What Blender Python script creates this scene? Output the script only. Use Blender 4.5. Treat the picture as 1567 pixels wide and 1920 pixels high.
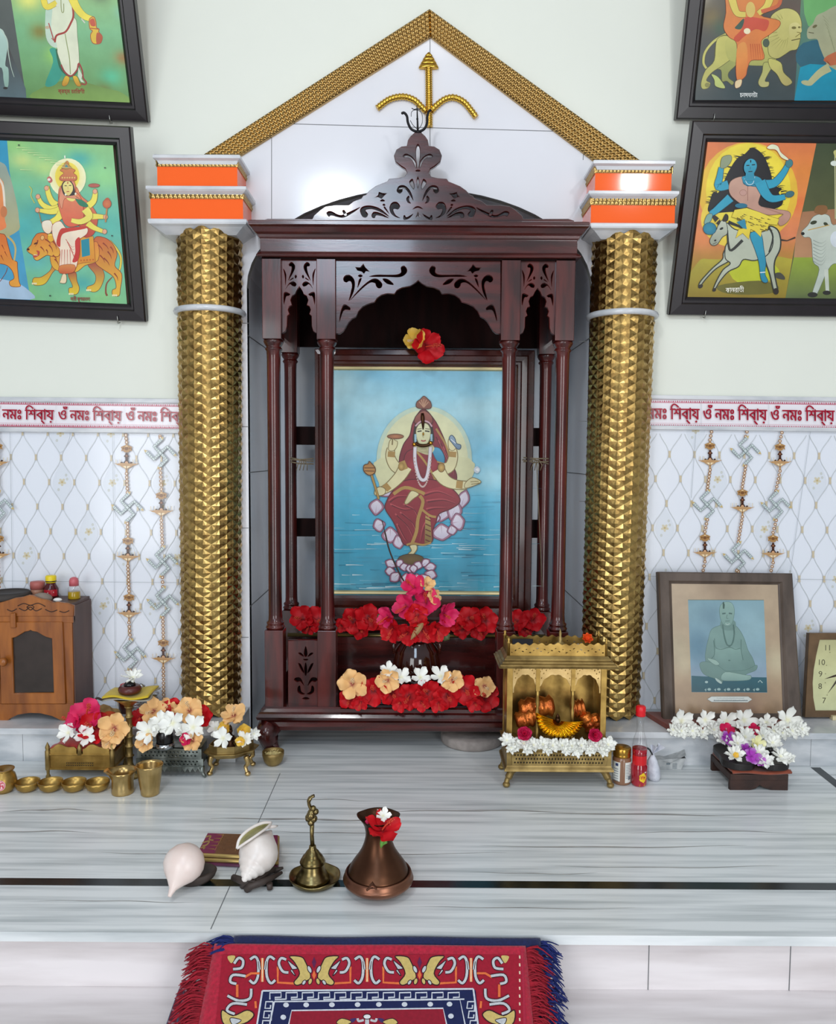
import bpy, bmesh, math, random
from mathutils import Vector, Matrix, Euler
from mathutils.geometry import tessellate_polygon
# ---------------------------------------------------------------- scene, camera, light
scene = bpy.context.scene
COL = scene.collection
for o in list(bpy.data.objects): bpy.data.objects.remove(o)
PI = math.pi
H, F = .81, 1500.0
cam = bpy.data.cameras.new('camera'); cam_o = bpy.data.objects.new('camera', cam); COL.objects.link(cam_o)
cam.sensor_fit = 'HORIZONTAL'; cam.sensor_width = 36; cam.lens = F / 1567 * 36; cam.clip_start = .02
CR = Matrix.Rotation(PI/2 - math.radians(4.0), 3, 'X') @ Matrix.Rotation(math.radians(.35), 3, 'Z')
cam_o.rotation_euler = CR.to_euler(); cam_o.location = (0, 0, H)
scene.camera = cam_o
vs = scene.view_settings
vs.view_transform = 'Standard'; vs.look = 'None'; vs.gamma = 1; vs.use_curve_mapping = False
vs.exposure = 0.11
world = bpy.data.worlds.new('world'); scene.world = world; world.use_nodes = True
wn = world.node_tree; bg = wn.nodes['Background']
tc = wn.nodes.new('ShaderNodeTexCoord'); sp = wn.nodes.new('ShaderNodeSeparateXYZ'); rp = wn.nodes.new('ShaderNodeValToRGB')
mp = wn.nodes.new('ShaderNodeMapRange'); mp.inputs[1].default_value = -1; mp.inputs[2].default_value = 1
wn.links.new(tc.outputs['Generated'], sp.inputs[0]); wn.links.new(sp.outputs[2], mp.inputs[0]); wn.links.new(mp.outputs[0], rp.inputs[0]); wn.links.new(rp.outputs[0], bg.inputs[0])
rp.color_ramp.elements[0].position = .3; rp.color_ramp.elements[0].color = (.16, .14, .13, 1)
rp.color_ramp.elements[1].position = .75; rp.color_ramp.elements[1].color = (.86, .92, 1, 1)
bg.inputs[1].default_value = .44
def area(name, loc, target, sx, sy, power, col=(1, 1, 1)):
    l = bpy.data.lights.new(name, 'AREA'); l.shape = 'RECTANGLE'; l.size = sx; l.size_y = sy; l.energy = power; l.color = col
    o = bpy.data.objects.new(name, l); COL.objects.link(o); o.location = loc
    o.rotation_euler = (Vector(target) - Vector(loc)).to_track_quat('-Z', 'Y').to_euler(); return o
area('ceiling_lamp', (-.25, .05, 3.15), (0, 2.2, .7), .9, .35, 4, (1, .97, .92))
area('window_daylight', (-.5, -2.0, 2.5), (.0, 2.2, .8), .9, .9, 22, (.62, .80, 1))
area('doorway_daylight', (1.36, -2.1, .75), (0, 2.2, .6), .95, 1.7, 38, (.96, .98, 1))
area('left_fill_light', (-1.85, -2.1, .95), (0, 2.2, .55), 1.5, 1.9, 40, (.95, .98, 1))  # fill added at low left to balance the doorway light
area('wall_lamp', (1.12, -.02, 2.25), (0.5, 2.2, 1.1), .09, .09, 5, (1, 1, 1))
area('key_lamp', (-.46, -.02, 2.17), (-.1, 2.2, 1.0), .16, .16, 8, (.97, .98, 1))
# ---------------------------------------------------------------- helpers
def lin(c):
    if isinstance(c, str):
        c = c.lstrip('#'); c = tuple(int(c[i:i+2], 16) for i in (0, 2, 4))
    r = []
    for v in c[:3]:
        v = v/255; r.append(v/12.92 if v <= .04045 else ((v+.055)/1.055)**2.4)
    return tuple(r)
def ray(px, py): return CR @ Vector(((px-783.5)/F, -(py-960)/F, -1))
def P(px, py, y):
    v = ray(px, py); return Vector((0, 0, H)) + v*(y/v.y)
def PZ(px, py, z=0.0):
    v = ray(px, py); return Vector((0, 0, H)) + v*((z-H)/v.z)
def PP(px, py, o, n):
    v = ray(px, py); c = Vector((0, 0, H)); return c + v*((o-c).dot(n)/v.dot(n))
def PX(n, y): return n*y/F                       # n pixels wide at depth y
def spline(pts, seg=5, closed=True):
    n = len(pts); out = []
    rng = range(n) if closed else range(n-1)
    for i in rng:
        if closed: p0, p1, p2, p3 = pts[(i-1) % n], pts[i], pts[(i+1) % n], pts[(i+2) % n]
        else: p0, p1, p2, p3 = pts[max(i-1, 0)], pts[i], pts[i+1], pts[min(i+2, n-1)]
        for k in range(seg):
            t = k/seg
            out.append(tuple(.5*(2*b+(c-a)*t+(2*a-5*b+4*c-d)*t*t+(3*b-a-3*c+d)*t**3) for a, b, c, d in zip(p0, p1, p2, p3)))
    if not closed: out.append(tuple(pts[-1]))
    return out
def mat(name, col, rough=.5, metal=0., noise=0., scale=8., stretch=(1, 1, 1), bump=0., bscale=60., spec=.5, col2=None, coat=0., attr=False, detail=4, trans=0., sheen=0., ramp=(.35, .65), alpha=1.):
    m = bpy.data.materials.new(name); m.use_nodes = True; nt = m.node_tree; b = nt.nodes['Principled BSDF']
    c = lin(col); b.inputs['Base Color'].default_value = (*c, 1); b.inputs['Roughness'].default_value = rough; b.inputs['Metallic'].default_value = metal
    b.inputs['Specular IOR Level'].default_value = spec; b.inputs['Coat Weight'].default_value = coat; b.inputs['Coat Roughness'].default_value = .08
    b.inputs['Transmission Weight'].default_value = trans; b.inputs['Sheen Weight'].default_value = sheen; b.inputs['Alpha'].default_value = alpha
    tco = nt.nodes.new('ShaderNodeTexCoord'); mpp = nt.nodes.new('ShaderNodeMapping'); mpp.inputs['Scale'].default_value = stretch
    nt.links.new(tco.outputs['Object'], mpp.inputs[0])
    src = None
    if attr:
        a = nt.nodes.new('ShaderNodeAttribute'); a.attribute_name = 'Col'; src = a.outputs['Color']
    if noise > 0 or col2:
        n = nt.nodes.new('ShaderNodeTexNoise'); n.inputs['Scale'].default_value = scale; n.inputs['Detail'].default_value = detail
        nt.links.new(mpp.outputs[0], n.inputs[0])
        r = nt.nodes.new('ShaderNodeValToRGB'); r.color_ramp.elements[0].position = ramp[0]; r.color_ramp.elements[1].position = ramp[1]
        nt.links.new(n.outputs[0], r.inputs[0])
        if attr:
            mx = nt.nodes.new('ShaderNodeMixRGB'); mx.blend_type = 'MULTIPLY'; mx.inputs[0].default_value = noise
            r.color_ramp.elements[0].color = (.6, .6, .6, 1); r.color_ramp.elements[1].color = (1, 1, 1, 1)
            nt.links.new(src, mx.inputs[1]); nt.links.new(r.outputs[0], mx.inputs[2]); src = mx.outputs[0]
        else:
            c2 = lin(col2) if col2 else tuple(v*(1-noise) for v in c)
            r.color_ramp.elements[0].color = (*c2, 1); r.color_ramp.elements[1].color = (*c, 1); src = r.outputs[0]
    if src: nt.links.new(src, b.inputs['Base Color'])
    if bump > 0:
        n2 = nt.nodes.new('ShaderNodeTexNoise'); n2.inputs['Scale'].default_value = bscale; n2.inputs['Detail'].default_value = 5
        nt.links.new(mpp.outputs[0], n2.inputs[0]); bp = nt.nodes.new('ShaderNodeBump'); bp.inputs['Strength'].default_value = bump; bp.inputs['Distance'].default_value = .003
        nt.links.new(n2.outputs[0], bp.inputs['Height']); nt.links.new(bp.outputs[0], b.inputs['Normal'])
    return m
def glass_pane(name, rough=.02):
    m = bpy.data.materials.new(name); m.use_nodes = True; nt = m.node_tree; nt.nodes.clear()
    o = nt.nodes.new('ShaderNodeOutputMaterial'); mx = nt.nodes.new('ShaderNodeMixShader'); t = nt.nodes.new('ShaderNodeBsdfTransparent'); g = nt.nodes.new('ShaderNodeBsdfGlossy'); f = nt.nodes.new('ShaderNodeFresnel')
    g.inputs['Roughness'].default_value = rough; f.inputs[0].default_value = 1.5
    lw = nt.nodes.new('ShaderNodeLayerWeight'); pw = nt.nodes.new('ShaderNodeMath'); pw.operation = 'POWER'; pw.inputs[1].default_value = 3.; ml = nt.nodes.new('ShaderNodeMath'); ml.operation = 'MULTIPLY_ADD'; ml.inputs[1].default_value = .6; ml.inputs[2].default_value = .04
    nt.links.new(lw.outputs['Facing'], pw.inputs[0]); nt.links.new(pw.outputs[0], ml.inputs[0]); nt.links.new(ml.outputs[0], mx.inputs[0]); nt.links.new(t.outputs[0], mx.inputs[1]); nt.links.new(g.outputs[0], mx.inputs[2]); nt.links.new(mx.outputs[0], o.inputs[0]); return m
def wloc(o):
    v = Vector((0, 0, 0))
    while o is not None: v = v + o.location; o = o.parent
    return v
class MB:
    def __init__(s): s.v = []; s.f = []; s.m = []; s.sm = []; s.c = None
    def add(s, vs_, fs, mi=0, smooth=False, cols=None):
        k = len(s.v); s.v += [tuple(v) for v in vs_]; s.f += [tuple(i+k for i in f) for f in fs]; s.m += [mi]*len(fs); s.sm += [smooth]*len(fs)
        if cols is not None:
            if s.c is None: s.c = [(1, 1, 1)]*k
            s.c += list(cols)
        elif s.c is not None: s.c += [(1, 1, 1)]*len(vs_)
    def box(s, x0, x1, y0, y1, z0, z1, mi=0, M=None):
        vs_ = [Vector((x, y, z)) for z in (z0, z1) for y in (y0, y1) for x in (x0, x1)]
        if M is not None: vs_ = [M @ v for v in vs_]
        s.add(vs_, [(0, 2, 3, 1), (4, 5, 7, 6), (0, 1, 5, 4), (2, 6, 7, 3), (0, 4, 6, 2), (1, 3, 7, 5)], mi)
    def tube(s, pts, r, n=8, mi=0, closed=False, cap=True, flat=1.0):
        pts = [Vector(p) for p in pts]; m = len(pts); rr = r if isinstance(r, (list, tuple)) else [r]*m
        up = None; vs_ = []; fs = []
        for i, p in enumerate(pts):
            a = pts[(i-1) % m] if (i > 0 or closed) else p; b = pts[(i+1) % m] if (i < m-1 or closed) else p
            t = (b-a).normalized() if (b-a).length > 1e-9 else Vector((0, 0, 1))
            if up is None: up = Vector((0, 0, 1)) if abs(t.z) < .9 else Vector((0, 1, 0))
            x = t.cross(up)
            if x.length < 1e-6: x = t.orthogonal()
            x.normalize(); y = x.cross(t).normalized(); up = y
            for k in range(n):
                g = 2*PI*k/n; vs_.append(p + x*math.cos(g)*rr[i] + y*math.sin(g)*rr[i]*flat)
        q = m if closed else m-1
        for i in range(q):
            for k in range(n):
                a = i*n+k; b = i*n+(k+1) % n; c = ((i+1) % m)*n+(k+1) % n; d = ((i+1) % m)*n+k; fs.append((a, b, c, d))
        s.add(vs_, fs, mi, True)
        if cap and not closed:
            k0 = len(s.v)-len(vs_)
            s.f += [tuple(k0+i for i in range(n-1, -1, -1)), tuple(k0+(m-1)*n+i for i in range(n))]; s.m += [mi]*2; s.sm += [False]*2
    def lathe(s, prof, c=(0, 0, 0), n=24, mi=0, smooth=True, sx=1., sy=1., M=None):
        c = Vector(c); vs_ = []; fs = []
        for r, z in prof:
            for k in range(n):
                a = 2*PI*k/n; v = Vector((math.cos(a)*r*sx, math.sin(a)*r*sy, z))
                vs_.append((M @ v if M is not None else v) + c)
        for i in range(len(prof)-1):
            for k in range(n):
                fs.append((i*n+k, i*n+(k+1) % n, (i+1)*n+(k+1) % n, (i+1)*n+k))
        s.add(vs_, fs, mi, smooth)
        k0 = len(s.v)-len(vs_); L = len(prof)-1
        if prof[0][0] > 1e-5: s.f.append(tuple(k0+i for i in range(n-1, -1, -1))); s.m.append(mi); s.sm.append(False)
        if prof[L][0] > 1e-5: s.f.append(tuple(k0+L*n+i for i in range(n))); s.m.append(mi); s.sm.append(False)
    def stack(s, x0, x1, y0, y1, prof, mi=0, back=True, cap=True):
        """rectangular moulding: prof = [(overhang, z)...] from bottom to top"""
        vs_ = []; fs = []
        for o, z in prof:
            yb = y1+o if back else y1
            vs_ += [(x0-o, y0-o, z), (x1+o, y0-o, z), (x1+o, yb, z), (x0-o, yb, z)]
        for i in range(len(prof)-1):
            for k in range(4): fs.append((i*4+k, i*4+(k+1) % 4, (i+1)*4+(k+1) % 4, (i+1)*4+k))
        if cap: L = (len(prof)-1)*4; fs += [(3, 2, 1, 0), (L, L+1, L+2, L+3)]
        s.add(vs_, fs, mi)
    def ell(s, c, r, nu=14, nv=9, mi=0, M=None):
        vs_ = []; fs = []; r = r if isinstance(r, (tuple, list)) else (r, r, r)
        for j in range(nv+1):
            t = PI*j/nv
            for i in range(nu):
                a = 2*PI*i/nu; v = Vector((r[0]*math.sin(t)*math.cos(a), r[1]*math.sin(t)*math.sin(a), r[2]*math.cos(t)))
                vs_.append((M @ v if M is not None else v) + Vector(c))
        for j in range(nv):
            for i in range(nu): fs.append((j*nu+i, (j+1)*nu+i, (j+1)*nu+(i+1) % nu, j*nu+(i+1) % nu))
        s.add(vs_, fs, mi, True)
    def grid(s, fn, nu, nv, mi=0, smooth=True, cols=None, flip=False):
        vs_ = [fn(i/nu, j/nv) for j in range(nv+1) for i in range(nu+1)]
        fs = []
        for j in range(nv):
            for i in range(nu):
                a = j*(nu+1)+i; q = (a, a+1, a+nu+2, a+nu+1); fs.append(q[::-1] if flip else q)
        cc = None
        if cols: cc = [cols(i/nu, j/nv) for j in range(nv+1) for i in range(nu+1)]
        s.add(vs_, fs, mi, smooth, cc)
    def build(s, name, mats, parent=None, world=True, bevel=0., solid=0., sub=0):
        me = bpy.data.meshes.new(name); vv = s.v
        if parent is not None and world:
            w = wloc(parent); vv = [(v[0]-w.x, v[1]-w.y, v[2]-w.z) for v in vv]
        me.from_pydata(vv, [], s.f)
        if not isinstance(mats, (list, tuple)): mats = [mats]
        for m in mats: me.materials.append(m)
        me.polygons.foreach_set('material_index', s.m); me.polygons.foreach_set('use_smooth', s.sm)
        if s.c is not None:
            at = me.color_attributes.new('Col', 'FLOAT_COLOR', 'POINT'); fl = []
            for c in s.c: fl += [c[0], c[1], c[2], 1]
            at.data.foreach_set('color', fl)
        me.update()
        o = bpy.data.objects.new(name, me); COL.objects.link(o); o.parent = parent
        if solid: m_ = o.modifiers.new('solid', 'SOLIDIFY'); m_.thickness = solid; m_.offset = 0
        if bevel: m_ = o.modifiers.new('bevel', 'BEVEL'); m_.width = bevel; m_.segments = 2; m_.limit_method = 'ANGLE'; m_.angle_limit = .7
        if sub: m_ = o.modifiers.new('sub', 'SUBSURF'); m_.levels = sub; m_.render_levels = sub
        return o
def tag(o, label, cat, group=None, kind=None):
    o['label'] = label; o['category'] = cat
    if group: o['group'] = group
    if kind: o['kind'] = kind
    return o
def thing(name, label, cat, loc=(0, 0, 0), group=None):
    o = bpy.data.objects.new(name, None); COL.objects.link(o); o.location = loc; o.empty_display_size = .02
    return tag(o, label, cat, group)
def struct(o): o['kind'] = 'structure'; return o
def kids(o): return [c for c in bpy.data.objects if c.parent is o]
def copy_tree(o, parent=None, keep=()):
    c = o.copy(); COL.objects.link(c); c.parent = parent
    for ch in o.children: copy_tree(ch, c)
    return c
def place(o, loc, fwd=None, roll=0., s=1.):
    """put a local +Z-facing thing at loc, facing fwd"""
    o.location = loc
    if fwd is not None:
        q = Vector(fwd).to_track_quat('Z', 'Y') @ Euler((0, 0, roll)).to_quaternion(); o.rotation_euler = q.to_euler()
    else: o.rotation_euler = (0, 0, roll)
    o.scale = (s, s, s) if not isinstance(s, tuple) else s
    return o
def fret(name, outer, holes, thick, m, parent, y, bevel=.0012):
    """sawn board in the plane y: outer and holes are lists of (x, z); front face at y"""
    cu = bpy.data.curves.new(name, 'CURVE'); cu.dimensions = '2D'; cu.fill_mode = 'BOTH'; cu.extrude = thick/2-bevel; cu.bevel_depth = bevel; cu.bevel_resolution = 0
    for k, pts in enumerate([outer]+holes):
        sp_ = cu.splines.new('POLY'); sp_.points.add(len(pts)-1); sp_.use_cyclic_u = True
        for p_, q in zip(sp_.points, pts): p_.co = (q[0], q[1], 0, 1)
    t = bpy.data.objects.new('tmp', cu); COL.objects.link(t)
    dg = bpy.context.evaluated_depsgraph_get(); dg.update()
    me = bpy.data.meshes.new_from_object(t.evaluated_get(dg)); bpy.data.objects.remove(t)
    w = wloc(parent)
    me.transform(Matrix.Translation((0, y+thick/2, 0)) @ Matrix.Rotation(PI/2, 4, 'X')); me.transform(Matrix.Translation(-w))
    me.materials.clear(); me.materials.append(m); me.name = name
    o = bpy.data.objects.new(name, me); COL.objects.link(o); o.parent = parent; return o
def text_data(body, bold=0.):
    cu = bpy.data.curves.new('t', 'FONT'); cu.body = body; cu.offset = bold; cu.resolution_u = 3
    t = bpy.data.objects.new('tmp', cu); COL.objects.link(t)
    dg = bpy.context.evaluated_depsgraph_get(); dg.update()
    me = bpy.data.meshes.new_from_object(t.evaluated_get(dg))
    vs_ = [(v.co.x, v.co.y) for v in me.vertices]; fs = [tuple(p_.vertices) for p_ in me.polygons]
    bpy.data.objects.remove(t); bpy.data.meshes.remove(me); return vs_, fs
class Painter:
    """flat picture: coloured shapes laid on a real plane (o, n), drawn in the coordinates of a crop of the photograph"""
    def __init__(s, o, n, zoom=(0, 0, 1), eps=2e-5):
        s.o = Vector(o); s.n = Vector(n).normalized(); s.z = zoom; s.eps = eps; s.L = 0; s.mb = MB()
    def w(s, p, L=None):
        q = PP(s.z[0]+p[0]/s.z[2], s.z[1]+p[1]/s.z[2], s.o, s.n); return q + s.n*(s.eps*(s.L if L is None else L))
    def raw(s, pts, faces, cols): s.mb.add([s.w(p) for p in pts], faces, 0, False, cols); s.L += 1
    def base(s, corners, fn, nu=30, nv=30):
        a, b, c, d = corners                      # TL TR BR BL
        def at(u, v): return tuple((a[i]*(1-u)+b[i]*u)*(1-v)+(d[i]*(1-u)+c[i]*u)*v for i in (0, 1))
        pts = [at(i/nu, j/nv) for j in range(nv+1) for i in range(nu+1)]
        cols = [lin(fn(i/nu, j/nv)) for j in range(nv+1) for i in range(nu+1)]
        fs = [(j*(nu+1)+i, (j+1)*(nu+1)+i, (j+1)*(nu+1)+i+1, j*(nu+1)+i+1) for j in range(nv) for i in range(nu)]
        s.raw(pts, fs, cols)
    def poly(s, pts, col, sm=True, col2=None, ax=1, line=None, lw=2):
        q = spline(pts, 4) if sm else list(pts)
        fs = [tuple(t) for t in tessellate_polygon([[Vector((x, y, 0)) for x, y in q]])]
        # keep every face turned to the viewer
        g = []
        for t in fs:
            (x0, y0), (x1, y1), (x2, y2) = q[t[0]], q[t[1]], q[t[2]]
            g.append(t if (x1-x0)*(y2-y0)-(x2-x0)*(y1-y0) < 0 else t[::-1])
        if col2 is None: cc = [lin(col)]*len(q)
        else:
            lo = min(p[ax] for p in q); hi = max(p[ax] for p in q); a, b = lin(col), lin(col2)
            cc = []
            for p in q:
                t = (p[ax]-lo)/max(hi-lo, 1e-6); cc.append(tuple(x*(1-t)+y*t for x, y in zip(a, b)))
        s.raw(q, g, cc)
        if line: s.line(q+[q[0]], lw, line, False)
    def ell(s, cx, cy, rx, ry, col, rot=0., edge=None, n=28, line=None, lw=2):
        ca, sa = math.cos(rot), math.sin(rot); pts = [(cx, cy)]
        for k in range(n):
            a = 2*PI*k/n; x, y = rx*math.cos(a), ry*math.sin(a); pts.append((cx+x*ca-y*sa, cy+x*sa+y*ca))
        fs = [(0, 1+(k+1) % n, 1+k) for k in range(n)]
        s.raw(pts, fs, [lin(col)]+[lin(edge or col)]*n)
        if line: s.line(pts[1:]+[pts[1]], lw, line, False)
    def line(s, pts, w, col, sm=True, taper=False, col2=None):
        q = spline(pts, 4, False) if sm and len(pts) > 2 else list(pts); m = len(q); out = []
        for i, p in enumerate(q):
            a = q[max(i-1, 0)]; b = q[min(i+1, m-1)]; dx, dy = b[0]-a[0], b[1]-a[1]; l = math.hypot(dx, dy) or 1
            t = i/(m-1); ww = w[0]*(1-t)+w[1]*t if isinstance(w, tuple) else (w*(1-t*.9) if taper else w)
            out += [(p[0]-dy/l*ww/2, p[1]+dx/l*ww/2), (p[0]+dy/l*ww/2, p[1]-dx/l*ww/2)]
        fs = [(2*i, 2*i+2, 2*i+3, 2*i+1) for i in range(m-1)]
        c1 = lin(col); c2 = lin(col2) if col2 else c1
        s.raw(out, [f[::-1] for f in fs] if True else fs, [tuple(x*(1-i/(m-1))+y*i/(m-1) for x, y in zip(c1, c2)) for i in range(m) for _ in (0, 1)])
    def text(s, body, x, y, h, col, width=None, slope=0., bold=0.):
        """baseline at x, y; h = height of one em in crop units"""
        vs_, fs = text_data(body, bold)
        if not vs_: return
        x0 = min(v[0] for v in vs_); x1 = max(v[0] for v in vs_); k = (width/(x1-x0)) if width else h
        s.raw([(x+(v[0]-x0)*k, y-v[1]*h+slope*(v[0]-x0)*k) for v in vs_], fs, [lin(col)]*len(vs_))
    def build(s, name, m, parent): return s.mb.build(name, m, parent)
R = random.Random(7)
# ---------------------------------------------------------------- materials
M = {}
M['cream'] = mat('cream_plaster', '#E4E7DB', .55, noise=.03, scale=3, bump=.05, bscale=40)
M['whitetile'] = mat('white_tile', '#E4E5EA', .12, noise=.03, scale=4, spec=.5)
M['marble'] = mat('pale_marble', '#D6D8DA', .22, col2='#AEB4B9', scale=9, stretch=(1, 1, 3), detail=6, ramp=(.3, .6))
M['nichem'] = mat('niche_marble', '#F4F8FC', .25, col2='#E8EEF6', scale=4)
M['floorm'] = mat('platform_marble', '#E9EDED', .26, col2='#BAC1C2', scale=2.6, stretch=(1.0, 22, 8), detail=12, ramp=(.30, .58))
M['stepm'] = mat('step_marble', '#E6E0E0', .3, col2='#C9C1C0', scale=2.2, stretch=(1.1, 11, 9), detail=8, ramp=(.32, .6))
M['seam'] = mat('seam_grout', '#6d6f70', .8)
M['streak'] = mat('marble_vein', '#8b8a88', .35, col2='#b5b5b2', scale=14, stretch=(1, 5, 1))
M['granite'] = mat('black_granite', '#15201f', .18, noise=.5, scale=90)
M['gold'] = mat('embossed_gold', '#C8A866', .3, metal=1., col2='#A88850', scale=40)
M['golds'] = mat('gold_strip', '#AE8F58', .26, metal=1.)
M['goldt'] = mat('gold_trident', '#D8AE48', .22, metal=1.)
M['orange'] = mat('orange_tile', '#FA6624', .07, spec=.5)
M['paint'] = mat('painted_surface', '#ffffff', .32, attr=True, noise=.28, scale=26, detail=6)
M['print'] = mat('printed_tile', '#ffffff', .12, attr=True)
WY = 2.25
# ---------------------------------------------------------------- wall with the arched niche
def arch_pts(n=26):
    """niche outline in (x, z): up the left, over the arch, down the right"""
    hw, zs, ht = .476, 1.272, .268
    return [(-hw, -.01)] + [(hw*math.cos(PI - PI*i/n), zs + ht*math.sin(PI*i/n)) for i in range(n+1)] + [(hw, -.01)]
AR = arch_pts()
wall = bpy.data.objects.new('wall_back', None); COL.objects.link(wall); wall['kind'] = 'structure'
struct(fret('plaster_wall', [(-2.6, -.01), (-2.6, 2.9), (2.6, 2.9), (2.6, -.01)] + AR[::-1], [], .02, M['cream'], wall, WY, 0))
nb = MB(); n = len(AR)
for i in range(n-1):
    (x0, z0), (x1, z1) = AR[i], AR[i+1]
    nb.add([(x0, WY, z0), (x1, WY, z1), (x1, 2.62, z1), (x0, 2.62, z0)], [(0, 1, 2, 3)], 0, False)
nb.add([(-.6, 2.62, -.01), (.6, 2.62, -.01), (.6, 2.62, 1.7), (-.6, 2.62, 1.7)], [(0, 1, 2, 3)])
for z in (.38, .76, 1.14): nb.box(-.4775, -.4745, WY+.003, 2.62, z, z+.002, 1); nb.box(.4745, .4775, WY+.003, 2.62, z, z+.002, 1)
struct(nb.build('wall_niche', [M['nichem'], M['seam']]))
# white tiled panel round the niche with the gable above
ap = P(808, 50, WY-.006); lb = P(412, 300, WY-.006); rb = P(1160, 312, WY-.006)
wo = [(lb.x, 0), (lb.x, lb.z), (ap.x, ap.z), (rb.x, rb.z), (rb.x, 0)] + [(x, max(z, 0)) for x, z in AR[::-1]]
pn = struct(fret('wall_panel', wo, [], .006, M['whitetile'], wall, WY-.006, 0))
sm = MB()
def seam_px(p0, p1, y, w=1.1, mi=0, mb=None):
    a, b = P(*p0, y), P(*p1, y); d = (b-a).normalized(); q = Vector((-d.z, 0, d.x))*PX(w, y)/2
    (mb or sm).add([a+q, b+q, b-q, a-q], [(0, 1, 2, 3)], mi)
yy = WY-.0065
seam_px((540, 232), (1075, 247), yy); seam_px((509, 232), (509, 470), yy); seam_px((1096, 252), (1093, 300), yy); seam_px((806, 70), (806, 104), yy); seam_px((806, 239), (806, 330), yy)
for a in (606, 800, 990, 1195): seam_px((452, a), (466, a), yy)
for a in (640, 790, 940, 1090): seam_px((1100, a), (1085, a), yy)
struct(sm.build('wall_tile_joints', M['seam'], wall))
# ---------------------------------------------------------------- ledge, platform, step, floor
LZ, LY = .092, 2.05
lg = MB()
for x0, x1, dz in ((-2.6, -.478, 0), (.478, 2.6, 0)):
    lg.box(x0, x1, LY+.012, WY, 0, LZ-.016); lg.box(x0, x1, LY, WY, LZ-.016, LZ)
for px in (42, 120): a = P(px, 1400, LY+.011); lg.box(a.x, a.x+.001, LY+.0115, LY+.013, 0, LZ-.016, 1)
for px in (1520,): a = P(px, 1400, LY+.011); lg.box(a.x, a.x+.001, LY+.0115, LY+.013, 0, LZ-.016, 1)
struct(lg.build('wall_ledge', [M['marble'], M['seam']], bevel=.002))
EY = 1.305
pf = MB(); pf.box(-2.6, 2.6, EY, 2.7, -.017, 0); pf.box(-2.6, 2.6, EY+.012, 2.7, -.3, -.017, 2)
def flr(p0, p1, w, mi, z=.0004):
    a, b = PZ(*p0, z), PZ(*p1, z); d = (b-a).normalized(); q = Vector((-d.y, d.x, 0))*w/2
    pf.add([a-q, b-q, b+q, a+q], [(0, 1, 2, 3)] if d.x > 0 else [(0, 1, 2, 3)], mi)
flr((525, 1450), (395, 1742), .0016, 1)
pf.add([(-2.6, 1.452, .0005), (2.6, 1.452, .0005), (2.6, 1.477, .0005), (-2.6, 1.477, .0005)], [(0, 1, 2, 3)], 3)
pf.add([(1.035, 1.5, .0005), (1.06, 1.5, .0005), (1.06, 2.05, .0005), (1.035, 2.05, .0005)], [(0, 1, 2, 3)], 3)
rr = random.Random(3)
for px, py, L, w in ((90, 1519, 170, 3), (560, 1536, 330, 4), (900, 1521, 360, 3.4), (1200, 1527, 420, 3), (60, 1560, 240, 2.5), (700, 1600, 500, 2), (1150, 1587, 500, 2.6), (220, 1690, 300, 2), (980, 1702, 420, 2), (1330, 1560, 300, 2), (640, 1560, 260, 2), (300, 1600, 240, 1.8), (1000, 1637, 240, 2), (1250, 1625, 420, 2), (40, 1478, 160, 2), (600, 1500, 200, 1.6)):
    m_ = 14; up_, lo_ = [], []
    ph = rr.random()*6
    for i in range(m_+1):
        t = i/m_; x = px+(t-.5)*L; yv = py+1.6*math.sin(t*5+ph)+.8*math.sin(t*13+ph); ww = w*math.sin(PI*min(max(t, .02), .98))*(.6+.4*rr.random())
        up_.append(PZ(x, yv-ww/2, .0003)); lo_.append(PZ(x, yv+ww/2, .0003))
    for i in range(m_): pf.add([lo_[i], lo_[i+1], up_[i+1], up_[i]], [(0, 1, 2, 3)], 4)
struct(pf.build('platform', [M['floorm'], M['seam'], M['stepm'], M['granite'], M['streak']]))
st = MB(); st.box(-2.6, 2.6, .86, EY+.012, -.14, -.104); st.box(-2.6, 2.6, .87, EY, -.4, -.14)
for px in (1215, 1480): a = P(px, 1820, EY+.011); st.box(a.x, a.x+.0012, EY+.0105, EY+.013, -.104, -.018, 1)
struct(st.build('step', [M['stepm'], M['seam']], bevel=.002))
fl = MB(); fl.add([(-4, -4, -.28), (4, -4, -.28), (4, .9, -.28), (-4, .9, -.28)], [(0, 1, 2, 3)])
struct(fl.build('floor', M['stepm']))
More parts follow.
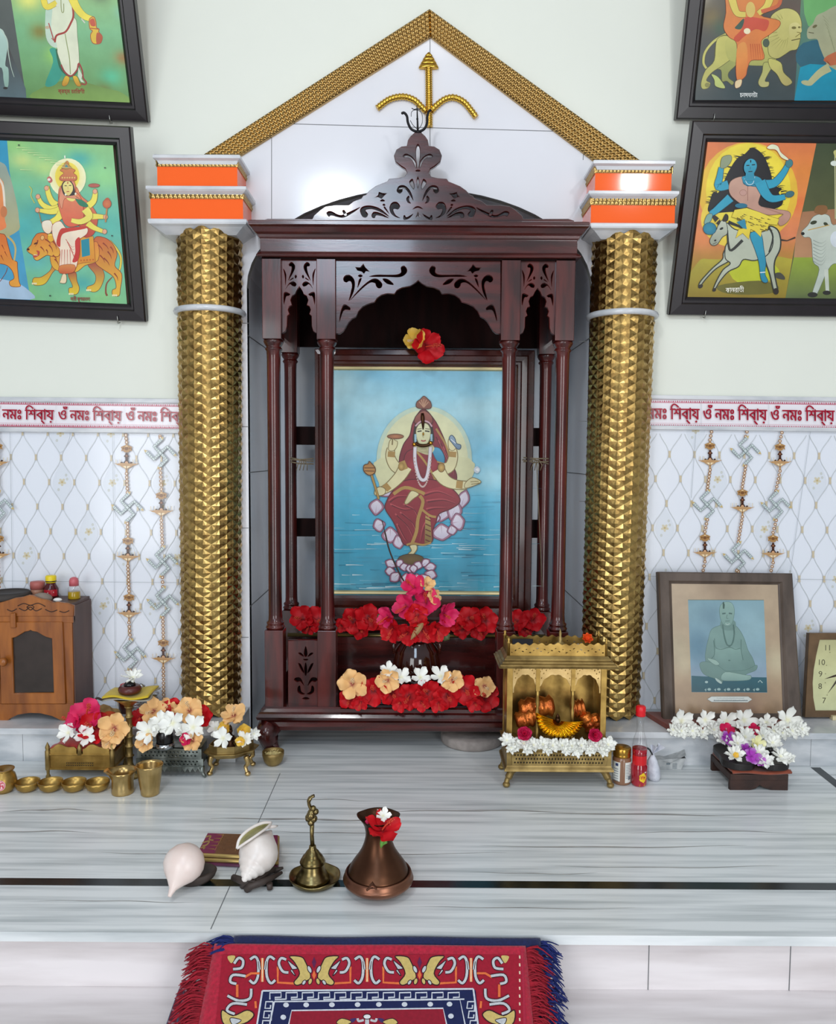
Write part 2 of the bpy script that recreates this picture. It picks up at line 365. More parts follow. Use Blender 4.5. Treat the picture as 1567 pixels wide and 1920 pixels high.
# ---------------------------------------------------------------- tiled dado (ogee trellis, hanging lamps, blessing signs)
def lamp_motif(p, x, y, k):
    g, d, l = '#AD8350', '#4A2A1C', '#E3C496'
    def T(pts): return [(x+a*k, y+b*k) for a, b in pts]
    # crown rosette, bead, bowl (unit = zoom of the close crop)
    p.poly(T([(0, -33), (4, -28), (12, -25), (18, -22), (15, -16), (17, -8), (11, -11), (7, -6), (0, -5), (-7, -6), (-11, -11), (-17, -8), (-15, -16), (-18, -22), (-12, -25), (-4, -28)]), g, False)
    p.ell(x, y-17*k, 6*k, 5*k, '#7A5230'); p.ell(x-10*k, y-18*k, 3*k, 3*k, '#7d5834'); p.ell(x+10*k, y-18*k, 3*k, 3*k, '#7d5834'); p.ell(x, y-25*k, 4*k, 2*k, l)
    p.poly(T([(-3, -4), (3, -4), (4, 2), (9, 7), (4, 11), (4, 20), (-4, 20), (-4, 11), (-9, 7), (-4, 2)]), d, False); p.ell(x, y+6*k, 3*k, 2.5*k, '#A06A48')
    p.poly(T([(-20, 27), (-14, 24), (-10, 30), (-6, 22), (0, 17), (6, 22), (10, 30), (14, 24), (20, 27), (10, 34), (-10, 34)]), '#3A2015', False)
    p.ell(x, y+28*k, 5*k, 5*k, '#D0A078')
    p.poly(T([(-41, 29), (-30, 31), (-20, 28), (20, 30), (30, 31), (41, 29), (28, 35), (20, 37), (15, 41), (8, 44), (3, 48), (3, 58), (-3, 58), (-3, 48), (-8, 44), (-15, 41), (-20, 37), (-28, 35)]), '#BE9668', False)
    p.poly(T([(-12, 38), (12, 38), (6, 43), (0, 46), (-6, 43)]), '#F2DDB4', False); p.line(T([(0, 37), (0, 50)]), 2*k, '#5E3A22', False)
    for a in (-33, -21, 21, 33): p.line(T([(a, 30), (a, 17)]), 2.4*k, '#DCCFB8', False)
def chain(p, x0, y0, x1, y1, k):
    n_ = max(1, int(abs(y1-y0)/(11*k)))
    for i in range(n_+1):
        t = i/max(n_, 1); p.ell(x0+(x1-x0)*t, y0+(y1-y0)*t, 5.4*k, 5.8*k, '#A0744A', n=12); p.ell(x0+(x1-x0)*t, y0+(y1-y0)*t, 2.6*k, 3.0*k, '#EFE4D4', n=10)
def sign_motif(p, x, y, k, tilt):
    def T(pts, r): 
        c, s_ = math.cos(r), math.sin(r); return [(x+(a*c-b*s_)*k, y+(a*s_+b*c)*k) for a, b in pts]
    for q in range(4):
        r = -PI/4 + q*PI/2 + tilt
        arm = T([(-3, 0), (29, 0), (29, 34)], r)
        p.line(arm, 10*k, '#6E7C7C', False); p.line(arm, 7*k, '#CFD9D8', False)
        for i in range(1, 5): a = T([(29*i/4.5, 0)], r)[0]; p.ell(*a, 2*k, 2*k, '#8F9E9C', n=8)
        for i in range(1, 5): a = T([(29, 34*i/4.6)], r)[0]; p.ell(*a, 2*k, 2*k, '#8F9E9C', n=8)
        e_ = T([(24, 34), (34, 34), (30, 44)], r); p.poly(e_, '#C9B27A', False)
def dado(name, zoom, corners, x0f, dy, yrow0, per, rowh, irange, jrange, drift, slope, strips, k, seams, sprigs):
    p = Painter((0, WY-.004, 0), (0, -1, 0), zoom)
    p.base(corners, lambda u, v: (230, 234, 241), 2, 2)
    def nx(i, j): return x0f + per*i + (per/2 if j % 2 else 0)
    def wx(x, y): return x + drift*(y-yrow0)
    # shaded cells then trellis lines
    for (i, j) in sprigs:
        x, y = nx(i, j)+per/2, yrow0+rowh*j+rowh*1.0*0; y += slope*(x-x0f)
        cx = wx(x, y); p.poly([(cx, y-rowh*.8), (cx+per*.3, y-rowh*.25), (cx+per*.36, y+rowh*.2), (cx, y+rowh*.8), (cx-per*.36, y+rowh*.2), (cx-per*.3, y-rowh*.25)], (221, 226, 233))
        for q in range(5): a = q*2*PI/5+.3; p.ell(cx+per*.09*math.cos(a), y+per*.09*math.sin(a), per*.07, per*.05, '#D3CBB2', a)
        p.ell(cx, y, per*.04, per*.04, '#C3AE7C')
        for q in ((.16, -.28), (.2, -.12), (-.14, .3)): p.ell(cx+per*q[0], y+per*q[1], per*.05, per*.06, '#CCCFCB')
    for i in range(*irange):
        for sgn in (0, 1):
            pts = []
            for j in range(jrange[0]*6, jrange[1]*6+1):
                y = yrow0 + rowh*j/6
                if y > jrange[3] or y < jrange[2]: continue
                c_ = math.cos(PI*j/6); x = x0f+per*i+per/4+(per/2 if sgn else 0) - (per/4-3)*c_*(1 if not sgn else -1)
                pts.append((wx(x, y), y+slope*(x-x0f)))
            if len(pts) > 2: p.line(pts, 2.4, '#C8CBCB', False)
    for j in range(*jrange[:2]):
        for i in range(*irange):
            x, y = nx(i, j), yrow0+rowh*j
            if jrange[2] < y < jrange[3]:
                X, Y = wx(x, y), y+slope*(x-x0f)
                p.poly([(X-5.5, Y-15), (X+5.5, Y-15), (X+4.5, Y), (X+5.5, Y+15), (X-5.5, Y+15), (X-4.5, Y)], '#CDBFA3', False)
    for a, b in seams: p.line([a, b], 1.6, '#A9AFB4', False)
    for st_ in strips:
        prev = None
        for kind, x, y in st_:
            top, bot = (33*k, 58*k) if kind == 'l' else (44*k, 46*k) if kind == 's' else (0, 0)
            if prev: chain(p, prev[0], prev[1]+4*k, x, y-top-4*k, k)
            if kind == 'l': lamp_motif(p, x, y, k)
            if kind == 's': sign_motif(p, x, y, k, .02)
            prev = (x, y+bot)
    o = p.build(name, M['print'], None); struct(o); return o
dado('wall_left_tiles', (0, 700, 2.743), [(-700, 268), (936, 300), (936, 1790), (-700, 1790)], 58, 0, 430, 129, 126.5, (-6, 8), (-2, 11, 265, 1800), .03, .012,
     [[('e', 651, 312), ('l', 655, 415), ('s', 660, 690), ('l', 663, 888), ('l', 669, 1178), ('s', 676, 1441), ('e', 678, 1560)],
      [('e', 829, 318), ('s', 831, 410), ('l', 836, 655), ('s', 842, 965), ('s', 845, 1172), ('l', 848, 1408), ('e', 850, 1690)],
      [('e', -4, 300), ('l', 0, 405), ('s', 4, 682), ('l', 8, 875), ('e', 12, 1120)],
      [('e', -180, 300), ('s', -178, 400), ('l', -174, 640), ('s', -168, 950), ('e', -160, 1120)]], 1.62,
     [((57, 300), (82, 1780)), ((583, 305), (600, 1780)), ((-480, 300), (-450, 1780)), ((-700, 1060), (936, 1075))],
     [(3, -1), (3, 1), (5, 1), (1, 1), (2, 3), (0, 4), (4, 4), (5, 6), (3, 6), (1, -1), (6, 4), (-2, 1), (-3, 3)])
dado('wall_right_tiles', (1067, 700, 2.4), [(345, 250), (1900, 270), (1900, 1560), (310, 1560)], 450, 0, 364, 112, 110.5, (-2, 12), (-1, 11, 256, 1560), -.062, .012,
     [[('e', 637, 258), ('l', 630, 350), ('s', 617, 590), ('l', 606, 762), ('e', 598, 890)],
      [('e', 794, 258), ('s', 788, 350), ('l', 773, 560), ('s', 754, 822), ('e', 747, 890)],
      [('e', 949, 262), ('l', 940, 355), ('s', 922, 592), ('l', 908, 765), ('e', 899, 890)]], 1.36,
     [((566, 262), (545, 560)), ((1080, 262), (990, 900)), ((320, 910), (410, 912)), ((1015, 925), (1900, 940))],
     [(0, -1), (1, 1), (-1, 3), (3, 3), (5, 1), (4, 5), (6, 5), (5, 7), (-2, 8), (-1, 5), (7, 1)])
# ---------------------------------------------------------------- lettered band between marble strips
def band(name, zoom, x0, x1, slope, ytop, hgt, words, k, tile):
    p = Painter((0, WY-.010, 0), (0, -1, 0), zoom)
    def Y(x, y): return y+slope*x
    p.base([(x0, Y(x0, ytop)), (x1, Y(x1, ytop)), (x1, Y(x1, ytop+hgt)), (x0, Y(x0, ytop+hgt))], lambda u, v: (237, 234, 238), 2, 2)
    for yy_ in (ytop+hgt*.06, ytop+hgt*.90):
        n_ = int((x1-x0)/(9*k)); 
        p.line([(x0, Y(x0, yy_+9*k)), (x1, Y(x1, yy_+9*k))], 2.2*k, '#C4546E', False)
        for i in range(n_):
            x = x0+(i+.5)*9*k
            p.poly([(x-4*k, Y(x, yy_+7*k)), (x, Y(x, yy_-1*k)), (x+4*k, Y(x, yy_+7*k))], '#CF7389' if i % 2 else '#C04A64', False)
        p.line([(x0, Y(x0, yy_-4*k)), (x1, Y(x1, yy_-4*k))], 1.2*k, '#D795A4', False)
    for x, w in words:
        for dx in (-.012, .0, .012): p.text('ওঁ নমঃ িশব্ায়', x+dx*hgt, Y(x, ytop+hgt*.715)+abs(dx)*hgt*.5, hgt*.595, '#A3122F', w, slope)
    for x in tile: p.line([(x, Y(x, ytop)), (x, Y(x, ytop+hgt))], 1.3, '#BFC2C6', False)
    o = p.build(name, M['print'], None); struct(o)
band('wall_left_lettering', (0, 730, 4.3528), -1150, 1485, .0145, 90, 214, [(x, 512) for x in (-1165, -615, -65, 485, 1035)], 4.35/2.2, (-1180, -630, -82, 465, 1018))
band('wall_right_lettering', (1067, 700, 2.4), 345, 1800, .0125, 109, 128, [(x, 285) for x in (297, 600, 903, 1206, 1509)], 1.09, (590, 893, 1196, 1499))
def strip_trim(name, p0, p1, h, out):
    m_ = MB(); y = WY-out; a, b = P(*p0, y), P(*p1, y); hh = PX(h, y)
    m_.add([a, b, b-Vector((0, 0, hh)), a-Vector((0, 0, hh))]+[v+Vector((0, out, 0)) for v in (a, b, b-Vector((0, 0, hh)), a-Vector((0, 0, hh)))], [(0, 3, 2, 1), (0, 1, 5, 4), (3, 7, 6, 2), (0, 4, 7, 3), (1, 2, 6, 5)])
    struct(m_.build(name, M['marble'], bevel=.002))
strip_trim('trim_1', (-260, 741), (341, 747.5), 9, .018); strip_trim('trim_2', (-260, 798), (341, 804), 9, .016)
strip_trim('trim_3', (1210, 740), (1830, 748), 8, .018); strip_trim('trim_4', (1210, 797), (1830, 805), 8, .016)
# ---------------------------------------------------------------- gold gable strips
def studded(mb, quad, nu, nv, h, nrm, mi=0):
    a, b, c, d = [Vector(q) for q in quad]; nrm = Vector(nrm)
    def fn(u, v):
        q = (a*(1-u)+b*u)*(1-v)+(d*(1-u)+c*u)*v
        i = abs(math.sin(u*nu*PI)); j = abs(math.sin(v*nv*PI)); return q + nrm*(h*min(1, (i*j)**1.4))
    mb.grid(fn, nu*4, nv*4, mi, True)
yg = WY-.007
for s_, q in ((0, [(380, 291), (805, 17), (807, 69), (452, 291)]), (1, [(805, 17), (1203, 303), (1118, 305), (807, 69)])):
    m_ = MB(); c = [P(*a, yg-.008) for a in q]
    studded(m_, c, 58, 6, .0095, (0, -1, 0))
    back = [v+Vector((0, .009, 0)) for v in c]; m_.add(c+back, [(0, 4, 5, 1), (1, 5, 6, 2), (2, 6, 7, 3), (3, 7, 4, 0)])
    tag(m_.build('gable_strip', M['golds']), ('left' if s_ == 0 else 'right')+' sloping strip of studded gold trim forming the gable above the shrine', 'gold trim', 'gold gable strips')
# ---------------------------------------------------------------- gold trident on the gable
tr = thing('trident_emblem', 'gold ribbed trident emblem fixed on the white gable above the shrine', 'emblem', P(803, 235, WY-.012))
yt = WY-.014; Z5 = lambda x, y: P(660+x/5.596, 90+y/5.596, yt)
def ribbed(pts, w, ribs):
    q = spline(pts, 10, False); m_ = MB(); out = []
    L = [0]
    for i in range(1, len(q)): L.append(L[-1]+math.dist(q[i], q[i-1]))
    qq = []
    N = ribs*4
    for k in range(N+1):
        t = L[-1]*k/N; i = max(j for j in range(len(L)) if L[j] <= t+1e-9); i = min(i, len(q)-2); f = (t-L[i])/max(L[i+1]-L[i], 1e-9)
        qq.append((q[i][0]+(q[i+1][0]-q[i][0])*f, q[i][1]+(q[i+1][1]-q[i][1])*f))
    rr_ = [PX(w/5.596/2, yt)*(1.0 if k % 4 < 2 else .82) for k in range(N+1)]
    m_.tube([Z5(*a) for a in qq], rr_, 10); return m_
ribbed([(803, 215), (806, 500), (808, 825)], 74, 26).build('shaft', M['goldt'], tr)
for s_, pts in ((0, [(262, 632), (390, 540), (530, 510), (650, 545), (730, 620), (775, 665)]), (1, [(830, 660), (900, 590), (980, 535), (1070, 520), (1170, 565), (1245, 650), (1300, 725)])):
    ribbed(pts, 66, 18).build('side_prong', M['goldt'], tr)
hd = MB(); c0 = Z5(803, 215); hw = PX(100/5.6, yt)
for a, b, z0, z1 in ((1, .86, 0, 40), (.8, .62, 40, 80), (.58, .40, 80, 118), (.36, .06, 118, 160)):
    hd.lathe([(hw*a, PX(z0/5.6, yt)), (hw*a, PX((z0+12)/5.6, yt)), (hw*b, PX(z1/5.6, yt))], c0, 20, sy=.35)
hd.build('spearhead', M['goldt'], tr)
# ---------------------------------------------------------------- pillars
def pillar(label, bot, top, ringy, cap, side):
    b = P(*bot, 2.215); t = P(*top, 2.215); b.z = LZ; root = thing('gold_pillar', label, 'pillar', (b.x, b.y, LZ), 'gold pillars')
    r0, r1 = .0785, .0835; n_ = 24; rows = 51; Hh = P(cap['cx'], cap['s3'][2], 2.122).z+.001-LZ; m_ = MB(); hgt = .0038
    def pt(i, j, h):
        f = j/rows; a = 2*PI*i/n_; r = r0+(r1-r0)*f+h
        return (b.x+(t.x-b.x)*f+r*math.cos(a), b.y+r*math.sin(a), LZ+Hh*f)
    # triangular lattice with vertical edges: column i, nodes at j (+.5 on odd columns)
    for i in range(n_):
        o0, o1 = (0, .5) if i % 2 == 0 else (.5, 0)
        for j in range(rows):
            if i % 2 == 0: tris = [((i, j), (i+1, j+.5), (i, j+1)), ((i+1, j+.5), (i+1, j+1.5), (i, j+1))]
            else: tris = [((i, j+.5), (i+1, j+1), (i, j+1.5)), ((i, j+.5), (i+1, j), (i+1, j+1))]
            for T in tris:
                if any(v[1] > rows for v in T): continue
                c = (sum(v[0] for v in T)/3, sum(v[1] for v in T)/3)
                vs_ = []
                for q in range(3):
                    a_, b_ = T[q], T[(q+1) % 3]; vs_ += [pt(*a_, 0), pt((a_[0]+b_[0])/2, (a_[1]+b_[1])/2, .0048 if a_[0] == b_[0] else .0003)]
                vs_.append(pt(*c, .0026)); m_.add(vs_, [(k, (k+1) % 6, 6) for k in range(6)])
    bm_ = [(r0-.001, LZ), (r0-.001, LZ+.004)]
    sh = m_.build('embossed_shaft', M['gold'], root)
    # white ring
    rc = P(*ringy, 2.215); f = (rc.z-LZ)/Hh; rx = b.x+(t.x-b.x)*f; rm = MB()
    rm.tube([(rx+.0885*math.cos(2*PI*k/40), b.y+.0885*math.sin(2*PI*k/40), rc.z) for k in range(40)], .0085, 8, closed=True); rm.build('marble_ring', M['marble'], root)
    # stepped capital, from pixel rows at the front planes
    def Zc(y, px=None): return P(cap['cx'], y, 2.13).z
    def X(px): return P(px, cap['s3'][2], 2.13).x
    for nm, key, prof in (('marble_slab', 's3', [(-.035, -.02), (-.012, -.004), (-.002, 0), (0, .004), (0, .011), (-.006, .014)]), ('marble_slab', 's2', [(-.014, -.006), (-.004, 0), (0, .004), (0, .011), (-.01, .015)]), ('marble_slab', 's1', [(-.012, -.012), (-.008, -.004), (0, 0), (0, .007), (-.004, .01)])):
        x0, x1, yv = cap[key]; x0, x1 = P(x0, yv, 2.122).x, P(x1, yv, 2.122).x; z = P(cap['cx'], yv, 2.122).z; k = MB()
        if key == 's3': k.stack(x0, x1, 2.122, WY-.006, [(o, z+h) for o, h in prof], back=False)
        else: k.stack(x0, x1, 2.122, WY-.006, [(o, z+h) for o, h in prof], back=False)
        k.build(nm, M['marble'], root)
    for key in ('o2', 'o1'):
        x0, x1, ya, yb, rowsn = cap[key][:5]; x0, x1 = P(x0, ya, 2.138).x, P(x1, ya, 2.138).x; za, zb, zc = P(cap['cx'], ya, 2.138).z, P(cap['cx'], yb, 2.138).z, P(cap['cx'], cap[key][5], 2.138).z
        k = MB(); k.box(x0, x1, 2.138, WY-.006, za-.006, zb); k.build('orange_tiles', M['orange'], root)
        k = MB(); nn = 21
        studded(k, [(x0, 2.136, zc), (x1, 2.136, zc), (x1, 2.136, zb), (x0, 2.136, zb)][::1], nn, rowsn, .003, (0, -1, 0))
        for xs, sg in ((x0-.002, -1), (x1+.002, 1)):
            q = [(xs, WY-.006, zc), (xs, 2.136, zc), (xs, 2.136, zb), (xs, WY-.006, zb)]
            if sg > 0: q = [q[1], q[0], q[3], q[2]]
            studded(k, q, 12, rowsn, .003, (sg, 0, 0))
        k.box(x0-.002, x1+.002, 2.136, WY-.006, zb, zc+.001)
        k.build('gold_band', M['golds'], root)
    return root
pillar('left gold embossed pillar with orange and white capital, beside the shrine', (397, 1340), (393, 425), (395, 587),
       dict(cx=368, s3=(277, 462, 419), s2=(273, 461, 357), s1=(286, 450, 296), o2=(282.5, 455.7, 411, 373, 2, 358), o1=(295, 445, 349, 313, 2, 299)), -1)
pillar('right gold embossed pillar with orange and white capital, beside the shrine', (1142, 1360), (1171, 436), (1166, 594),
       dict(cx=1188, s3=(1107, 1270, 427), s2=(1104, 1273, 366), s1=(1112.5, 1266, 306.5), o2=(1107, 1264.5, 420, 385, 2, 369), o1=(1115, 1258, 360, 325, 2, 309)), 1)
# ---------------------------------------------------------------- framed paintings on the wall
M['frame'] = mat('black_frame', '#1B1519', .3, noise=.25, scale=30, spec=.5)
M['wire'] = mat('steel_hook', '#A9A9A4', .3, metal=1.)
M['backing'] = mat('frame_backing', '#6b5a4a', .8)
M['glass'] = glass_pane('picture_glass')
def fit_plane(low, high, y, th, up=1):
    """plane of a picture whose side edge runs low -> high in the photo; bottom corner at depth y; leans out of the wall at the top"""
    best = None; B = P(*low, y)
    for k in range(0, 400):
        t = k/400*.6; n_ = Vector((0, -math.cos(t), -math.sin(t))); T = PP(*high, B, n_); d = T-B
        e2 = Vector((0, -math.sin(t), math.cos(t))); ang = math.atan2(d.x, d.dot(e2))
        if best is None or abs(ang-th) < best[0]: best = (abs(ang-th), t, n_, d.length, e2)
    _, t, n_, L, e2 = best; e1 = Vector((1, 0, 0)); c, s_ = math.cos(th), math.sin(th)
    return B, e1*c - e2*s_, e2*c + e1*s_, n_, L
def framed(name, label, low, high, y, th, side, width, fw, height=None, group='framed paintings on the wall', depth=.026, m=None, cat='framed picture'):
    B, e1, e2, n_, L = fit_plane(low, high, y, th)
    if height is None: height = L
    s_ = -1 if side == 'left' else 1                 # left pictures extend to -x from the fitted corner
    a0, a1 = (-width, 0) if side == 'left' else (0, width)
    root = thing(name, label, cat, B, group)
    k = MB()
    def W(u, v, h): return B + e1*u + e2*v + n_*h
    prof = [(0, -depth), (0, -.004), (.003, 0), (fw*.62, .001), (fw*.70, -.004), (fw*.82, -.004), (fw*.9, -.007), (fw, -.012), (fw, -depth)]
    cs = [(a0, 0, 1, 1), (a1, 0, -1, 1), (a1, height, -1, -1), (a0, height, 1, -1)]
    vs_ = [W(cx+dx*o, cy+dy*o, h) for o, h in prof for cx, cy, dx, dy in cs]
    fs = [(i*4+q, i*4+(q+1) % 4, (i+1)*4+(q+1) % 4, (i+1)*4+q) for i in range(len(prof)-1) for q in range(4)]
    k.add(vs_, fs); k.build('frame', m or M['frame'], root)
    k = MB(); k.add([W(a0+.003, .003, -depth), W(a1-.003, .003, -depth), W(a1-.003, height-.003, -depth), W(a0+.003, height-.003, -depth)], [(3, 2, 1, 0)]); k.build('backing', M['backing'], root)
    return root, W, B + n_*(-.0125), n_, (a0, a1, height)
# helper drawing bits
def grad(*stops):
    """vertical list of colours, interpolated"""
    cs = [tuple(int(c.lstrip('#')[i:i+2], 16) for i in (0, 2, 4)) for c in stops]
    def f(t):
        t = min(max(t, 0), .9999)*(len(cs)-1); i = int(t); return tuple(a*(1-(t-i))+b*(t-i) for a, b in zip(cs[i], cs[i+1]))
    return f
def blotch(seed, base, spots):
    """soft painted ground: a base gradient plus soft coloured patches at (u, v, r, colour)"""
    g = grad(*base); sp_ = [(u, v, r, tuple(int(c.lstrip('#')[i:i+2], 16) for i in (0, 2, 4))) for u, v, r, c in spots]
    def fn(u, v):
        c = g(v)
        for a, b, r, k in sp_:
            w_ = math.exp(-((u-a)**2+(v-b)**2)/(r*r)); c = tuple(x*(1-w_)+y*w_ for x, y in zip(c, k))
        return c
    return fn
def limb(p, pts, w, col, line='#7a5a20', lw=2.5):
    p.line(pts, (w[0]+lw*2, w[1]+lw*2), line); p.line(pts, w, col)
def hooks(W, spots, root):
    for u, v in spots:
        k = MB(); k.tube([W(u, v-.008, -.012), W(u, v-.008, .003), W(u, v+.012, .004)], .0016, 6); k.build('hook', M['wire'], root)
# ---- upper left: standing figure in white
rt, W, po, pn_, dims = framed('framed_painting', 'black framed painting of a white-robed figure with water pot, upper left wall', (277, 230), (251, 0), 2.225, math.radians(2.0), 'left', .80, .046, .55)
p = Painter(po, pn_, (0, 0, 6.0269))
p.base([(-1400, -1300), (1340, -1250), (1480, 1195), (-1500, 1090)], blotch(1, ('#9CB86A', '#A8C878', '#7FBF8A', '#6E9F5C'), [(.62, .52, .05, '#EFF07E'), (.70, .45, .04, '#B39A4A'), (.99, .57, .03, '#8ECFB0'), (.66, .67, .035, '#8A8238'), (.98, .78, .03, '#A57B43'), (.72, .78, .04, '#9FD86A'), (.76, .86, .03, '#2FA58C'), (.93, .87, .04, '#5CC79A'), (.9, .93, .03, '#7C8A45'), (.8, .98, .05, '#6B9448'), (.9, .48, .04, '#5B6B50')]), 60, 60)
p.poly([(-1400, -1300), (60, -1200), (125, 0), (300, 1130), (-1400, 1100)], (96, 104, 96), False, (84, 92, 90))
p.poly([(-300, 560), (100, 540), (290, 1000), (300, 1128), (-300, 1110)], (70, 66, 62), False, (98, 122, 128))
p.poly([(-200, 300), (0, 320), (60, 400), (85, 520), (70, 640), (60, 740), (95, 780), (95, 960), (60, 985), (40, 900), (30, 800), (-10, 760), (-200, 800)], (196, 226, 214), True, (150, 186, 170))
p.line([(10, 330), (80, 450), (95, 600), (125, 760), (160, 870)], (14, 5), '#C3D7C6'); p.ell(62, 995, 26, 14, '#32302C')
p.poly([(380, 1120), (500, 980), (640, 930), (800, 900), (1000, 940), (1200, 1000), (1380, 1050), (1430, 1180)], '#6E8F4A', True, '#8FB85C')
p.poly([(510, 960), (620, 960), (690, 860), (690, 760), (640, 560), (560, 560), (600, 700)], '#39A38C')
p.line([(640, 555), (660, 680), (700, 790), (800, 860), (880, 780), (885, 640)], 26, '#2C6C4C')
p.poly([(500, -400), (860, -400), (850, 0), (830, 170), (865, 240), (875, 400), (890, 560), (895, 720), (870, 790), (810, 850), (760, 835), (720, 790), (690, 720), (650, 600), (640, 540), (560, 500), (520, 400), (515, 180), (520, 90)], '#DCE7C6', True, '#E9ECCF', 1, '#6f7f58', 5)
p.poly([(520, 90), (590, 80), (580, 300), (630, 460), (640, 540), (560, 500), (515, 380)], '#BFDCC6', True, '#CDE2CC')
p.line([(735, 380), (760, 520), (785, 660), (795, 840)], 9, '#8C9C58'); p.line([(620, 480), (640, 400), (740, 360), (800, 260), (830, 170), (810, 0)], 22, '#A8342A')
p.line([(690, 730), (730, 810), (800, 860), (870, 790), (890, 715), (930, 800), (940, 880), (975, 930), (960, 955), (915, 945)], 17, '#A23A38'); p.poly([(885, 760), (930, 850), (920, 890), (955, 935), (915, 925), (880, 860)], '#D9E6CC', False)
p.line([(585, 430), (610, 460), (550, 260)], 12, '#B4483C', False); p.ell(535, 310, 26, 18, '#C7B494')
for pts in ([(745, 855), (785, 880), (765, 950), (725, 975), (700, 955), (715, 900)], [(825, 860), (870, 865), (900, 930), (915, 970), (870, 970), (835, 910)]): p.poly(pts, '#E9C53A', True, '#C98A2A', 1, '#7a5a20', 4)
limb(p, [(480, -150), (500, 20), (540, 80), (640, 30)], (70, 60), '#F0DC4A'); limb(p, [(810, -40), (870, 90), (950, 180), (1040, 215)], (95, 60), '#F2E04E')
p.line([(690, -50), (690, 60), (700, 135), (720, 130), (720, 40)], 8, '#8F9A56'); p.ell(650, 60, 16, 14, '#E7E7CF')
p.line([(920, 210), (960, 260)], 12, '#D8D8C8')
p.poly([(1010, 220), (1060, 190), (1085, 250), (1090, 310), (1120, 330), (1115, 360), (1150, 400), (1155, 440), (1130, 490), (1060, 492), (1030, 450), (1025, 390), (1045, 350), (1015, 320)], '#E2B93A', True, '#E9C43C', 1, '#B04A30', 8)
p.poly([(1095, 370), (1150, 400), (1155, 440), (1130, 488), (1090, 488)], '#BF5A32'); p.line([(1020, 318), (1122, 330)], 10, '#B04A30'); p.poly([(1015, 230), (1060, 210), (1080, 290), (1030, 290)], '#C9573A')
p.text('ব্রহ্ম চািরণী', 655, 1050, 62, '#9E2F28', 300, .02); p.text('ব্রহ্ম চািরণী', 657, 1052, 62, '#9E2F28', 300, .02)
p.build('picture', M['paint'], rt); hooks(W, [(-.10, .002), (-.62, .002)], rt)
# ---- lower left: figure with many arms on a lion
rt, W, po, pn_, dims = framed('framed_painting', 'black framed painting of a many-armed rider on an orange lion, lower left wall', (273, 604), (243, 237), 2.228, math.radians(2.0), 'left', .80, .045)
p = Painter(po, pn_, (0, 250, 5.6462))
p.base([(-1400, 10), (1195, 125), (1345, 1812), (-1500, 1690)], blotch(2, ('#86C47C', '#76C092', '#5FB7A6', '#6FBE9C', '#7CC08C'), [(.6, .02, .05, '#93CE7A'), (.63, .12, .05, '#C4DA86'), (.72, .16, .06, '#B4D882'), (.86, .1, .05, '#3CAFA8'), (.96, .2, .08, '#8ED48A'), (.72, .45, .07, '#3E9C9A'), (.62, .55, .08, '#4FB4B0'), (.95, .5, .06, '#58B9A6'), (.66, .75, .06, '#62B6AE'), (.6, .95, .06, '#8CCB7C'), (.9, .95, .08, '#8ACC86'), (.84, .88, .05, '#4EAEA8')]), 60, 44)
p.poly([(-1400, 0), (75, 75), (100, 400), (150, 700), (230, 1200), (325, 1770), (-1400, 1680)], '#1C93B8', False, '#4FA0C4')
p.poly([(-400, 250), (0, 300), (90, 420), (150, 620), (200, 900), (150, 1060), (-400, 1200)], '#8FA39C', True, '#B5B07A'); p.poly([(-400, 420), (0, 470), (40, 700), (50, 900), (30, 1020), (-400, 1050)], '#E49A58', True, '#E87E4A')
p.line([(-20, 470), (30, 560), (50, 780)], 22, '#E9DCC8'); p.ell(40, 830, 36, 60, '#C97A4A'); p.poly([(-400, 1500), (100, 1560), (300, 1660), (320, 1760), (-400, 1690)], '#A9C4DA')
def lion(p, T, body, dark, leg4=True):
    pass
p.poly([(-300, 1050), (0, 1060), (60, 1090), (80, 1160), (130, 1330), (180, 1360), (185, 1420), (200, 1560), (215, 1620), (120, 1620), (100, 1570), (150, 1530), (110, 1430), (0, 1380), (-300, 1400)], '#D86A30', True, '#E8A23A', 1, '#7c3418', 6)
p.line([(80, 1090), (140, 1150), (165, 1230), (150, 1350)], (24, 16), '#C9B06A'); p.line([(0, 1570), (60, 1480), (80, 1420)], 7, '#7c3418')
for a in ((20, 1180), (50, 1250), (10, 1290)): p.line([a, (a[0]+30, a[1]+60)], 10, '#8C2E1C', taper=True)
# painted lion
ln = '#7A2E1A'
p.line([(1160, 1140), (1240, 1230), (1280, 1320), (1270, 1430), (1240, 1480)], (30, 22), '#8a4a20'); p.line([(1160, 1140), (1240, 1230), (1280, 1320), (1270, 1430), (1240, 1480)], (20, 14), '#E6D34A')
p.poly([(560, 1470), (620, 1420), (640, 1380), (560, 1330), (540, 1440), (440, 1520), (360, 1530), (345, 1580), (380, 1610), (480, 1590)], '#B5483A', True, '#E8C832', 1, ln, 5)
p.poly([(930, 1390), (1020, 1360), (1080, 1430), (1105, 1520), (1060, 1640), (1000, 1680), (930, 1660), (925, 1625), (1000, 1590), (1010, 1500)], '#A8423E', True, '#E2C038', 1, ln, 5)
p.poly([(1010, 1100), (1120, 1110), (1200, 1180), (1240, 1280), (1215, 1400), (1290, 1490), (1275, 1640), (1260, 1720), (1195, 1715), (1190, 1660), (1230, 1630), (1200, 1520), (1090, 1440), (1010, 1370), (980, 1230)], '#C8602E', True, '#E8B838', 1, ln, 6)
p.poly([(480, 1070), (700, 1150), (900, 1180), (1030, 1150), (1040, 1340), (900, 1400), (800, 1470), (640, 1460), (560, 1420), (530, 1320), (540, 1240)], '#D9702E', True, '#E6B43A', 1, ln, 5)
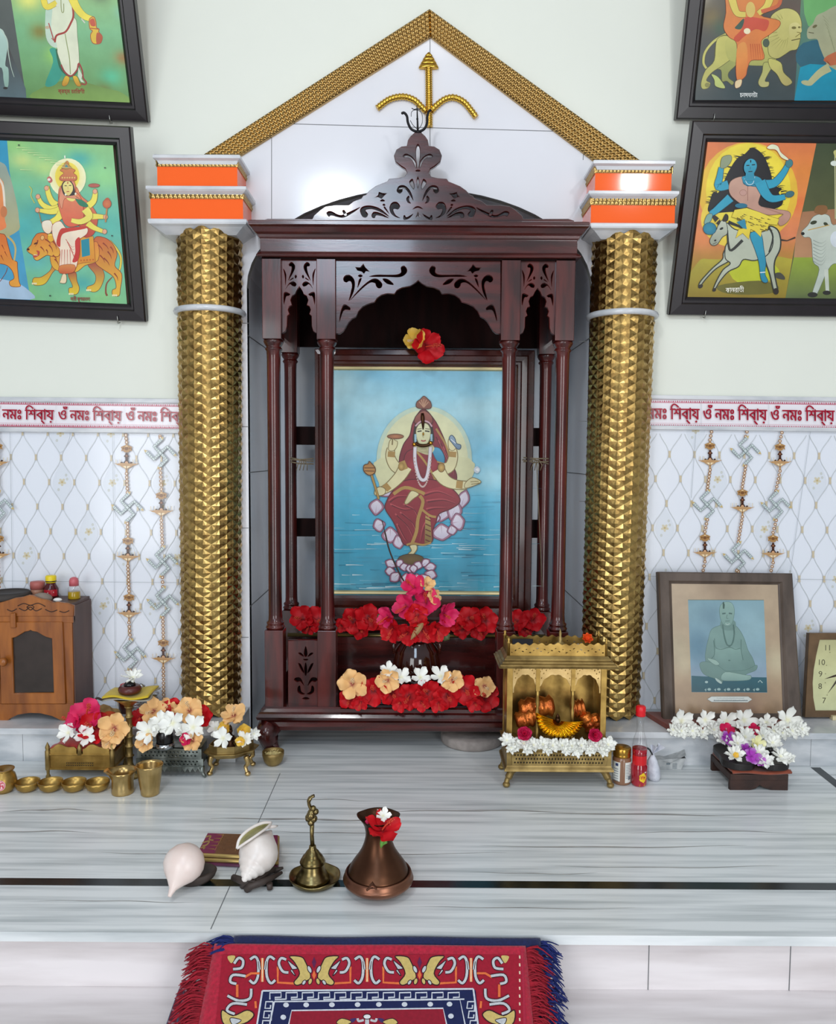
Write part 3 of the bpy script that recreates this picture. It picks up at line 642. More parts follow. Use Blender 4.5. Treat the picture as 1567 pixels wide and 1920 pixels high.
p.poly([(720, 1490), (800, 1470), (815, 1560), (840, 1640), (815, 1700), (740, 1700), (730, 1640), (770, 1620)], '#A84C3A', True, '#EBD12E', 1, ln, 5)
p.line([(1190, 1520), (1130, 1590), (1120, 1680), (1135, 1720)], (10, 22), '#8a4a34')
p.poly([(370, 1090), (400, 1060), (480, 1055), (540, 1100), (610, 1140), (640, 1230), (620, 1300), (545, 1300), (500, 1290), (460, 1310), (400, 1345), (365, 1330), (350, 1290), (310, 1265), (285, 1230), (330, 1180), (345, 1130)], '#D8742A', True, '#EBB33E', 1, ln, 6)
for a, b in (((400, 1130), (370, 1200)), ((480, 1120), (540, 1180)), ((520, 1180), (560, 1260)), ((560, 1140), (600, 1230)), ((430, 1200), (470, 1260)), ((490, 1230), (500, 1280)), ((1040, 1180), (1090, 1250)), ((1090, 1160), (1150, 1230)), ((1140, 1250), (1180, 1330)), ((1060, 1290), (1110, 1370)), ((1170, 1200), (1200, 1270)), ((580, 1330), (620, 1400)), ((1100, 1320), (1160, 1400)), ((1210, 1480), (1250, 1560)), ((560, 1290), (600, 1340))): p.line([a, ((a[0]+b[0])/2+10, (a[1]+b[1])/2), b], 16, '#93341C', taper=True)
p.poly([(385, 1240), (420, 1250), (415, 1290), (370, 1315), (350, 1300), (400, 1275)], '#C2473C'); p.line([(360, 1285), (400, 1290)], 6, '#EDEBD0'); p.ell(380, 1165, 22, 9, '#5b2616', -.4); p.ell(300, 1228, 14, 12, '#3c1a12'); p.ell(450, 1105, 20, 26, '#E6B066', .2, None, 16, ln, 4); p.ell(540, 1105, 36, 46, '#E8B02C', 0, None, 20, ln, 4); p.line([(510, 1075), (575, 1075)], 14, '#F0D35C')
for cx, cy in ((365, 1580), (755, 1690), (940, 1650), (1215, 1705)):
    for d in (-18, 0, 18): p.ell(cx+d, cy+10, 9, 11, '#F2E3B0')
# saddle cloth
p.poly([(850, 1100), (990, 1090), (1010, 1360), (880, 1370), (810, 1390), (800, 1330), (850, 1310)], '#E0A02C', False, '#D98A2A', 1, '#9c4a20', 4); p.poly([(860, 1130), (945, 1110), (955, 1290), (870, 1310)], '#118A9C', False)
for q in range(5): p.ell(860+q*32, 1345-q*2, 9, 9, '#C4641E')
# halo, cloth, body
p.ell(718, 470, 195, 205, '#F2D83A', 0, '#F4F3C4'); p.ell(715, 455, 130, 150, '#F4C81C', 0, '#F3DE4E'); p.line([(690, 265), (688, 235)], 14, '#E8F0DC')
p.poly([(640, 560), (800, 560), (860, 660), (950, 740), (1030, 860), (1030, 960), (990, 1070), (900, 1100), (880, 1000), (640, 900), (620, 760)], '#E08A5C', True, '#C23C2E', 1, '#8a3420', 4)
p.line([(310, 560), (340, 600), (330, 660), (370, 740)], 9, '#C7C45C'); p.line([(390, 790), (420, 860), (440, 950)], 8, '#B07A3C')
for pts, w in (([(600, 760), (550, 720), (515, 640), (500, 560)], (70, 40)), ([(620, 790), (540, 800), (450, 750), (410, 680)], (70, 34)), ([(630, 810), (540, 830), (420, 815)], (70, 34)), ([(930, 770), (990, 720), (1010, 640), (1005, 600)], (70, 38)), ([(930, 880), (1030, 880), (1110, 885)], (70, 34)), ([(930, 950), (1000, 1000), (1100, 1040)], (66, 34)), ([(655, 840), (610, 900), (520, 950)], (80, 44))): limb(p, pts, w, '#EDE05A', '#9C7A2A', 4)
for c in ((495, 580), (405, 670), (400, 812), (1008, 615), (1120, 885), (1110, 1040)): p.ell(*c, 24, 26, '#E5A884', 0, None, 16, '#9C5A3A', 4)
p.poly([(500, 480), (530, 455), (560, 500), (530, 525)], '#C4645A'); p.ell(522, 490, 16, 14, '#F3E3DC'); p.ell(998, 552, 60, 20, '#B75A4A', 0, None, 20, '#8a3a2a', 4); p.line([(1135, 790), (1120, 940)], 16, '#B9824A'); p.ell(1135, 745, 45, 48, '#D27A44', 0, '#C25A34', 20, '#8a3a2a', 4); p.poly([(1110, 705), (1140, 680), (1165, 705)], '#B75A34')
p.poly([(450, 940), (530, 920), (560, 980), (540, 1050), (500, 1060), (460, 1020)], '#EFE6D2', True, '#F0D8B8', 1, '#9C5A3A', 4)
p.poly([(560, 970), (640, 930), (700, 1000), (780, 1030), (920, 1000), (925, 1060), (860, 1110), (800, 1140), (840, 1200), (830, 1330), (790, 1440), (640, 1450), (640, 1250), (600, 1180), (560, 1080)], '#F0E2C8', True, '#F2D9C0', 1, '#B04030', 5)
p.poly([(800, 1140), (850, 1110), (835, 1330), (770, 1360), (800, 1260)], '#C8302A'); p.poly([(640, 1020), (720, 1000), (920, 985), (900, 1010), (700, 1050), (650, 1100), (640, 1200), (600, 1160)], '#C6382C')
for k_ in range(6): p.line([(700+k_*14, 1120+k_*28), (760+k_*8, 1200+k_*30), (800-k_*3, 1190+k_*32)], 7, '#C9584A', taper=True)
for k_ in range(4): p.line([(660+k_*28, 1230), (650+k_*34, 1440)], 8, '#C9685A', taper=True)
p.poly([(640, 1400), (790, 1390), (780, 1470), (640, 1480)], '#D88A4A', True, '#C9582E', 1, '#8a3420', 3); p.poly([(670, 1490), (705, 1500), (700, 1580), (640, 1580), (645, 1555)], '#EDD9B0', True, None, 1, '#9C5A3A', 4)
p.poly([(640, 640), (700, 600), (830, 640), (880, 760), (890, 900), (860, 960), (760, 990), (690, 960), (650, 860), (620, 740)], '#E58A60', True, '#D95E42', 1, '#9a3a24', 4)
p.poly([(790, 660), (920, 740), (930, 780), (860, 770), (820, 730)], '#1F7A58'); p.poly([(700, 620), (800, 620), (800, 700), (760, 720), (710, 690)], '#EFE27A')
limb(p, [(905, 800), (950, 880), (860, 935), (760, 920)], (84, 40), '#EFE268', '#9C7A2A', 4)
p.poly([(655, 560), (690, 500), (770, 490), (805, 560), (800, 660), (860, 700), (790, 690), (690, 690), (660, 800), (630, 700)], '#DE8468', True, '#E09A74', 1, '#9a3a24', 4)
p.poly([(660, 540), (720, 485), (780, 540), (800, 640), (760, 660), (690, 660), (660, 600)], '#2a2018'); p.poly([(672, 540), (720, 500), (768, 540), (775, 600), (745, 650), (722, 658), (700, 645), (676, 600)], '#F0E48C', True, '#E9D27A')
p.line([(688, 555), (712, 556)], 8, '#2c1c14'); p.line([(734, 552), (760, 552)], 8, '#2c1c14'); p.line([(722, 560), (726, 595)], 4, '#C79A4A'); p.line([(710, 618), (738, 616)], 9, '#B5402E'); p.ell(722, 525, 7, 9, '#B5402E')
p.poly([(640, 460), (680, 420), (640, 390), (690, 360), (705, 300), (725, 300), (745, 360), (800, 390), (780, 420), (815, 450), (800, 500), (650, 500)], '#D98E3C', True, '#C96A4A', 1, '#9a4a24', 4); p.poly([(655, 370), (700, 300), (765, 365), (710, 385)], '#B98A44', False, None, 1, '#8a5a20', 4); p.poly([(690, 360), (705, 325), (730, 360)], '#2D7F8C', False)
for q in range(6): p.ell(665+q*26, 470, 8, 9, '#E9C26A')
p.ell(700, 648, 10, 12, '#F6F2D8'); p.ell(805, 640, 10, 12, '#F6F2D8')
for a in ((205, 125), (1115, 365), (535, 1718), (1190, 1083)): p.ell(*a, 10, 7, '#2c3a34')
for q in range(10): y = 150+q*26; p.line([(180+q*60 % 500, y), (330+q*60 % 500, y+6)], 6, '#DCEBA8', taper=True)
p.text('দেবী কুশমানডা', 750, 1770, 58, '#8E3434', 205, .02); p.text('দেবী কুশমানডা', 752, 1772, 58, '#8E3434', 205, .02)
p.build('picture', M['paint'], rt); hooks(W, [(-.075, .002), (-.66, .002)], rt)
# ---- upper right: orange robed rider on a pale lion
rt, W, po, pn_, dims = framed('framed_painting', 'black framed painting of orange-robed rider on a pale lion, upper right wall', (1268, 223), (1291, 0), 2.225, math.radians(.3), 'right', .80, .047, .55)
p = Painter(po, pn_, (1280, 0, 5.46))
p.base([(235, -1200), (2600, -1200), (2600, 1030), (125, 1025)], blotch(3, ('#6a6450', '#7C7360', '#51504A', '#3C4A4C'), [(.0, .52, .05, '#A39A86'), (.05, .62, .05, '#7a6a44'), (.1, .67, .04, '#4A6450'), (.02, .9, .08, '#4E5450'), (.3, .7, .1, '#453F40'), (.2, .95, .1, '#2E4246'), (.38, .6, .07, '#6A5A50')]), 50, 50)
p.poly([(1290, -1200), (2600, -1200), (2600, 1030), (1140, 1030)], '#7FA05C', False, '#3A6E74'); p.poly([(1290, -300), (1700, -300), (1700, 300), (1280, 260)], '#6FAF6A'); p.poly([(1230, 440), (1700, 420), (1700, 700), (1200, 680)], '#2E6474'); p.poly([(1200, 690), (1300, 655), (1750, 680), (2600, 650), (2600, 1030), (1140, 1030)], '#1296B0', False, '#0E8CAA')
lc, l2, ol = '#C9C46A', '#AEB060', '#5c5a2c'
p.poly([(1560, 60), (1700, 40), (1700, 700), (1500, 680), (1450, 600), (1400, 480), (1370, 400), (1280, 395), (1275, 300), (1330, 240), (1370, 160), (1450, 120)], '#A3A98A', True, '#A9A882'); p.line([(1500, 690), (1400, 750), (1300, 850)], (90, 60), '#B9B98A'); p.ell(1270, 850, 60, 26, '#B9B98A', .2); p.ell(1350, 270, 26, 14, '#6a6440', -.5); p.line([(1285, 330), (1340, 340)], 8, '#5c5a3c'); p.line([(1690, 560), (1500, 620), (1470, 640)], (160, 60), '#C06A44')
for q in range(9): p.line([(1430+q*14, 160+q*40), (1500+q*8, 230+q*44)], 6, '#8C926E', taper=True)
p.line([(440, 350), (320, 420), (230, 530), (210, 640), (240, 700)], 30, ol); p.line([(440, 350), (320, 420), (230, 530), (210, 640), (240, 700)], 22, lc)
p.poly([(340, 430), (450, 360), (560, 500), (560, 640), (470, 740), (470, 800), (520, 840), (500, 870), (450, 830), (400, 830), (390, 720), (330, 680)], l2, True, '#8F9450', 1, ol, 5)
p.poly([(350, 400), (480, 380), (520, 560), (420, 660), (300, 740), (240, 820), (280, 850), (260, 900), (200, 910), (185, 850), (230, 720), (320, 620)], lc, True, '#B9B560', 1, ol, 5)
p.poly([(470, 380), (900, 380), (960, 560), (900, 660), (700, 670), (540, 640), (450, 580)], lc, True, '#A9AA5C')
p.poly([(830, 640), (920, 660), (870, 760), (840, 830), (880, 840), (870, 885), (800, 890), (770, 840), (810, 740)], l2, True, '#C0BA78', 1, ol, 5); p.poly([(880, 600), (1000, 640), (1030, 740), (1100, 810), (1115, 850), (1060, 880), (1010, 850), (960, 760), (890, 690)], lc, True, '#B5A868', 1, ol, 5)
p.poly([(900, 170), (1000, 95), (1100, 90), (1180, 140), (1215, 240), (1205, 330), (1200, 400), (1170, 500), (1100, 520), (1040, 560), (960, 600), (880, 560), (870, 400), (900, 300)], '#CFC878', True, '#BDB66A', 1, ol, 5)
p.poly([(1090, 260), (1150, 230), (1200, 260), (1215, 320), (1190, 350), (1200, 400), (1120, 420), (1090, 360)], '#D8D08A', True, '#C7BE72'); p.ell(1135, 285, 24, 14, '#7a7238'); p.ell(1190, 280, 14, 10, '#7a7238'); p.line([(1110, 415), (1200, 395)], 9, '#5c5426'); p.line([(1165, 330), (1200, 340), (1150, 380)], 8, '#8a803e')
for q in range(14): a = -.6+q*.28; p.line([(1030+70*math.cos(a+1.5), 300+110*math.sin(a+1.5)), (990+150*math.cos(a+1.7), 330+190*math.sin(a+1.7))], 7, '#A39E56', taper=True)
p.poly([(290, 760), (360, 790), (430, 890), (400, 905), (330, 880), (320, 820)], '#BFCB74', True, None, 1, ol, 4); p.ell(250, 870, 26, 24, '#8a8748')
p.poly([(440, 130), (480, -200), (1000, -200), (1020, -20), (960, 80), (800, 160), (980, 210), (980, 280), (880, 360), (800, 430), (830, 600), (700, 620), (660, 700), (640, 780), (560, 830), (540, 700), (550, 450), (470, 380), (415, 280)], '#DB8A48', True, '#DE7A3C', 1, '#8a4020', 5)
p.poly([(640, 180), (800, 190), (880, 220), (840, 320), (740, 300), (620, 380), (560, 430), (520, 390), (600, 300)], '#CF5540', True, '#C9502F'); p.poly([(560, 470), (640, 440), (660, 600), (620, 790), (560, 810), (545, 640)], '#E59A4C', True, '#DE7A34'); p.poly([(620, 190), (560, 250), (530, 290), (590, 300), (620, 240)], '#3E5A4C'); p.ell(850, 440, 34, 44, '#4E5C4A')
for q in range(6): p.line([(690+q*22, 450), (700+q*24, 620)], 9, '#C4582E', taper=True)
limb(p, [(490, -60), (520, 60), (560, 140), (640, 150)], (80, 50), '#E0CC62', '#8a6a2a', 4); limb(p, [(900, -60), (860, 60), (770, 140)], (80, 50), '#E0CC62', '#8a6a2a', 4); p.ell(690, 100, 48, 80, '#DDC06A'); p.line([(1000, -40), (970, 60), (800, 120)], (36, 40), '#CF6A44'); p.ell(655, 320, 34, 30, '#F0E6BE'); p.poly([(540, 830), (600, 815), (590, 880), (545, 905), (530, 880)], '#E6CFA0', True, None, 1, '#8a5a3a', 4)
p.text('চনদঘনটা', 580, 995, 66, '#E9EEEA', 180, 0); p.text('চনদঘনটা', 582, 997, 66, '#E9EEEA', 180, 0)
p.build('picture', M['paint'], rt); hooks(W, [(.10, .002), (.62, .002)], rt)
# ---- lower right: blue figure on a donkey
rt, W, po, pn_, dims = framed('framed_painting', 'black framed painting of a blue figure riding a grey donkey, lower right wall', (1254, 591), (1299, 226), 2.228, math.radians(.3), 'right', .80, .048)
p = Painter(po, pn_, (1270, 240, 5.2763))
p.base([(300, 118), (2700, 118), (2700, 1695), (95, 1690)], blotch(4, ('#E07A48', '#E58A3E', '#E58A4A', '#DE8458', '#A8862E', '#7d6a24'), [(.1, .0, .05, '#C9784A'), (.02, .25, .05, '#E2743C'), (.03, .6, .06, '#E58A50'), (.38, .4, .05, '#E8743E'), (.2, .9, .06, '#8C8A2A'), (.28, .83, .06, '#B9BF2C'), (.05, .86, .05, '#B08A2A')]), 50, 40)
p.ell(700, 640, 490, 500, '#F0DC3A', 0, '#E9B93A'); p.ell(700, 620, 420, 470, '#F4E54A', 0, '#EFD83E'); p.ell(560, 900, 330, 280, '#EFE04C', 0, '#EBCB48')
p.poly([(200, 1330), (400, 1300), (1150, 1300), (1070, 1690), (100, 1690)], '#B4A83A', True, '#8C7424'); p.poly([(520, 1330), (900, 1320), (1000, 1480), (600, 1530)], '#BFC62E'); p.poly([(400, 1560), (800, 1510), (1000, 1570), (900, 1640), (500, 1640)], '#6E6A2C')
p.poly([(1380, 118), (2700, 118), (2700, 1695), (1065, 1690), (1170, 1100), (1290, 560)], '#3C4A30', False, '#6C6A3C'); p.poly([(1235, 830), (1567, 800), (2700, 800), (2700, 1280), (1150, 1280), (1170, 1080)], '#A37250', False, '#B98A64'); p.poly([(1150, 1280), (2700, 1280), (2700, 1695), (1065, 1690)], '#93A83A', False, '#5E6C44')
# bull of the next picture
bl = '#C9D0C2'
p.poly([(1225, 1030), (1290, 960), (1340, 880), (1420, 850), (1500, 870), (1540, 960), (1700, 940), (1700, 1400), (1560, 1340), (1480, 1420), (1380, 1640), (1330, 1640), (1400, 1400), (1340, 1320), (1320, 1100), (1250, 1080)], bl, True, '#B9C4B8', 1, '#6a7466', 5); p.poly([(1450, 1400), (1490, 1400), (1500, 1620), (1465, 1620)], bl, False); p.ell(1335, 1650, 50, 26, '#2c2c28'); p.ell(1475, 1630, 40, 22, '#2c2c28'); p.ell(1345, 935, 34, 18, '#39402c', -.3); p.ell(1465, 950, 24, 16, '#39402c', .5); p.ell(1238, 1045, 18, 16, '#1d1d1a'); p.poly([(1350, 830), (1380, 770), (1470, 770), (1480, 830), (1430, 860), (1390, 850)], '#8A6038'); p.line([(1290, 1010), (1500, 960)], 9, '#C9A75C'); p.ell(1570, 1100, 60, 80, '#D5DCE0')
for q in range(7): p.line([(1340, 1110+q*34), (1420, 1140+q*36), (1470, 1110+q*30)], 7, '#8E9A90', taper=True)
p.line([(1555, 240), (1560, 900)], 12, '#B9B98A'); p.ell(1548, 350, 36, 26, '#DCE3D6'); p.poly([(1540, 240), (1567, 220), (1567, 300)], '#C9C47A')
# hair
hb = [(740, 195), (660, 260), (590, 300), (520, 400), (470, 500), (450, 560), (400, 640), (350, 640), (320, 720), (300, 820), (380, 840), (540, 830), (800, 830), (960, 800), (1030, 760), (1040, 700), (1000, 640), (1030, 600), (940, 560), (930, 480), (900, 380), (840, 260)]
p.poly(hb, '#15161B', True)
rr = random.Random(5)
for a, b in ((470, 480), (520, 390), (590, 300), (660, 250), (330, 700), (310, 760), (830, 270), (880, 340), (910, 410), (930, 470), (950, 530), (1020, 600), (1040, 690), (1010, 760), (960, 800), (360, 640), (740, 210), (890, 300), (1050, 640)):
    sg = 1 if a > 700 else -1
    for q in range(3): y = b+rr.uniform(-24, 24); p.line([(a-sg*30, y), (a+sg*10, y-8), (a+sg*rr.uniform(25, 45), y+rr.uniform(-22, 6))], 9, '#15161B', taper=True)
bc, bd = '#2E9CB8', '#17485c'
dk, dl = '#BCC4B0', '#30342e'
# donkey
p.poly([(1010, 1095), (1080, 1110), (1160, 1075), (1165, 1090), (1080, 1120), (1010, 1115)], '#3a3028', False)
p.poly([(960, 1440), (1010, 1430), (1055, 1470), (1050, 1500), (960, 1475)], '#4a4a40', True)
p.poly([(900, 980), (980, 1000), (1015, 1090), (1010, 1200), (960, 1310), (955, 1430), (985, 1600), (950, 1610), (910, 1450), (870, 1330), (860, 1250), (920, 1150)], dk, True, '#A9AE98', 1, dl, 14)
p.poly([(480, 1200), (560, 1260), (500, 1320), (380, 1390), (280, 1490), (225, 1560), (205, 1565), (230, 1510), (340, 1390), (440, 1300), (450, 1240)], dk, True, '#A9AE98', 1, dl, 10)
p.poly([(480, 940), (560, 1000), (700, 1030), (820, 1030), (920, 1010), (940, 1150), (880, 1260), (760, 1310), (650, 1300), (600, 1370), (500, 1420), (420, 1510), (370, 1590), (350, 1595), (390, 1500), (450, 1400), (520, 1340), (470, 1290), (470, 1180), (500, 1100)], dk, True, '#B4B8A2', 1, dl, 10)
p.line([(490, 1010), (500, 1150), (530, 1210), (640, 1110)], (16, 30), dl, True, True); p.line([(500, 930), (600, 970), (660, 1000)], (34, 10), '#26282a'); p.line([(900, 980), (940, 1080), (900, 1230)], (20, 12), dl)
p.poly([(395, 970), (440, 910), (480, 940), (490, 1040), (440, 1080), (390, 1150), (340, 1160), (315, 1120), (340, 1060), (385, 1000)], '#C4CAB6', True, '#9AA08C', 1, dl, 6); p.ell(432, 995, 20, 11, '#1f2420', -.5); p.ell(370, 1112, 12, 9, '#23231f', -.5); p.line([(345, 1150), (385, 1130)], 5, '#3a3a34')
for pts in ([(400, 960), (345, 890), (360, 860), (420, 910)], [(440, 920), (470, 850), (500, 870), (490, 920)]): p.poly(pts, '#2f2a22')
p.line([(370, 940), (410, 900)], 12, '#D8C14A'); p.ell(225, 1565, 26, 18, '#2c2620', -.6); p.ell(360, 1600, 20, 16, '#2c2620', -.6); p.ell(970, 1615, 28, 32, '#2c2620')
# rider
limb(p, [(500, 560), (400, 580), (415, 480), (430, 390)], (86, 44), bc, bd, 5); p.poly([(420, 380), (440, 290), (520, 270), (530, 320), (490, 380), (440, 400)], '#8E9A7A', True, None, 1, '#4a5a50', 4)
limb(p, [(870, 560), (960, 540), (1040, 450), (1085, 370)], (90, 44), bc, bd, 5); p.ell(1100, 350, 36, 42, '#3F7F86', .3, None, 18, bd, 4); p.poly([(1080, 320), (1020, 290), (970, 220), (900, 210), (880, 190), (930, 160), (990, 180), (1020, 240), (1090, 300)], '#E4E9C2', True, None, 1, '#B5452E', 5)
p.poly([(520, 530), (640, 480), (800, 520), (820, 640), (800, 760), (940, 800), (1080, 820), (1115, 860), (1090, 920), (1040, 960), (1000, 960), (990, 900), (1040, 850), (900, 860), (800, 830), (680, 780), (580, 720), (510, 640)], '#C9A08C', True, '#B98A78', 1, '#7a5a4c', 4)
p.ell(645, 640, 34, 30, '#C4988A', 0, None, 18, '#8a5a4a', 3); p.line([(690, 560), (690, 720)], 6, '#9A6A5C'); p.line([(860, 790), (1030, 850)], 10, '#A67866')
p.poly([(640, 480), (740, 470), (820, 500), (850, 580), (760, 580), (660, 560), (640, 520)], bc, True, '#2588A6', 1, bd, 4); p.line([(660, 500), (690, 555), (740, 550), (760, 480)], 7, '#BFD6DC'); p.line([(650, 540), (690, 575), (760, 560)], 6, '#1d5a70')
limb(p, [(810, 530), (870, 650), (940, 700), (1060, 680)], (110, 46), bc, bd, 5); p.ell(1105, 655, 46, 30, '#3F6E78', -.3, None, 18, bd, 4)
limb(p, [(520, 690), (440, 760), (370, 820), (320, 850)], (84, 46), bc, bd, 5); p.poly([(340, 850), (330, 910), (290, 950), (260, 940), (290, 860)], '#7FA89A', True, None, 1, bd, 4); p.ell(315, 995, 65, 60, '#2F93AA', 0, '#1F7A94', 24, bd, 5)
p.ell(625, 768, 62, 24, '#23708a')
p.poly([(730, 1030), (820, 1040), (850, 1200), (870, 1330), (860, 1440), (890, 1510), (860, 1530), (820, 1490), (800, 1330), (760, 1200), (715, 1080)], bc, True, '#2588A6', 1, bd, 5); p.line([(810, 1430), (865, 1425)], 10, '#D5DFE0')
p.poly([(560, 810), (680, 790), (800, 830), (900, 870), (1000, 900), (980, 960), (900, 950), (880, 1020), (830, 1000), (820, 1080), (760, 1020), (720, 1000), (700, 1100), (640, 1040), (570, 1090), (600, 1000), (660, 990), (680, 920), (600, 900), (530, 880)], '#EAD84A', False, '#E2C93E', 1, '#8a7420', 4)
for q in range(34): x = 570+rr.random()*350; y = 830+(x-570)*.22+rr.random()*120; p.line([(x, y), (x+34, y+9)], 9, '#4A3A1A', taper=True)
p.poly([(580, 930), (660, 900), (680, 1000), (640, 990)], '#2C8CA8', False)
p.poly([(650, 400), (665, 340), (710, 305), (760, 320), (780, 380), (750, 450), (710, 475), (670, 450)], '#37A4BE', True, '#2C92AE', 1, bd, 4); p.poly([(670, 450), (750, 450), (760, 520), (660, 520)], '#2C92AE', False); p.line([(675, 372), (705, 370)], 10, '#0d1a20'); p.line([(730, 366), (762, 362)], 10, '#0d1a20'); p.ell(718, 330, 6, 15, '#0d1a20'); p.line([(715, 385), (712, 410)], 5, '#1d6278'); p.line([(695, 432), (735, 430)], 10, '#123c4c')
p.text('কালরাতী', 470, 1625, 70, '#EDEBD8', 180, -.02); p.text('কালরাতী', 472, 1627, 70, '#EDEBD8', 180, -.02)
p.build('picture', M['paint'], rt); hooks(W, [(.098, .002), (.66, .002)], rt)
# ---------------------------------------------------------------- the wooden shrine
M['wood'] = mat('mahogany', '#581C17', .28, col2='#2C0C0A', scale=5, stretch=(9, 9, 1.2), spec=.4, coat=.5, bump=.06, bscale=30, detail=8)
M['woodh'] = mat('mahogany_rail', '#521A16', .25, col2='#2A0C0A', scale=5, stretch=(1.2, 9, 9), spec=.45, coat=.7, bump=.06, bscale=30, detail=8)
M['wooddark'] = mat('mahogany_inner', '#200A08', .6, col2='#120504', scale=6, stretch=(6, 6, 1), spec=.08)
M['iron'] = mat('black_iron', '#1c1a1d', .4, metal=.7)
M['brassrim'] = mat('worn_brass_rim', '#8F7C4C', .35, metal=.9)
FY = 2.14; BY = 2.42
def X(px, py=700, y=FY): return P(px, py, y).x
def Zp(py, y=FY, px=785): return P(px, py, y).z
cxs = X(783.5)
shr = thing('wooden_shrine', 'tall dark mahogany shrine with carved arch and crown, in the white niche', 'shrine', (cxs, FY+.15, 0))
hw_o = cxs - X(491, 560); hw_i = cxs - X(593, 560); bw = X(527, 560)-X(491, 560)
zb0, zb1 = Zp(1348), Zp(1326); zt = Zp(484); zbk = Zp(637)
# base
b = MB(); b.stack(cxs-hw_o-.004, cxs+hw_o+.004, FY-.004, BY+.06, [(.0, zb0), (.014, zb0), (.017, zb0+.008), (.012, zb0+.016), (.006, zb0+.02), (.004, zb1-.004), (0, zb1)]); b.build('plinth_moulding', M['woodh'], shr)
za = Zp(1372); b = MB(); b.stack(cxs-hw_o, cxs+hw_o, FY-.002, BY+.055, [(-.004, za), (.004, za+.004), (.009, za+.016), (.008, zb0-.008), (0, zb0)]); b.build('apron', M['woodh'], shr)
for sx in (-1, 1):
    for fy in (FY+.012, BY+.03):
        k = MB(); x = cxs+sx*(hw_o-.02); oy = -1 if fy < FY+.1 else 1
        pts = [(x+sx*.006, fy+oy*.004, za+.014), (x+sx*.016, fy+oy*.016, za-.006), (x+sx*.008, fy+oy*.010, za-.034), (x-sx*.006, fy+oy*.002, .03), (x-sx*.002, fy+oy*.006, .018), (x+sx*.004, fy+oy*.014, .009)]
        k.tube(pts, [.034, .032, .024, .015, .018, .009], 12)
        k.ell((x+sx*.004, fy+oy*.012, .010), (.02, .022, .010)); k.build('cabriole_foot', M['wood'], shr)
# floor, step shelf
zf = Zp(1332); b = MB(); b.box(cxs-hw_o+.005, cxs+hw_o-.005, FY+.005, BY+.05, zf-.012, zf); b.build('floor_board', M['woodh'], shr)
SY = 2.345; zs = Zp(1190, SY); b = MB(); b.box(cxs-hw_o+.03, cxs+hw_o-.03, SY, BY+.05, zf, zs); b.build('step_shelf', M['woodh'], shr)
b = MB(); b.tube([(cxs-hw_o+.03, SY-.003, zs-.002), (cxs+hw_o-.03, SY-.003, zs-.002)], .006, 8); b.build('shelf_rim', M['brassrim'], shr)
# posts
def post(x, y, w, name='post'):
    k = MB(); zl = Zp(1184); zr = Zp(1176); d = w
    k.box(x-w/2, x+w/2, y, y+d, zb1-.002, zl); k.box(x-w/2, x+w/2, y, y+d, zbk, zt)
    r = w*.36; c = (x, y+d/2, 0)
    k.lathe([(r*1.25, zl), (r*1.45, zl+.006), (r*1.2, zl+.012), (r*1.35, zl+.018), (r*1.05, zl+.024), (r, zl+.04), (r*.96, (zl+zbk)/2), (r, zbk-.05), (r*1.05, zbk-.03), (r*1.3, zbk-.024), (r*1.05, zbk-.018), (r*1.3, zbk-.012), (r*1.5, zbk-.005), (r*1.4, zbk)], c, 24)
    # fluting rib between half rounds
    return k.build(name, M['wood'], shr, bevel=.0015)
for sx in (-1, 1):
    post(cxs+sx*(hw_o-bw/2), FY, bw); post(cxs+sx*(hw_i-bw/2), FY, bw)
    post(cxs+sx*(hw_o-bw/2), BY, bw)
# lower carved panels
def px_list(pts, zoom, y, mirror=None):
    out = [P(zoom[0]+a/zoom[2], zoom[1]+b_/zoom[2], y) for a, b_ in pts]; return [(v.x, v.z) for v in out]
def mir(pts, cx): return [(2*cx-a, b_) for a, b_ in pts][::-1]
zl_ = (480, 1060, 3.265)
hL = [spline(h, 4) for h in ([(304, 492), (316, 540), (304, 562), (292, 540)], [(258, 535), (278, 535), (296, 560), (272, 550)], [(352, 535), (332, 535), (314, 560), (338, 550)], [(290, 572), (320, 572), (312, 582), (296, 582)], [(304, 590), (314, 640), (304, 680), (294, 640)], [(258, 600), (276, 606), (298, 660), (278, 645)], [(352, 600), (334, 606), (312, 660), (332, 645)], [(232, 700), (245, 685), (275, 690), (296, 740), (270, 712), (250, 715)], [(378, 700), (365, 685), (335, 690), (314, 740), (340, 712), (360, 715)], [(255, 745), (270, 735), (278, 770), (300, 785), (280, 792), (255, 775)], [(355, 745), (340, 735), (332, 770), (310, 785), (330, 792), (355, 775)], [(280, 815), (305, 805), (330, 815), (305, 822)])]
for sx in (-1, 1):
    oL = [(198, 462), (412, 462), (412, 873), (198, 873)]
    pts = px_list(oL, zl_, FY+.014); hs = [px_list(h, zl_, FY+.014) for h in hL]
    if sx > 0: f = lambda q: [(2*cxs-x, z) for x, z in q]; pts = f(pts); hs = [f(h) for h in hs]
    fret('carved_panel', pts, hs, .014, M['wood'], shr, FY+.012)
    k = MB(); x0, x1 = min(p_[0] for p_ in pts), max(p_[0] for p_ in pts); k.box(x0, x1, FY+.03, FY+.034, zb1, pts[0][1]); k.build('panel_backing', M['wooddark'], shr)
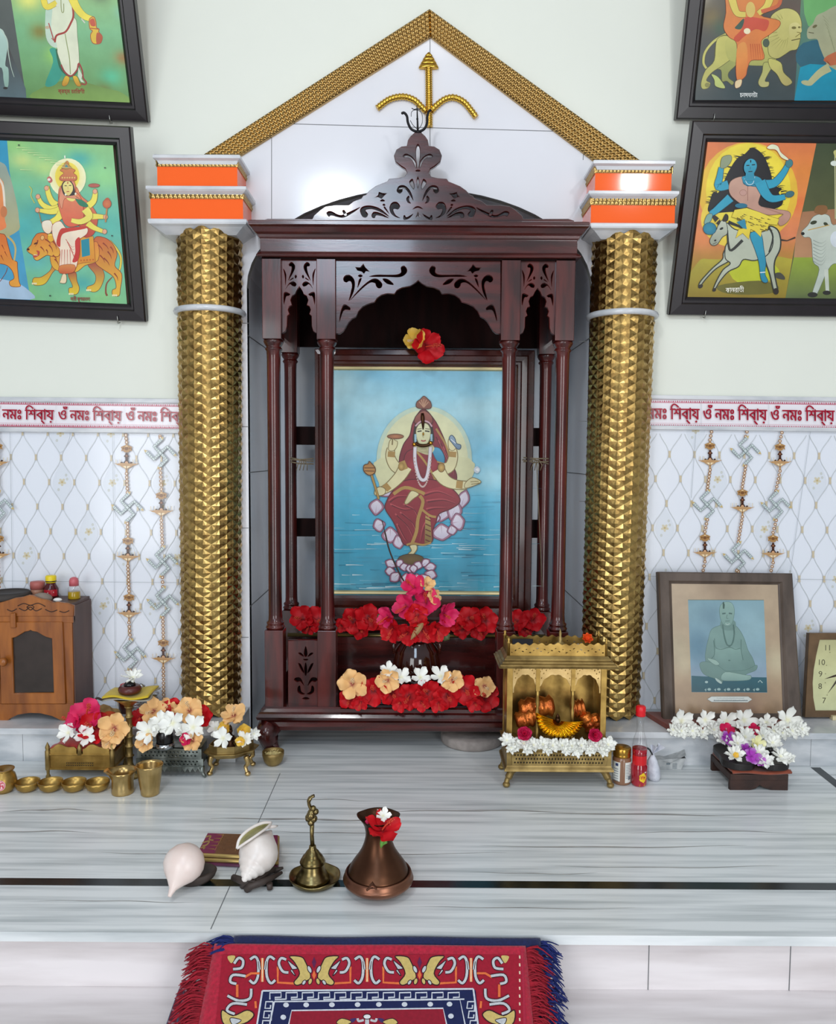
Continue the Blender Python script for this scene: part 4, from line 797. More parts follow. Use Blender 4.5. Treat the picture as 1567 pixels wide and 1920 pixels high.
# arch panel (front, middle)
za_ = (480, 440, 4.897); cz = 1488
half = [(733, 205), (733, 906), (768, 906), (800, 882), (850, 800), (880, 768), (915, 752), (938, 700), (980, 655), (1035, 630), (1085, 616), (1108, 580), (1150, 550), (1205, 536), (1268, 541), (1290, 508), (1340, 482), (1410, 470), (1455, 445), (1488, 415)]
outer = half + mir(half[:-1], cz)
H1 = [[(800, 400), (820, 373), (860, 370), (900, 410), (907, 470), (890, 540), (850, 612), (868, 530), (880, 470), (870, 432), (850, 428), (830, 440), (806, 428)],
      [(864, 604), (920, 530), (1000, 450), (1070, 405), (1120, 410), (1158, 450), (1150, 487), (1120, 492), (1100, 470), (1090, 445), (1040, 445), (960, 510)],
      [(1040, 386), (1100, 368), (1200, 368), (1290, 365), (1330, 345), (1328, 300), (1360, 285), (1387, 320), (1375, 360), (1320, 390), (1200, 388)],
      [(957, 392), (935, 378), (957, 364), (980, 378)], [(945, 410), (970, 404), (930, 492)], [(1160, 405), (1215, 410), (1265, 460), (1200, 450)], [(805, 640), (862, 668), (862, 693), (832, 690), (800, 705), (765, 802), (772, 720)]]
starh = [(908, 297), (955, 300), (985, 265), (1003, 300), (1045, 340), (1008, 335), (990, 360), (970, 340), (930, 330)]
hol = [spline(h, 4) for h in H1] + [starh]; hol += [mir(h, cz) for h in hol]
fret('arch_panel', px_list(outer, za_, FY+.01), [px_list(h, za_, FY+.01) for h in hol], .014, M['woodh'], shr, FY+.010)
# small side arches
cs_ = 397
half = [(222, 205), (222, 902), (240, 902), (266, 885), (281, 840), (283, 745), (303, 728), (290, 690), (302, 655), (326, 645), (313, 600), (328, 560), (355, 545), (370, 510), (397, 470)]
H2 = [[(300, 270), (325, 250), (356, 280), (350, 330), (293, 425), (320, 340), (325, 295), (305, 290)], [(248, 308), (276, 360), (275, 430), (268, 464), (262, 380)], [(274, 496), (300, 448), (340, 428), (370, 450), (362, 475), (335, 472), (308, 455)], [(256, 530), (312, 543), (300, 562), (276, 570), (255, 645)], [(362, 403), (353, 385), (364, 367), (375, 385)], [(305, 420), (335, 395), (345, 400), (325, 415)]]
hol = [spline(h, 4) for h in H2]; hol += [mir(h, cs_) for h in hol]; o2 = half + mir(half[:-1], cs_)
for sx in (-1, 1):
    pts = px_list(o2, za_, FY+.01); hs = [px_list(h, za_, FY+.01) for h in hol]
    if sx > 0: f = lambda q: [(2*cxs-x, z) for x, z in q]; pts = f(pts); hs = [f(h) for h in hs]
    fret('side_arch', pts, hs, .014, M['wood'], shr, FY+.010)
    # the same board on the shrine's flank
    k = MB(); xs = cxs+sx*(hw_o-.02); k.box(xs-.007, xs+.007, FY+bw, BY, zbk+.03, zt); k.build('flank_board', M['wood'], shr)
    k = MB(); k.box(xs-.012, xs+.012, FY+bw, BY, zb1, zb1+.05); k.build('flank_rail', M['wood'], shr)
# frieze and cornice
z1, z2, z3, z4 = Zp(484), Zp(441), Zp(428), Zp(419)
b = MB(); b.stack(cxs-hw_o-.003, cxs+hw_o+.003, FY-.003, BY+.05, [(0, z1), (.006, z1), (.010, z1+.004), (.006, z1+.009), (0, z1+.014), (.0, z2-.012), (.004, z2-.008), (.006, z2-.002), (.012, z2+.003), (.02, z3-.004), (.026, z3), (.026, z4-.002), (.022, z4)]); b.build('cornice', M['woodh'], shr, bevel=.001)
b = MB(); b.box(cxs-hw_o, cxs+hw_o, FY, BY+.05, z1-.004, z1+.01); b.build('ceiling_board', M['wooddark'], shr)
# back boards and battens
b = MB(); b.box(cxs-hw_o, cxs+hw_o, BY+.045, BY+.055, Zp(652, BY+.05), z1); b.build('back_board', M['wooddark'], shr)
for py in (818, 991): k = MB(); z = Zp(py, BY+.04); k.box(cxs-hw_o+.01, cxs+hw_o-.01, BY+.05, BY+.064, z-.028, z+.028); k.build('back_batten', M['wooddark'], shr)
# crown board
zc = (660, 90, 5.596); cc = 690
def z5(p_): return ((450+p_[0]/2.339-660)*5.596, (180+p_[1]/2.339-90)*5.596)
left = [(690, 885), (655, 893), (618, 925), (590, 965), (578, 1030)] + [(520, 1036), (468, 1068), (443, 1128), (458, 1188), (515, 1232), (562, 1262), (582, 1310), (552, 1352), (485, 1368)] + [(390, 1375), (372, 1402), (328, 1420), (250, 1452), (185, 1498), (145, 1545)] + [(118, 1552), (100, 1582)] + [z5(q) for q in ((500, 462), (478, 480), (420, 480), (375, 486), (352, 502), (325, 525), (318, 541), (120, 540), (97, 548), (90, 575))]
outl = left[::-1][:-1] + [(2*cc-a, b_) for a, b_ in left]
hc = [[(632, 1695), (660, 1668), (690, 1658), (720, 1668), (748, 1695), (720, 1684), (690, 1676), (660, 1684)], [(690, 1003), (668, 1050), (668, 1150), (680, 1252), (700, 1252), (714, 1150), (714, 1050)], [(690, 1275), (660, 1288), (690, 1300), (720, 1288)], [(690, 1345), (676, 1400), (690, 1480), (704, 1400)]]
hl = [[(533, 1130), (565, 1108), (622, 1133), (668, 1190), (676, 1262), (654, 1240), (630, 1182), (590, 1150), (545, 1147)],
      [(630, 1370), (598, 1410), (642, 1484), (656, 1450), (645, 1400)],
      [(468, 1490), (490, 1448), (545, 1440), (595, 1478), (628, 1540), (642, 1602), (612, 1555), (570, 1492), (532, 1475), (528, 1505), (500, 1528), (474, 1512)],
      [(292, 1604), (318, 1586), (346, 1604), (318, 1612)], [(318, 1645), (334, 1633), (350, 1648), (334, 1658)], [(330, 1672), (348, 1668), (392, 1742), (364, 1716)],
      [(392, 1668), (420, 1620), (470, 1616), (504, 1658), (482, 1694), (450, 1688), (432, 1700), (456, 1752), (505, 1785), (452, 1772), (404, 1730)],
      [(568, 1580), (590, 1550), (602, 1560), (598, 1600), (618, 1632), (582, 1620)],
      [(82, 1702), (118, 1660), (200, 1653), (300, 1688), (392, 1772), (300, 1722), (212, 1692), (142, 1702), (168, 1742), (150, 1778), (108, 1770)],
      [(203, 1752), (230, 1718), (300, 1732), (388, 1786), (302, 1762), (252, 1757), (240, 1782), (214, 1782)],
      [(540, 1758), (556, 1756), (572, 1776), (642, 1738), (606, 1784), (566, 1802), (540, 1800)],
      [z5(q) for q in ((378, 512), (398, 504), (436, 522), (470, 512), (528, 486), (492, 514), (450, 534), (400, 524), (390, 530))], [z5(q) for q in ((448, 504), (458, 500), (468, 522), (458, 524))]]
st1 = [(230, 1572), (272, 1545), (280, 1508), (320, 1522), (367, 1524), (336, 1552), (310, 1582), (268, 1564)]
tri = [(690, 1712), (664, 1782), (690, 1760), (716, 1782)]
hol = [spline(h, 4) for h in hl] + [st1]; hol += [mir(h, cc) for h in hol]; hol += [spline(h, 4) for h in hc] + [tri]
fret('crown_board', px_list(outl, zc, FY+.0), [px_list(h, zc, FY+.0) for h in hol], .018, M['woodh'], shr, FY+.0)
# little iron trident on top
k = MB(); yf = FY+.008
def zt_(pts): return [P(660+a/5.596, 90+b_/5.596, yf) for a, b_ in pts]
k.tube(zt_(spline([(515, 690), (545, 680), (575, 715), (585, 780), (620, 850), (690, 878), (755, 850), (785, 790), (788, 720), (805, 665), (835, 650)], 4, False)), [.0012]+[.0034]*38+[.0016, .0012], 7)
k.tube(zt_([(690, 885), (686, 760), (680, 600)]), [.003, .0024, .001], 7)
k.tube(zt_(spline([(625, 632), (650, 645), (678, 640), (705, 645), (728, 625)], 4, False)), .0012, 5)
k.tube(zt_(spline([(620, 720), (625, 670), (665, 650), (720, 670), (738, 730), (730, 800), (690, 850), (640, 810), (610, 760)], 4, False)), .0008, 5)
k.ell(zt_([(684, 745)])[0], (.003, .003, .003)); k.lathe([(.010, -.004), (.009, .002), (.006, .004)], zt_([(692, 888)])[0], 14); k.build('iron_trident', M['iron'], shr)
# rope ties and hanging string at the rear posts
M['rope'] = mat('jute_rope', '#8E7F66', .9, noise=.3, scale=200)
for sx, px in ((-1, 566), (1, 1006)):
    rp_ = thing('rope_tie', ('left' if sx < 0 else 'right') + ' frayed jute rope tied from rear shrine post to the picture frame', 'rope', P(px, 862, BY+.01), 'rope ties')
    k = MB(); r2 = random.Random(px)
    for q in range(3): k.tube([P(px-24+r2.uniform(-3, 3), 858+q*4, BY-.012), P(px-4, 862+q*2+r2.uniform(-4, 4), BY-.016), P(px+22, 860+q*5, BY-.010)], .0022, 6)
    for q in range(4): k.tube([P(px-2+q*2, 862, BY-.017), P(px-8+q*6, 872, BY-.022), P(px-10+q*6+r2.uniform(-3, 3), 882, BY-.018)], .0014, 5)
    k.build('knot', M['rope'], rp_)
    if sx > 0: k = MB(); k.tube([P(1006, 868, BY-.016), P(1010, 960, BY-.014), P(1016, 1100, BY-.012)], .0015, 5); k.build('string', M['rope'], rp_)
# ---------------------------------------------------------------- goddess painting in the shrine
M['pframe'] = mat('picture_frame_wood', '#4A1A12', .25, col2='#2E0F0B', scale=6, stretch=(2, 2, 2), coat=.4)
M['bead'] = mat('gilt_slip', '#C9B98A', .4, metal=.4)
QY = 2.405
fx0, fx1, fz0, fz1 = P(590, 900, QY).x, P(999, 900, QY).x, zs+.0005, P(785, 655, QY).z
ix0, ix1, iz0, iz1 = P(613, 900, QY).x, P(961, 900, QY).x, P(785, 1114, QY).z, P(785, 689, QY).z
gp = thing('framed_goddess_painting', 'large framed painting of a red-robed goddess over blue water, inside the shrine', 'framed picture', ((fx0+fx1)/2, QY+.012, fz0))
def rect_frame(name, o, i, yf_, prof, m, parent):
    k = MB(); vs_ = []; n_ = len(prof)
    for t, h in prof:
        x0, x1, z0, z1 = [a*(1-t)+b_*t for a, b_ in zip(o, i)]
        vs_ += [(x0, yf_+h, z0), (x1, yf_+h, z0), (x1, yf_+h, z1), (x0, yf_+h, z1)]
    k.add(vs_, [(q*4+e, q*4+(e+1) % 4, (q+1)*4+(e+1) % 4, (q+1)*4+e) for q in range(n_-1) for e in range(4)]); return k.build(name, m, parent)
rect_frame('frame', (fx0, fx1, fz0, fz1), (ix0, ix1, iz0, iz1), QY, [(0, .03), (0, .004), (.05, 0), (.3, -.002), (.36, .004), (.6, .008), (.68, .005), (.8, .005), (.86, .010), (.94, .012)], M['pframe'], gp)
rect_frame('gilt_slip', (ix0-.004, ix1+.004, iz0-.004, iz1+.004), (ix0+.008, ix1-.008, iz0+.008, iz1-.008), QY, [(0, .012), (.2, .009), (.7, .010), (1, .016)], M['bead'], gp)
p = Painter((0, QY+.017, 0), (0, -1, 0), (560, 620, 3.265))
g1 = grad('#78B8D4', '#8CD0E6', '#A4DCEA', '#96D2E6', '#7CC8E4', '#5ABADA', '#42ACCE', '#38A2C2', '#349AB8', '#44A6BE')
rr = random.Random(11); bl_ = [(rr.uniform(0, 1), rr.uniform(0, .5), rr.uniform(.05, .16), rr.choice([(184, 228, 236), (150, 212, 230), (110, 192, 224), (92, 178, 214)])) for _ in range(26)]
def bgc(u, v):
    c = g1(v)
    for a, b_, r, k_ in bl_:
        w_ = .7*math.exp(-((u-a)/r/1.6)**2-((v-b_)/r*1.7)**2); c = tuple(x*(1-w_)+y*w_ for x, y in zip(c, k_))
    return c
p.base([(160, 205), (1325, 205), (1325, 1635), (160, 1635)], bgc, 50, 60)
for q in range(190):
    y = 900+rr.random()**.8*720; x = rr.uniform(170, 1290); L = rr.uniform(40, 220); t = (y-880)/740
    p.line([(x, y), (x+L*.5, y+rr.uniform(-3, 3)), (x+L, y+rr.uniform(-2, 2))], (2+6*t)*rr.uniform(.6, 1.2), rr.choice(['#A4D8E4', '#74BED4', '#22809E', '#1A708E', '#4AA6C0', '#D0EAEE'] if t > .3 else ['#8CCEE2', '#70BCD6', '#58AECC']), True, True)
p.ell(768, 790, 292, 330, '#E2E0AE', 0, '#BFD6C0', 44); p.ell(768, 795, 268, 308, '#E7E1A6', 0, '#DCDDB0', 44); p.poly([(500, 780), (1040, 780), (1030, 960), (960, 1010), (560, 1010), (490, 930)], '#DAD9A8')
sk, so = '#DCD3A0', '#7E6A3C'; rd, rdk, rdl = '#8A2730', '#541820', '#B0484C'; gd = '#A98444'
def petal(a, b_, w, col='#E5DEE8', edge='#A5758C', line='#6E3F55'):
    w *= 1.3; dx, dy = b_[0]-a[0], b_[1]-a[1]; l = math.hypot(dx, dy); nx, ny = -dy/l, dx/l
    q = [a]+[(a[0]+dx*t+nx*w*f*.8, a[1]+dy*t+ny*w*f*.8) for t, f in ((.2, .55), (.5, 1.), (.75, .8), (.92, .34))]+[b_]+[(a[0]+dx*t-nx*w*f*.8, a[1]+dy*t-ny*w*f*.8) for t, f in ((.92, .34), (.75, .8), (.5, 1.), (.2, .55))]
    p.poly(q, edge, True, None, 1, line, 5); cx, cy = (a[0]+b_[0])/2, (a[1]+b_[1])/2
    p.poly([(cx+(x-cx)*.72, cy+(y-cy)*.78) for x, y in q], col, True, '#CFC6DA'); p.line([a, (a[0]+dx*.6, a[1]+dy*.6)], 4, edge, False, True)
# big lotus behind the seat
for a, b_, w in (((500, 1010), (570, 960), 34), ((470, 1130), (480, 1030), 44), ((560, 1130), (600, 1075), 50), ((530, 1180), (455, 1200), 40), ((560, 1200), (560, 1300), 50), ((600, 1250), (620, 1335), 34), ((990, 1090), (1025, 975), 34), ((860, 1170), (890, 1065), 50), ((930, 1160), (970, 1045), 46), ((930, 1180), (1015, 1160), 52), ((870, 1180), (880, 1285), 64), ((830, 1180), (840, 1115), 30), ((930, 1190), (945, 1250), 30)): petal(a, b_, w)
# veil and hair
p.poly([(700, 560), (760, 480), (825, 540), (870, 620), (910, 720), (930, 800), (965, 880), (950, 930), (860, 900), (640, 900), (615, 800), (640, 700), (680, 640)], rd, True, '#6E1E28', 1, rdk, 6)
for q in range(5): p.line([(840+q*14, 650+q*20), (890+q*14, 760+q*20), (930+q*6, 860+q*8)], 7, rdl if q % 2 else rdk, True, True)
p.line([(840, 600), (900, 700), (925, 790)], 12, gd)
# back arms
limb(p, [(640, 850), (590, 830), (560, 770), (565, 720)], (70, 40), sk, so, 5); limb(p, [(880, 850), (925, 830), (945, 770), (940, 720)], (70, 40), sk, so, 5)
for x, y in ((567, 755), (941, 755)): p.line([(x-22, y), (x+22, y+4)], 34, gd, False)
p.poly([(550, 730), (555, 680), (575, 660), (590, 672), (604, 680), (600, 710), (580, 735)], sk, True, None, 1, so, 4); p.poly([(918, 720), (915, 670), (935, 655), (955, 690), (960, 720), (940, 735)], sk, True, None, 1, so, 4)
p.ell(592, 648, 50, 15, '#B9774C', 0, '#8C5638', 22, '#5c3a22', 4); p.line([(575, 660), (572, 700)], 8, so, False)
p.poly([(920, 660), (935, 640), (955, 660), (965, 690), (990, 700), (988, 722), (970, 724), (940, 690)], '#8DA4B8', True, '#62809A', 1, '#3A5064', 5); p.line([(930, 665), (960, 690)], 5, '#D5DEE6')
# torso
p.poly([(650, 760), (720, 720), (820, 720), (850, 790), (860, 880), (840, 960), (780, 990), (700, 980), (650, 960), (640, 900)], rd, True, '#732029', 1, rdk, 5)
p.poly([(815, 720), (860, 720), (890, 770), (885, 815), (850, 800), (830, 770)], '#4E9FC0', True, '#2C7C9E', 1, '#1d566e', 4); p.line([(840, 800), (890, 815)], 9, gd, False)
p.poly([(700, 720), (730, 690), (800, 690), (830, 720), (800, 760), (740, 745)], sk); p.ell(700, 820, 34, 44, '#9C3840', 0, rd); p.ell(815, 820, 34, 44, '#9C3840', 0, rd); p.line([(720, 740), (770, 800), (830, 900), (830, 960)], 12, gd)
# lap and legs
p.poly([(540, 1040), (570, 990), (640, 920), (800, 910), (900, 940), (970, 1000), (985, 1050), (930, 1090), (860, 1120), (840, 1170), (820, 1220), (815, 1290), (740, 1310), (650, 1310), (620, 1260), (580, 1170), (530, 1090)], rd, True, '#7C222B', 1, rdk, 6)
p.poly([(640, 960), (760, 980), (900, 950), (960, 1010), (980, 1050), (900, 1075), (780, 1070), (720, 1030)], '#9B2F38', True, '#7A222B')
for a, b_, c_ in (((760, 1000), (850, 980), (950, 1020)), ((780, 1040), (880, 1030), (960, 1055)), ((560, 1060), (640, 1090), (700, 1080)), ((590, 1120), (660, 1190), (700, 1270)), ((620, 1110), (690, 1170), (720, 1240)), ((640, 1060), (700, 1090), (730, 1150)), ((600, 1180), (640, 1260), (670, 1300)), ((800, 1130), (760, 1200), (740, 1290)), ((780, 1090), (830, 1080), (900, 1080)), ((550, 1040), (600, 1010), (680, 1010))): p.line([a, b_, c_], 9, rdl, True, True); p.line([(x+9, y+9) for x, y in (a, b_, c_)], 7, rdk, True, True)
p.line([(580, 1000), (650, 960), (740, 985), (770, 1000)], 20, gd); p.line([(740, 1010), (760, 1050), (730, 1150), (720, 1230), (690, 1310)], 20, gd); p.line([(750, 1090), (800, 1130), (840, 1140)], 14, gd)
p.poly([(775, 1130), (805, 1150), (815, 1290), (770, 1300)], '#A98E50', False, '#7c6232')
for q in range(5): p.line([(775, 1150+q*32), (808, 1165+q*32)], 7, '#5c2420', False)
p.line([(660, 1310), (700, 1300), (760, 1310), (810, 1295)], 12, gd)
p.poly([(690, 980), (735, 1000), (700, 1030), (665, 1060), (648, 1055), (660, 1025)], sk, True, '#C9BC8A', 1, so, 5)
p.poly([(680, 1315), (718, 1310), (722, 1340), (690, 1380), (665, 1395), (670, 1365), (690, 1345)], sk, True, '#C9BC8A', 1, so, 5)
# front arms
limb(p, [(655, 830), (620, 890), (560, 950), (510, 980)], (76, 40), sk, so, 5); limb(p, [(850, 850), (890, 910), (950, 940), (1030, 945)], (80, 40), sk, so, 5)
p.line([(630, 800), (650, 850)], 40, gd, False); p.ell(628, 832, 20, 26, '#C9A25A', 0, '#8A6A30'); p.ell(872, 838, 22, 28, '#C9A25A', 0, '#8A6A30', 20, '#5c3a22', 3); p.line([(525, 940), (555, 975)], 34, gd, False); p.line([(985, 920), (980, 965)], 40, gd, False)
p.poly([(470, 970), (500, 955), (530, 970), (525, 1000), (490, 1010), (465, 1000)], sk, True, None, 1, so, 5)
p.poly([(1020, 930), (1060, 900), (1105, 915), (1112, 930), (1080, 945), (1040, 960), (1015, 960)], sk, True, None, 1, so, 4); p.line([(1050, 925), (1100, 922)], 4, so); p.line([(1055, 940), (1105, 932)], 4, so)
p.line([(490, 1030), (470, 960), (445, 880)], 16, '#6b5226', False); p.line([(490, 1030), (470, 960), (445, 880)], 10, '#B08A44', False)
p.poly([(432, 885), (400, 860), (400, 825), (425, 815), (432, 800), (448, 815), (468, 840), (465, 870)], '#A9743C', True, '#C08A4A', 1, '#5c3a1c', 6); p.line([(402, 840), (465, 840)], 6, '#6e4420'); p.line([(404, 858), (464, 860)], 6, '#6e4420')
p.poly([(1070, 845), (1090, 830), (1110, 850), (1095, 872), (1075, 865)], '#C9D3DC'); p.poly([(1080, 850), (1098, 842), (1100, 862)], '#F0F2F0')
# head
p.poly([(706, 600), (720, 560), (760, 545), (805, 560), (822, 610), (820, 690), (706, 690)], '#2B2420', True); p.poly([(718, 610), (735, 575), (760, 565), (790, 575), (806, 610), (802, 660), (780, 700), (762, 708), (742, 700), (722, 660)], '#DDDCB0', True, '#C9C898', 1, '#7c7448', 4)
p.line([(726, 618), (752, 614)], 8, '#2c2a20'); p.line([(772, 614), (800, 618)], 8, '#2c2a20'); p.line([(724, 604), (752, 600)], 4, '#4a4030'); p.line([(774, 600), (802, 604)], 4, '#4a4030'); p.line([(762, 620), (759, 650), (766, 652)], 4, '#A39A68'); p.line([(748, 672), (762, 676), (778, 672)], 8, '#A24A44')
p.poly([(706, 560), (720, 520), (765, 490), (810, 520), (820, 560), (800, 570), (765, 560), (730, 570)], '#9A5A48', True, '#7A3A34', 1, '#4c2420', 5); p.line([(714, 585), (740, 560), (765, 553), (795, 562), (815, 588)], 9, '#C9A0A8')
p.poly([(722, 470), (722, 440), (745, 420), (766, 402), (790, 420), (808, 442), (808, 474), (765, 480)], '#8C5A44', True, '#7A4638', 1, '#4c2c22', 5)
for q in range(5): a = -2.4+q*.42; p.line([(765, 470), (765+38*math.cos(a), 470+50*math.sin(a))], 6, '#B5886A', False)
for x in (714, 812): 
    for q in range(5): p.ell(x, 640+q*11, 7, 7, '#8FB8C8')
# garlands
p.line([(712, 712), (712, 800), (735, 890), (762, 915), (785, 890), (800, 800), (806, 712)], 22, '#8c7f86'); p.line([(712, 712), (712, 800), (735, 890), (762, 915), (785, 890), (800, 800), (806, 712)], 17, '#D9D3D8')
for q in range(26): t = q/25; a = PI*t; p.ell(758+50*math.cos(PI-a)*(1-.1*math.sin(a)), 780+175*math.sin(a), 5, 6, '#C9A8A0')
# small lotus under the foot
p.ell(687, 1400, 80, 34, '#6F5A34', 0, '#54442A', 26, '#3c2c1c', 4)
for a, b_, w in (((600, 1440), (530, 1410), 26), ((590, 1470), (528, 1470), 26), ((620, 1480), (560, 1530), 30), ((640, 1440), (600, 1405), 24), ((750, 1440), (800, 1400), 24), ((770, 1450), (840, 1440), 26), ((770, 1480), (845, 1500), 28), ((750, 1490), (800, 1550), 30), ((650, 1470), (640, 1420), 26), ((720, 1460), (740, 1410), 26), ((660, 1480), (650, 1560), 34), ((690, 1480), (690, 1570), 36), ((720, 1485), (735, 1560), 34), ((683, 1480), (675, 1430), 24), ((705, 1480), (700, 1430), 24)): petal(a, b_, w)
p.mb.c = [tuple(min(1, x**.92) for x in c) for c in p.mb.c]; p.build('painting', M['paint'], gp)
k = MB(); k.add([(ix0+.004, QY+.0115, iz0+.004), (ix1-.004, QY+.0115, iz0+.004), (ix1-.004, QY+.0115, iz1-.004), (ix0+.004, QY+.0115, iz1-.004)], [(0, 1, 2, 3)]); k.build('glass', M['glass'], gp)
# real ornaments hung on the painting
M['goldbead'] = mat('gold_ornament', '#C79236', .25, metal=1.)
M['bronze'] = mat('dark_bronze', '#4A2F1B', .35, metal=.8)
oy = QY+.006; zo = lambda a, b_: P(560+a/3.265, 620+b_/3.265, oy)
nk = thing('choker_necklace', 'small bronze choker with two gold beads hung on the painted goddess', 'necklace', zo(762, 700))
k = MB(); k.tube([zo(*q) for q in spline([(712, 688), (735, 700), (762, 704), (790, 700), (808, 688)], 4, False)], .005, 8); k.build('band', M['bronze'], nk)
for q in ((707, 696), (808, 688)): k = MB(); k.ell(zo(*q), (.0062, .0055, .0062)); k.build('gold_bead', M['goldbead'], nk)
ho = thing('forehead_ornament', 'narrow bronze and gold drop ornament hung on the painted forehead', 'ornament', zo(758, 570))
k = MB(); k.tube([zo(757, 505), zo(758, 530), zo(760, 560), zo(761, 605)], [.004, .006, .005, .0015], 8); k.build('drop', M['bronze'], ho); k = MB(); k.ell(zo(758, 522), (.004, .005, .005)); k.build('gold_stud', M['goldbead'], ho); k = MB(); k.ell(zo(762, 632), (.0024, .004, .005)); k.build('nose_drop', M['goldbead'], ho)
# ---------------------------------------------------------------- flower prototypes (meshes only; every flower placed is its own object)
M['petal'] = mat('petals', '#ffffff', .55, attr=True, spec=.3)
M['stam_r'] = mat('stamen_coral', '#D2462F', .6); M['stam_p'] = mat('stamen_pale', '#F0CFA0', .6)
FL = {}
def petal_mb(m_, ang, L, W, cup, ruf, cols, seed, nu=6, nv=7, tip=.0, tilt=0.):
    r_ = random.Random(seed); ph = r_.uniform(0, 6); th, mid, ed = [lin(c) for c in cols]
    ca, sa = math.cos(ang), math.sin(ang)
    def fn(u, v):
        s_ = u*2-1; w = W*(.22+1.05*v**.75)*(math.sqrt(max(0, 1-max(0, v-.55)**2*(4.2+tip))) if v > .55 else 1)
        r = L*v*(1-.12*s_*s_*v); x = r; y = s_*w; z = cup*v**1.5*L + ruf*L*math.sin(s_*7+ph)*v*v + ruf*.6*L*math.sin(v*9+ph) + tilt*s_*L*v + .10*L*s_*s_*v*(1 if cup > 0 else -.3)
        return (x*ca-y*sa, x*sa+y*ca, z)
    def cf(u, v):
        t = v; k = (1-t/.25) if t < .25 else 0; j = max(0, (t-.6)/.4)*.6; c = tuple(a*k+b_*(1-k) for a, b_ in zip(th, mid)); c = tuple(a*(1-j)+b_*j for a, b_ in zip(c, ed))
        q = 1+.10*math.sin((u*2-1)*22+ph)*t; return tuple(min(1, x*q) for x in c)
    m_.grid(fn, nu, nv, 0, True, cf)
def proto(kind, n_, L, W, cup, ruf, cols, stam=None, variants=2, tip=0., layers=((0, 1., 1.),), tilt=.12):
    out = []
    for v in range(variants):
        m_ = MB(); r_ = random.Random(hash_(kind)+v)
        for off, sc, cp in layers:
            for k in range(n_): petal_mb(m_, 2*PI*(k+off)/n_+r_.uniform(-.12, .12), L*sc*r_.uniform(.92, 1.05), W*sc*r_.uniform(.9, 1.1), cup*cp+r_.uniform(-.12, .12), ruf, cols, r_.randint(0, 9999), tip=tip, tilt=tilt)
        a = m_.build(kind, M['petal']); a.data.name = kind+'_petals'; b_ = None
        if stam:
            s_ = MB(); lx, ly = r_.uniform(-.12, .12), r_.uniform(-.25, -.1)
            pts = spline([(0, 0, 0), (lx*.3, ly*.3, .22), (lx, ly, .48)], 4, False); s_.tube(pts, [.022]*len(pts), 6)
            for k in range(16):
                t = .55+.45*r_.random(); a_ = r_.uniform(0, 6.28); c = (lx*t+.05*math.cos(a_), ly*t+.05*math.sin(a_), .48*t+.02); s_.ell(c, .022, 6, 4)
            for k in range(4): a_ = k*1.57; s_.ell((lx+.035*math.cos(a_), ly+.035*math.sin(a_), .52), .024, 6, 4)
            b_ = s_.build('stamen', M[stam])
        bpy.data.objects.remove(a.copy()) if False else None
        out.append((a.data, b_.data if b_ else None)); bpy.data.objects.remove(a)
        if b_: bpy.data.objects.remove(b_)
    FL[kind] = out
def hash_(s_): return sum(ord(c)*(i+3) for i, c in enumerate(s_))
red = ('#6A0410', '#C20A18', '#D4141E'); pnk = ('#8C0A34', '#D81E58', '#E6477A'); pch = ('#8C1630', '#F0BE7E', '#F6CF96'); yel = ('#C98A20', '#EBC04A', '#F2D578'); wht = ('#E9E6BE', '#F4F4EC', '#FAFAF6'); mag = ('#7A1080', '#A838B0', '#D8B8E4')
proto('red_hibiscus', 5, .5, .235, .35, .075, red, 'stam_r', 3)
proto('pink_hibiscus', 5, .5, .245, .45, .085, pnk, 'stam_r', 2)
proto('peach_hibiscus', 5, .5, .235, .28, .085, pch, 'stam_p', 3)
proto('yellow_flower', 5, .5, .26, .7, .06, yel, 'stam_p', 1)
proto('white_flower', 5, .5, .175, .34, .03, wht, None, 3, tip=.5)
proto('white_jasmine', 7, .5, .105, .25, .03, wht, None, 2, tip=1., layers=((0, 1., 1.), (.5, .7, 2.2)))
proto('white_tuberose', 6, .5, .13, .35, .04, wht, None, 3, tip=1.2, layers=((0, 1., .6), (.5, .75, 1.8)))
proto('pink_rose', 5, .42, .26, .9, .04, pnk, None, 1, layers=((0, 1., .6), (.3, .8, 1.2), (.6, .55, 2.2), (.1, .35, 3.4)))
proto('orange_marigold', 7, .45, .15, .5, .08, ('#A33A10', '#E8501A', '#F46A26'), None, 1, layers=((0, 1., .3), (.5, .8, 1.2), (.2, .55, 2.2)))
proto('pale_yellow_flower', 5, .5, .22, .5, .05, ('#D6CC6A', '#EEEAB0', '#F6F4D8'), None, 1)
proto('purple_orchid', 5, .5, .2, .4, .05, mag, None, 1)
proto('magenta_petal_flower', 5, .5, .24, .5, .05, ('#8c0c3c', '#CF1650', '#DA2E62'), None, 1)
NAME = {'white_jasmine': 'white_flower', 'white_tuberose': 'white_flower', 'magenta_petal_flower': 'pink_flower', 'pink_rose': 'pink_rose'}
fcount = [0]
def flower(kind, px, py, y, size, fwd, label, group, roll=None, z=None):
    r_ = random.Random(fcount[0]*7+1); fcount[0] += 1
    dm, sm_ = FL[kind][fcount[0] % len(FL[kind])]
    o = bpy.data.objects.new(NAME.get(kind, kind), dm); COL.objects.link(o); tag(o, label, 'flower', group)
    loc = P(px, py, y)
    if z is not None: loc.z = z
    place(o, loc, Vector(fwd)+Vector((r_.uniform(-.15, .15), 0, r_.uniform(-.12, .12))), roll if roll is not None else r_.uniform(0, 6.28), PX(size, y))
    if sm_: s_ = bpy.data.objects.new('stamen', sm_); COL.objects.link(s_); s_.parent = o
    return o
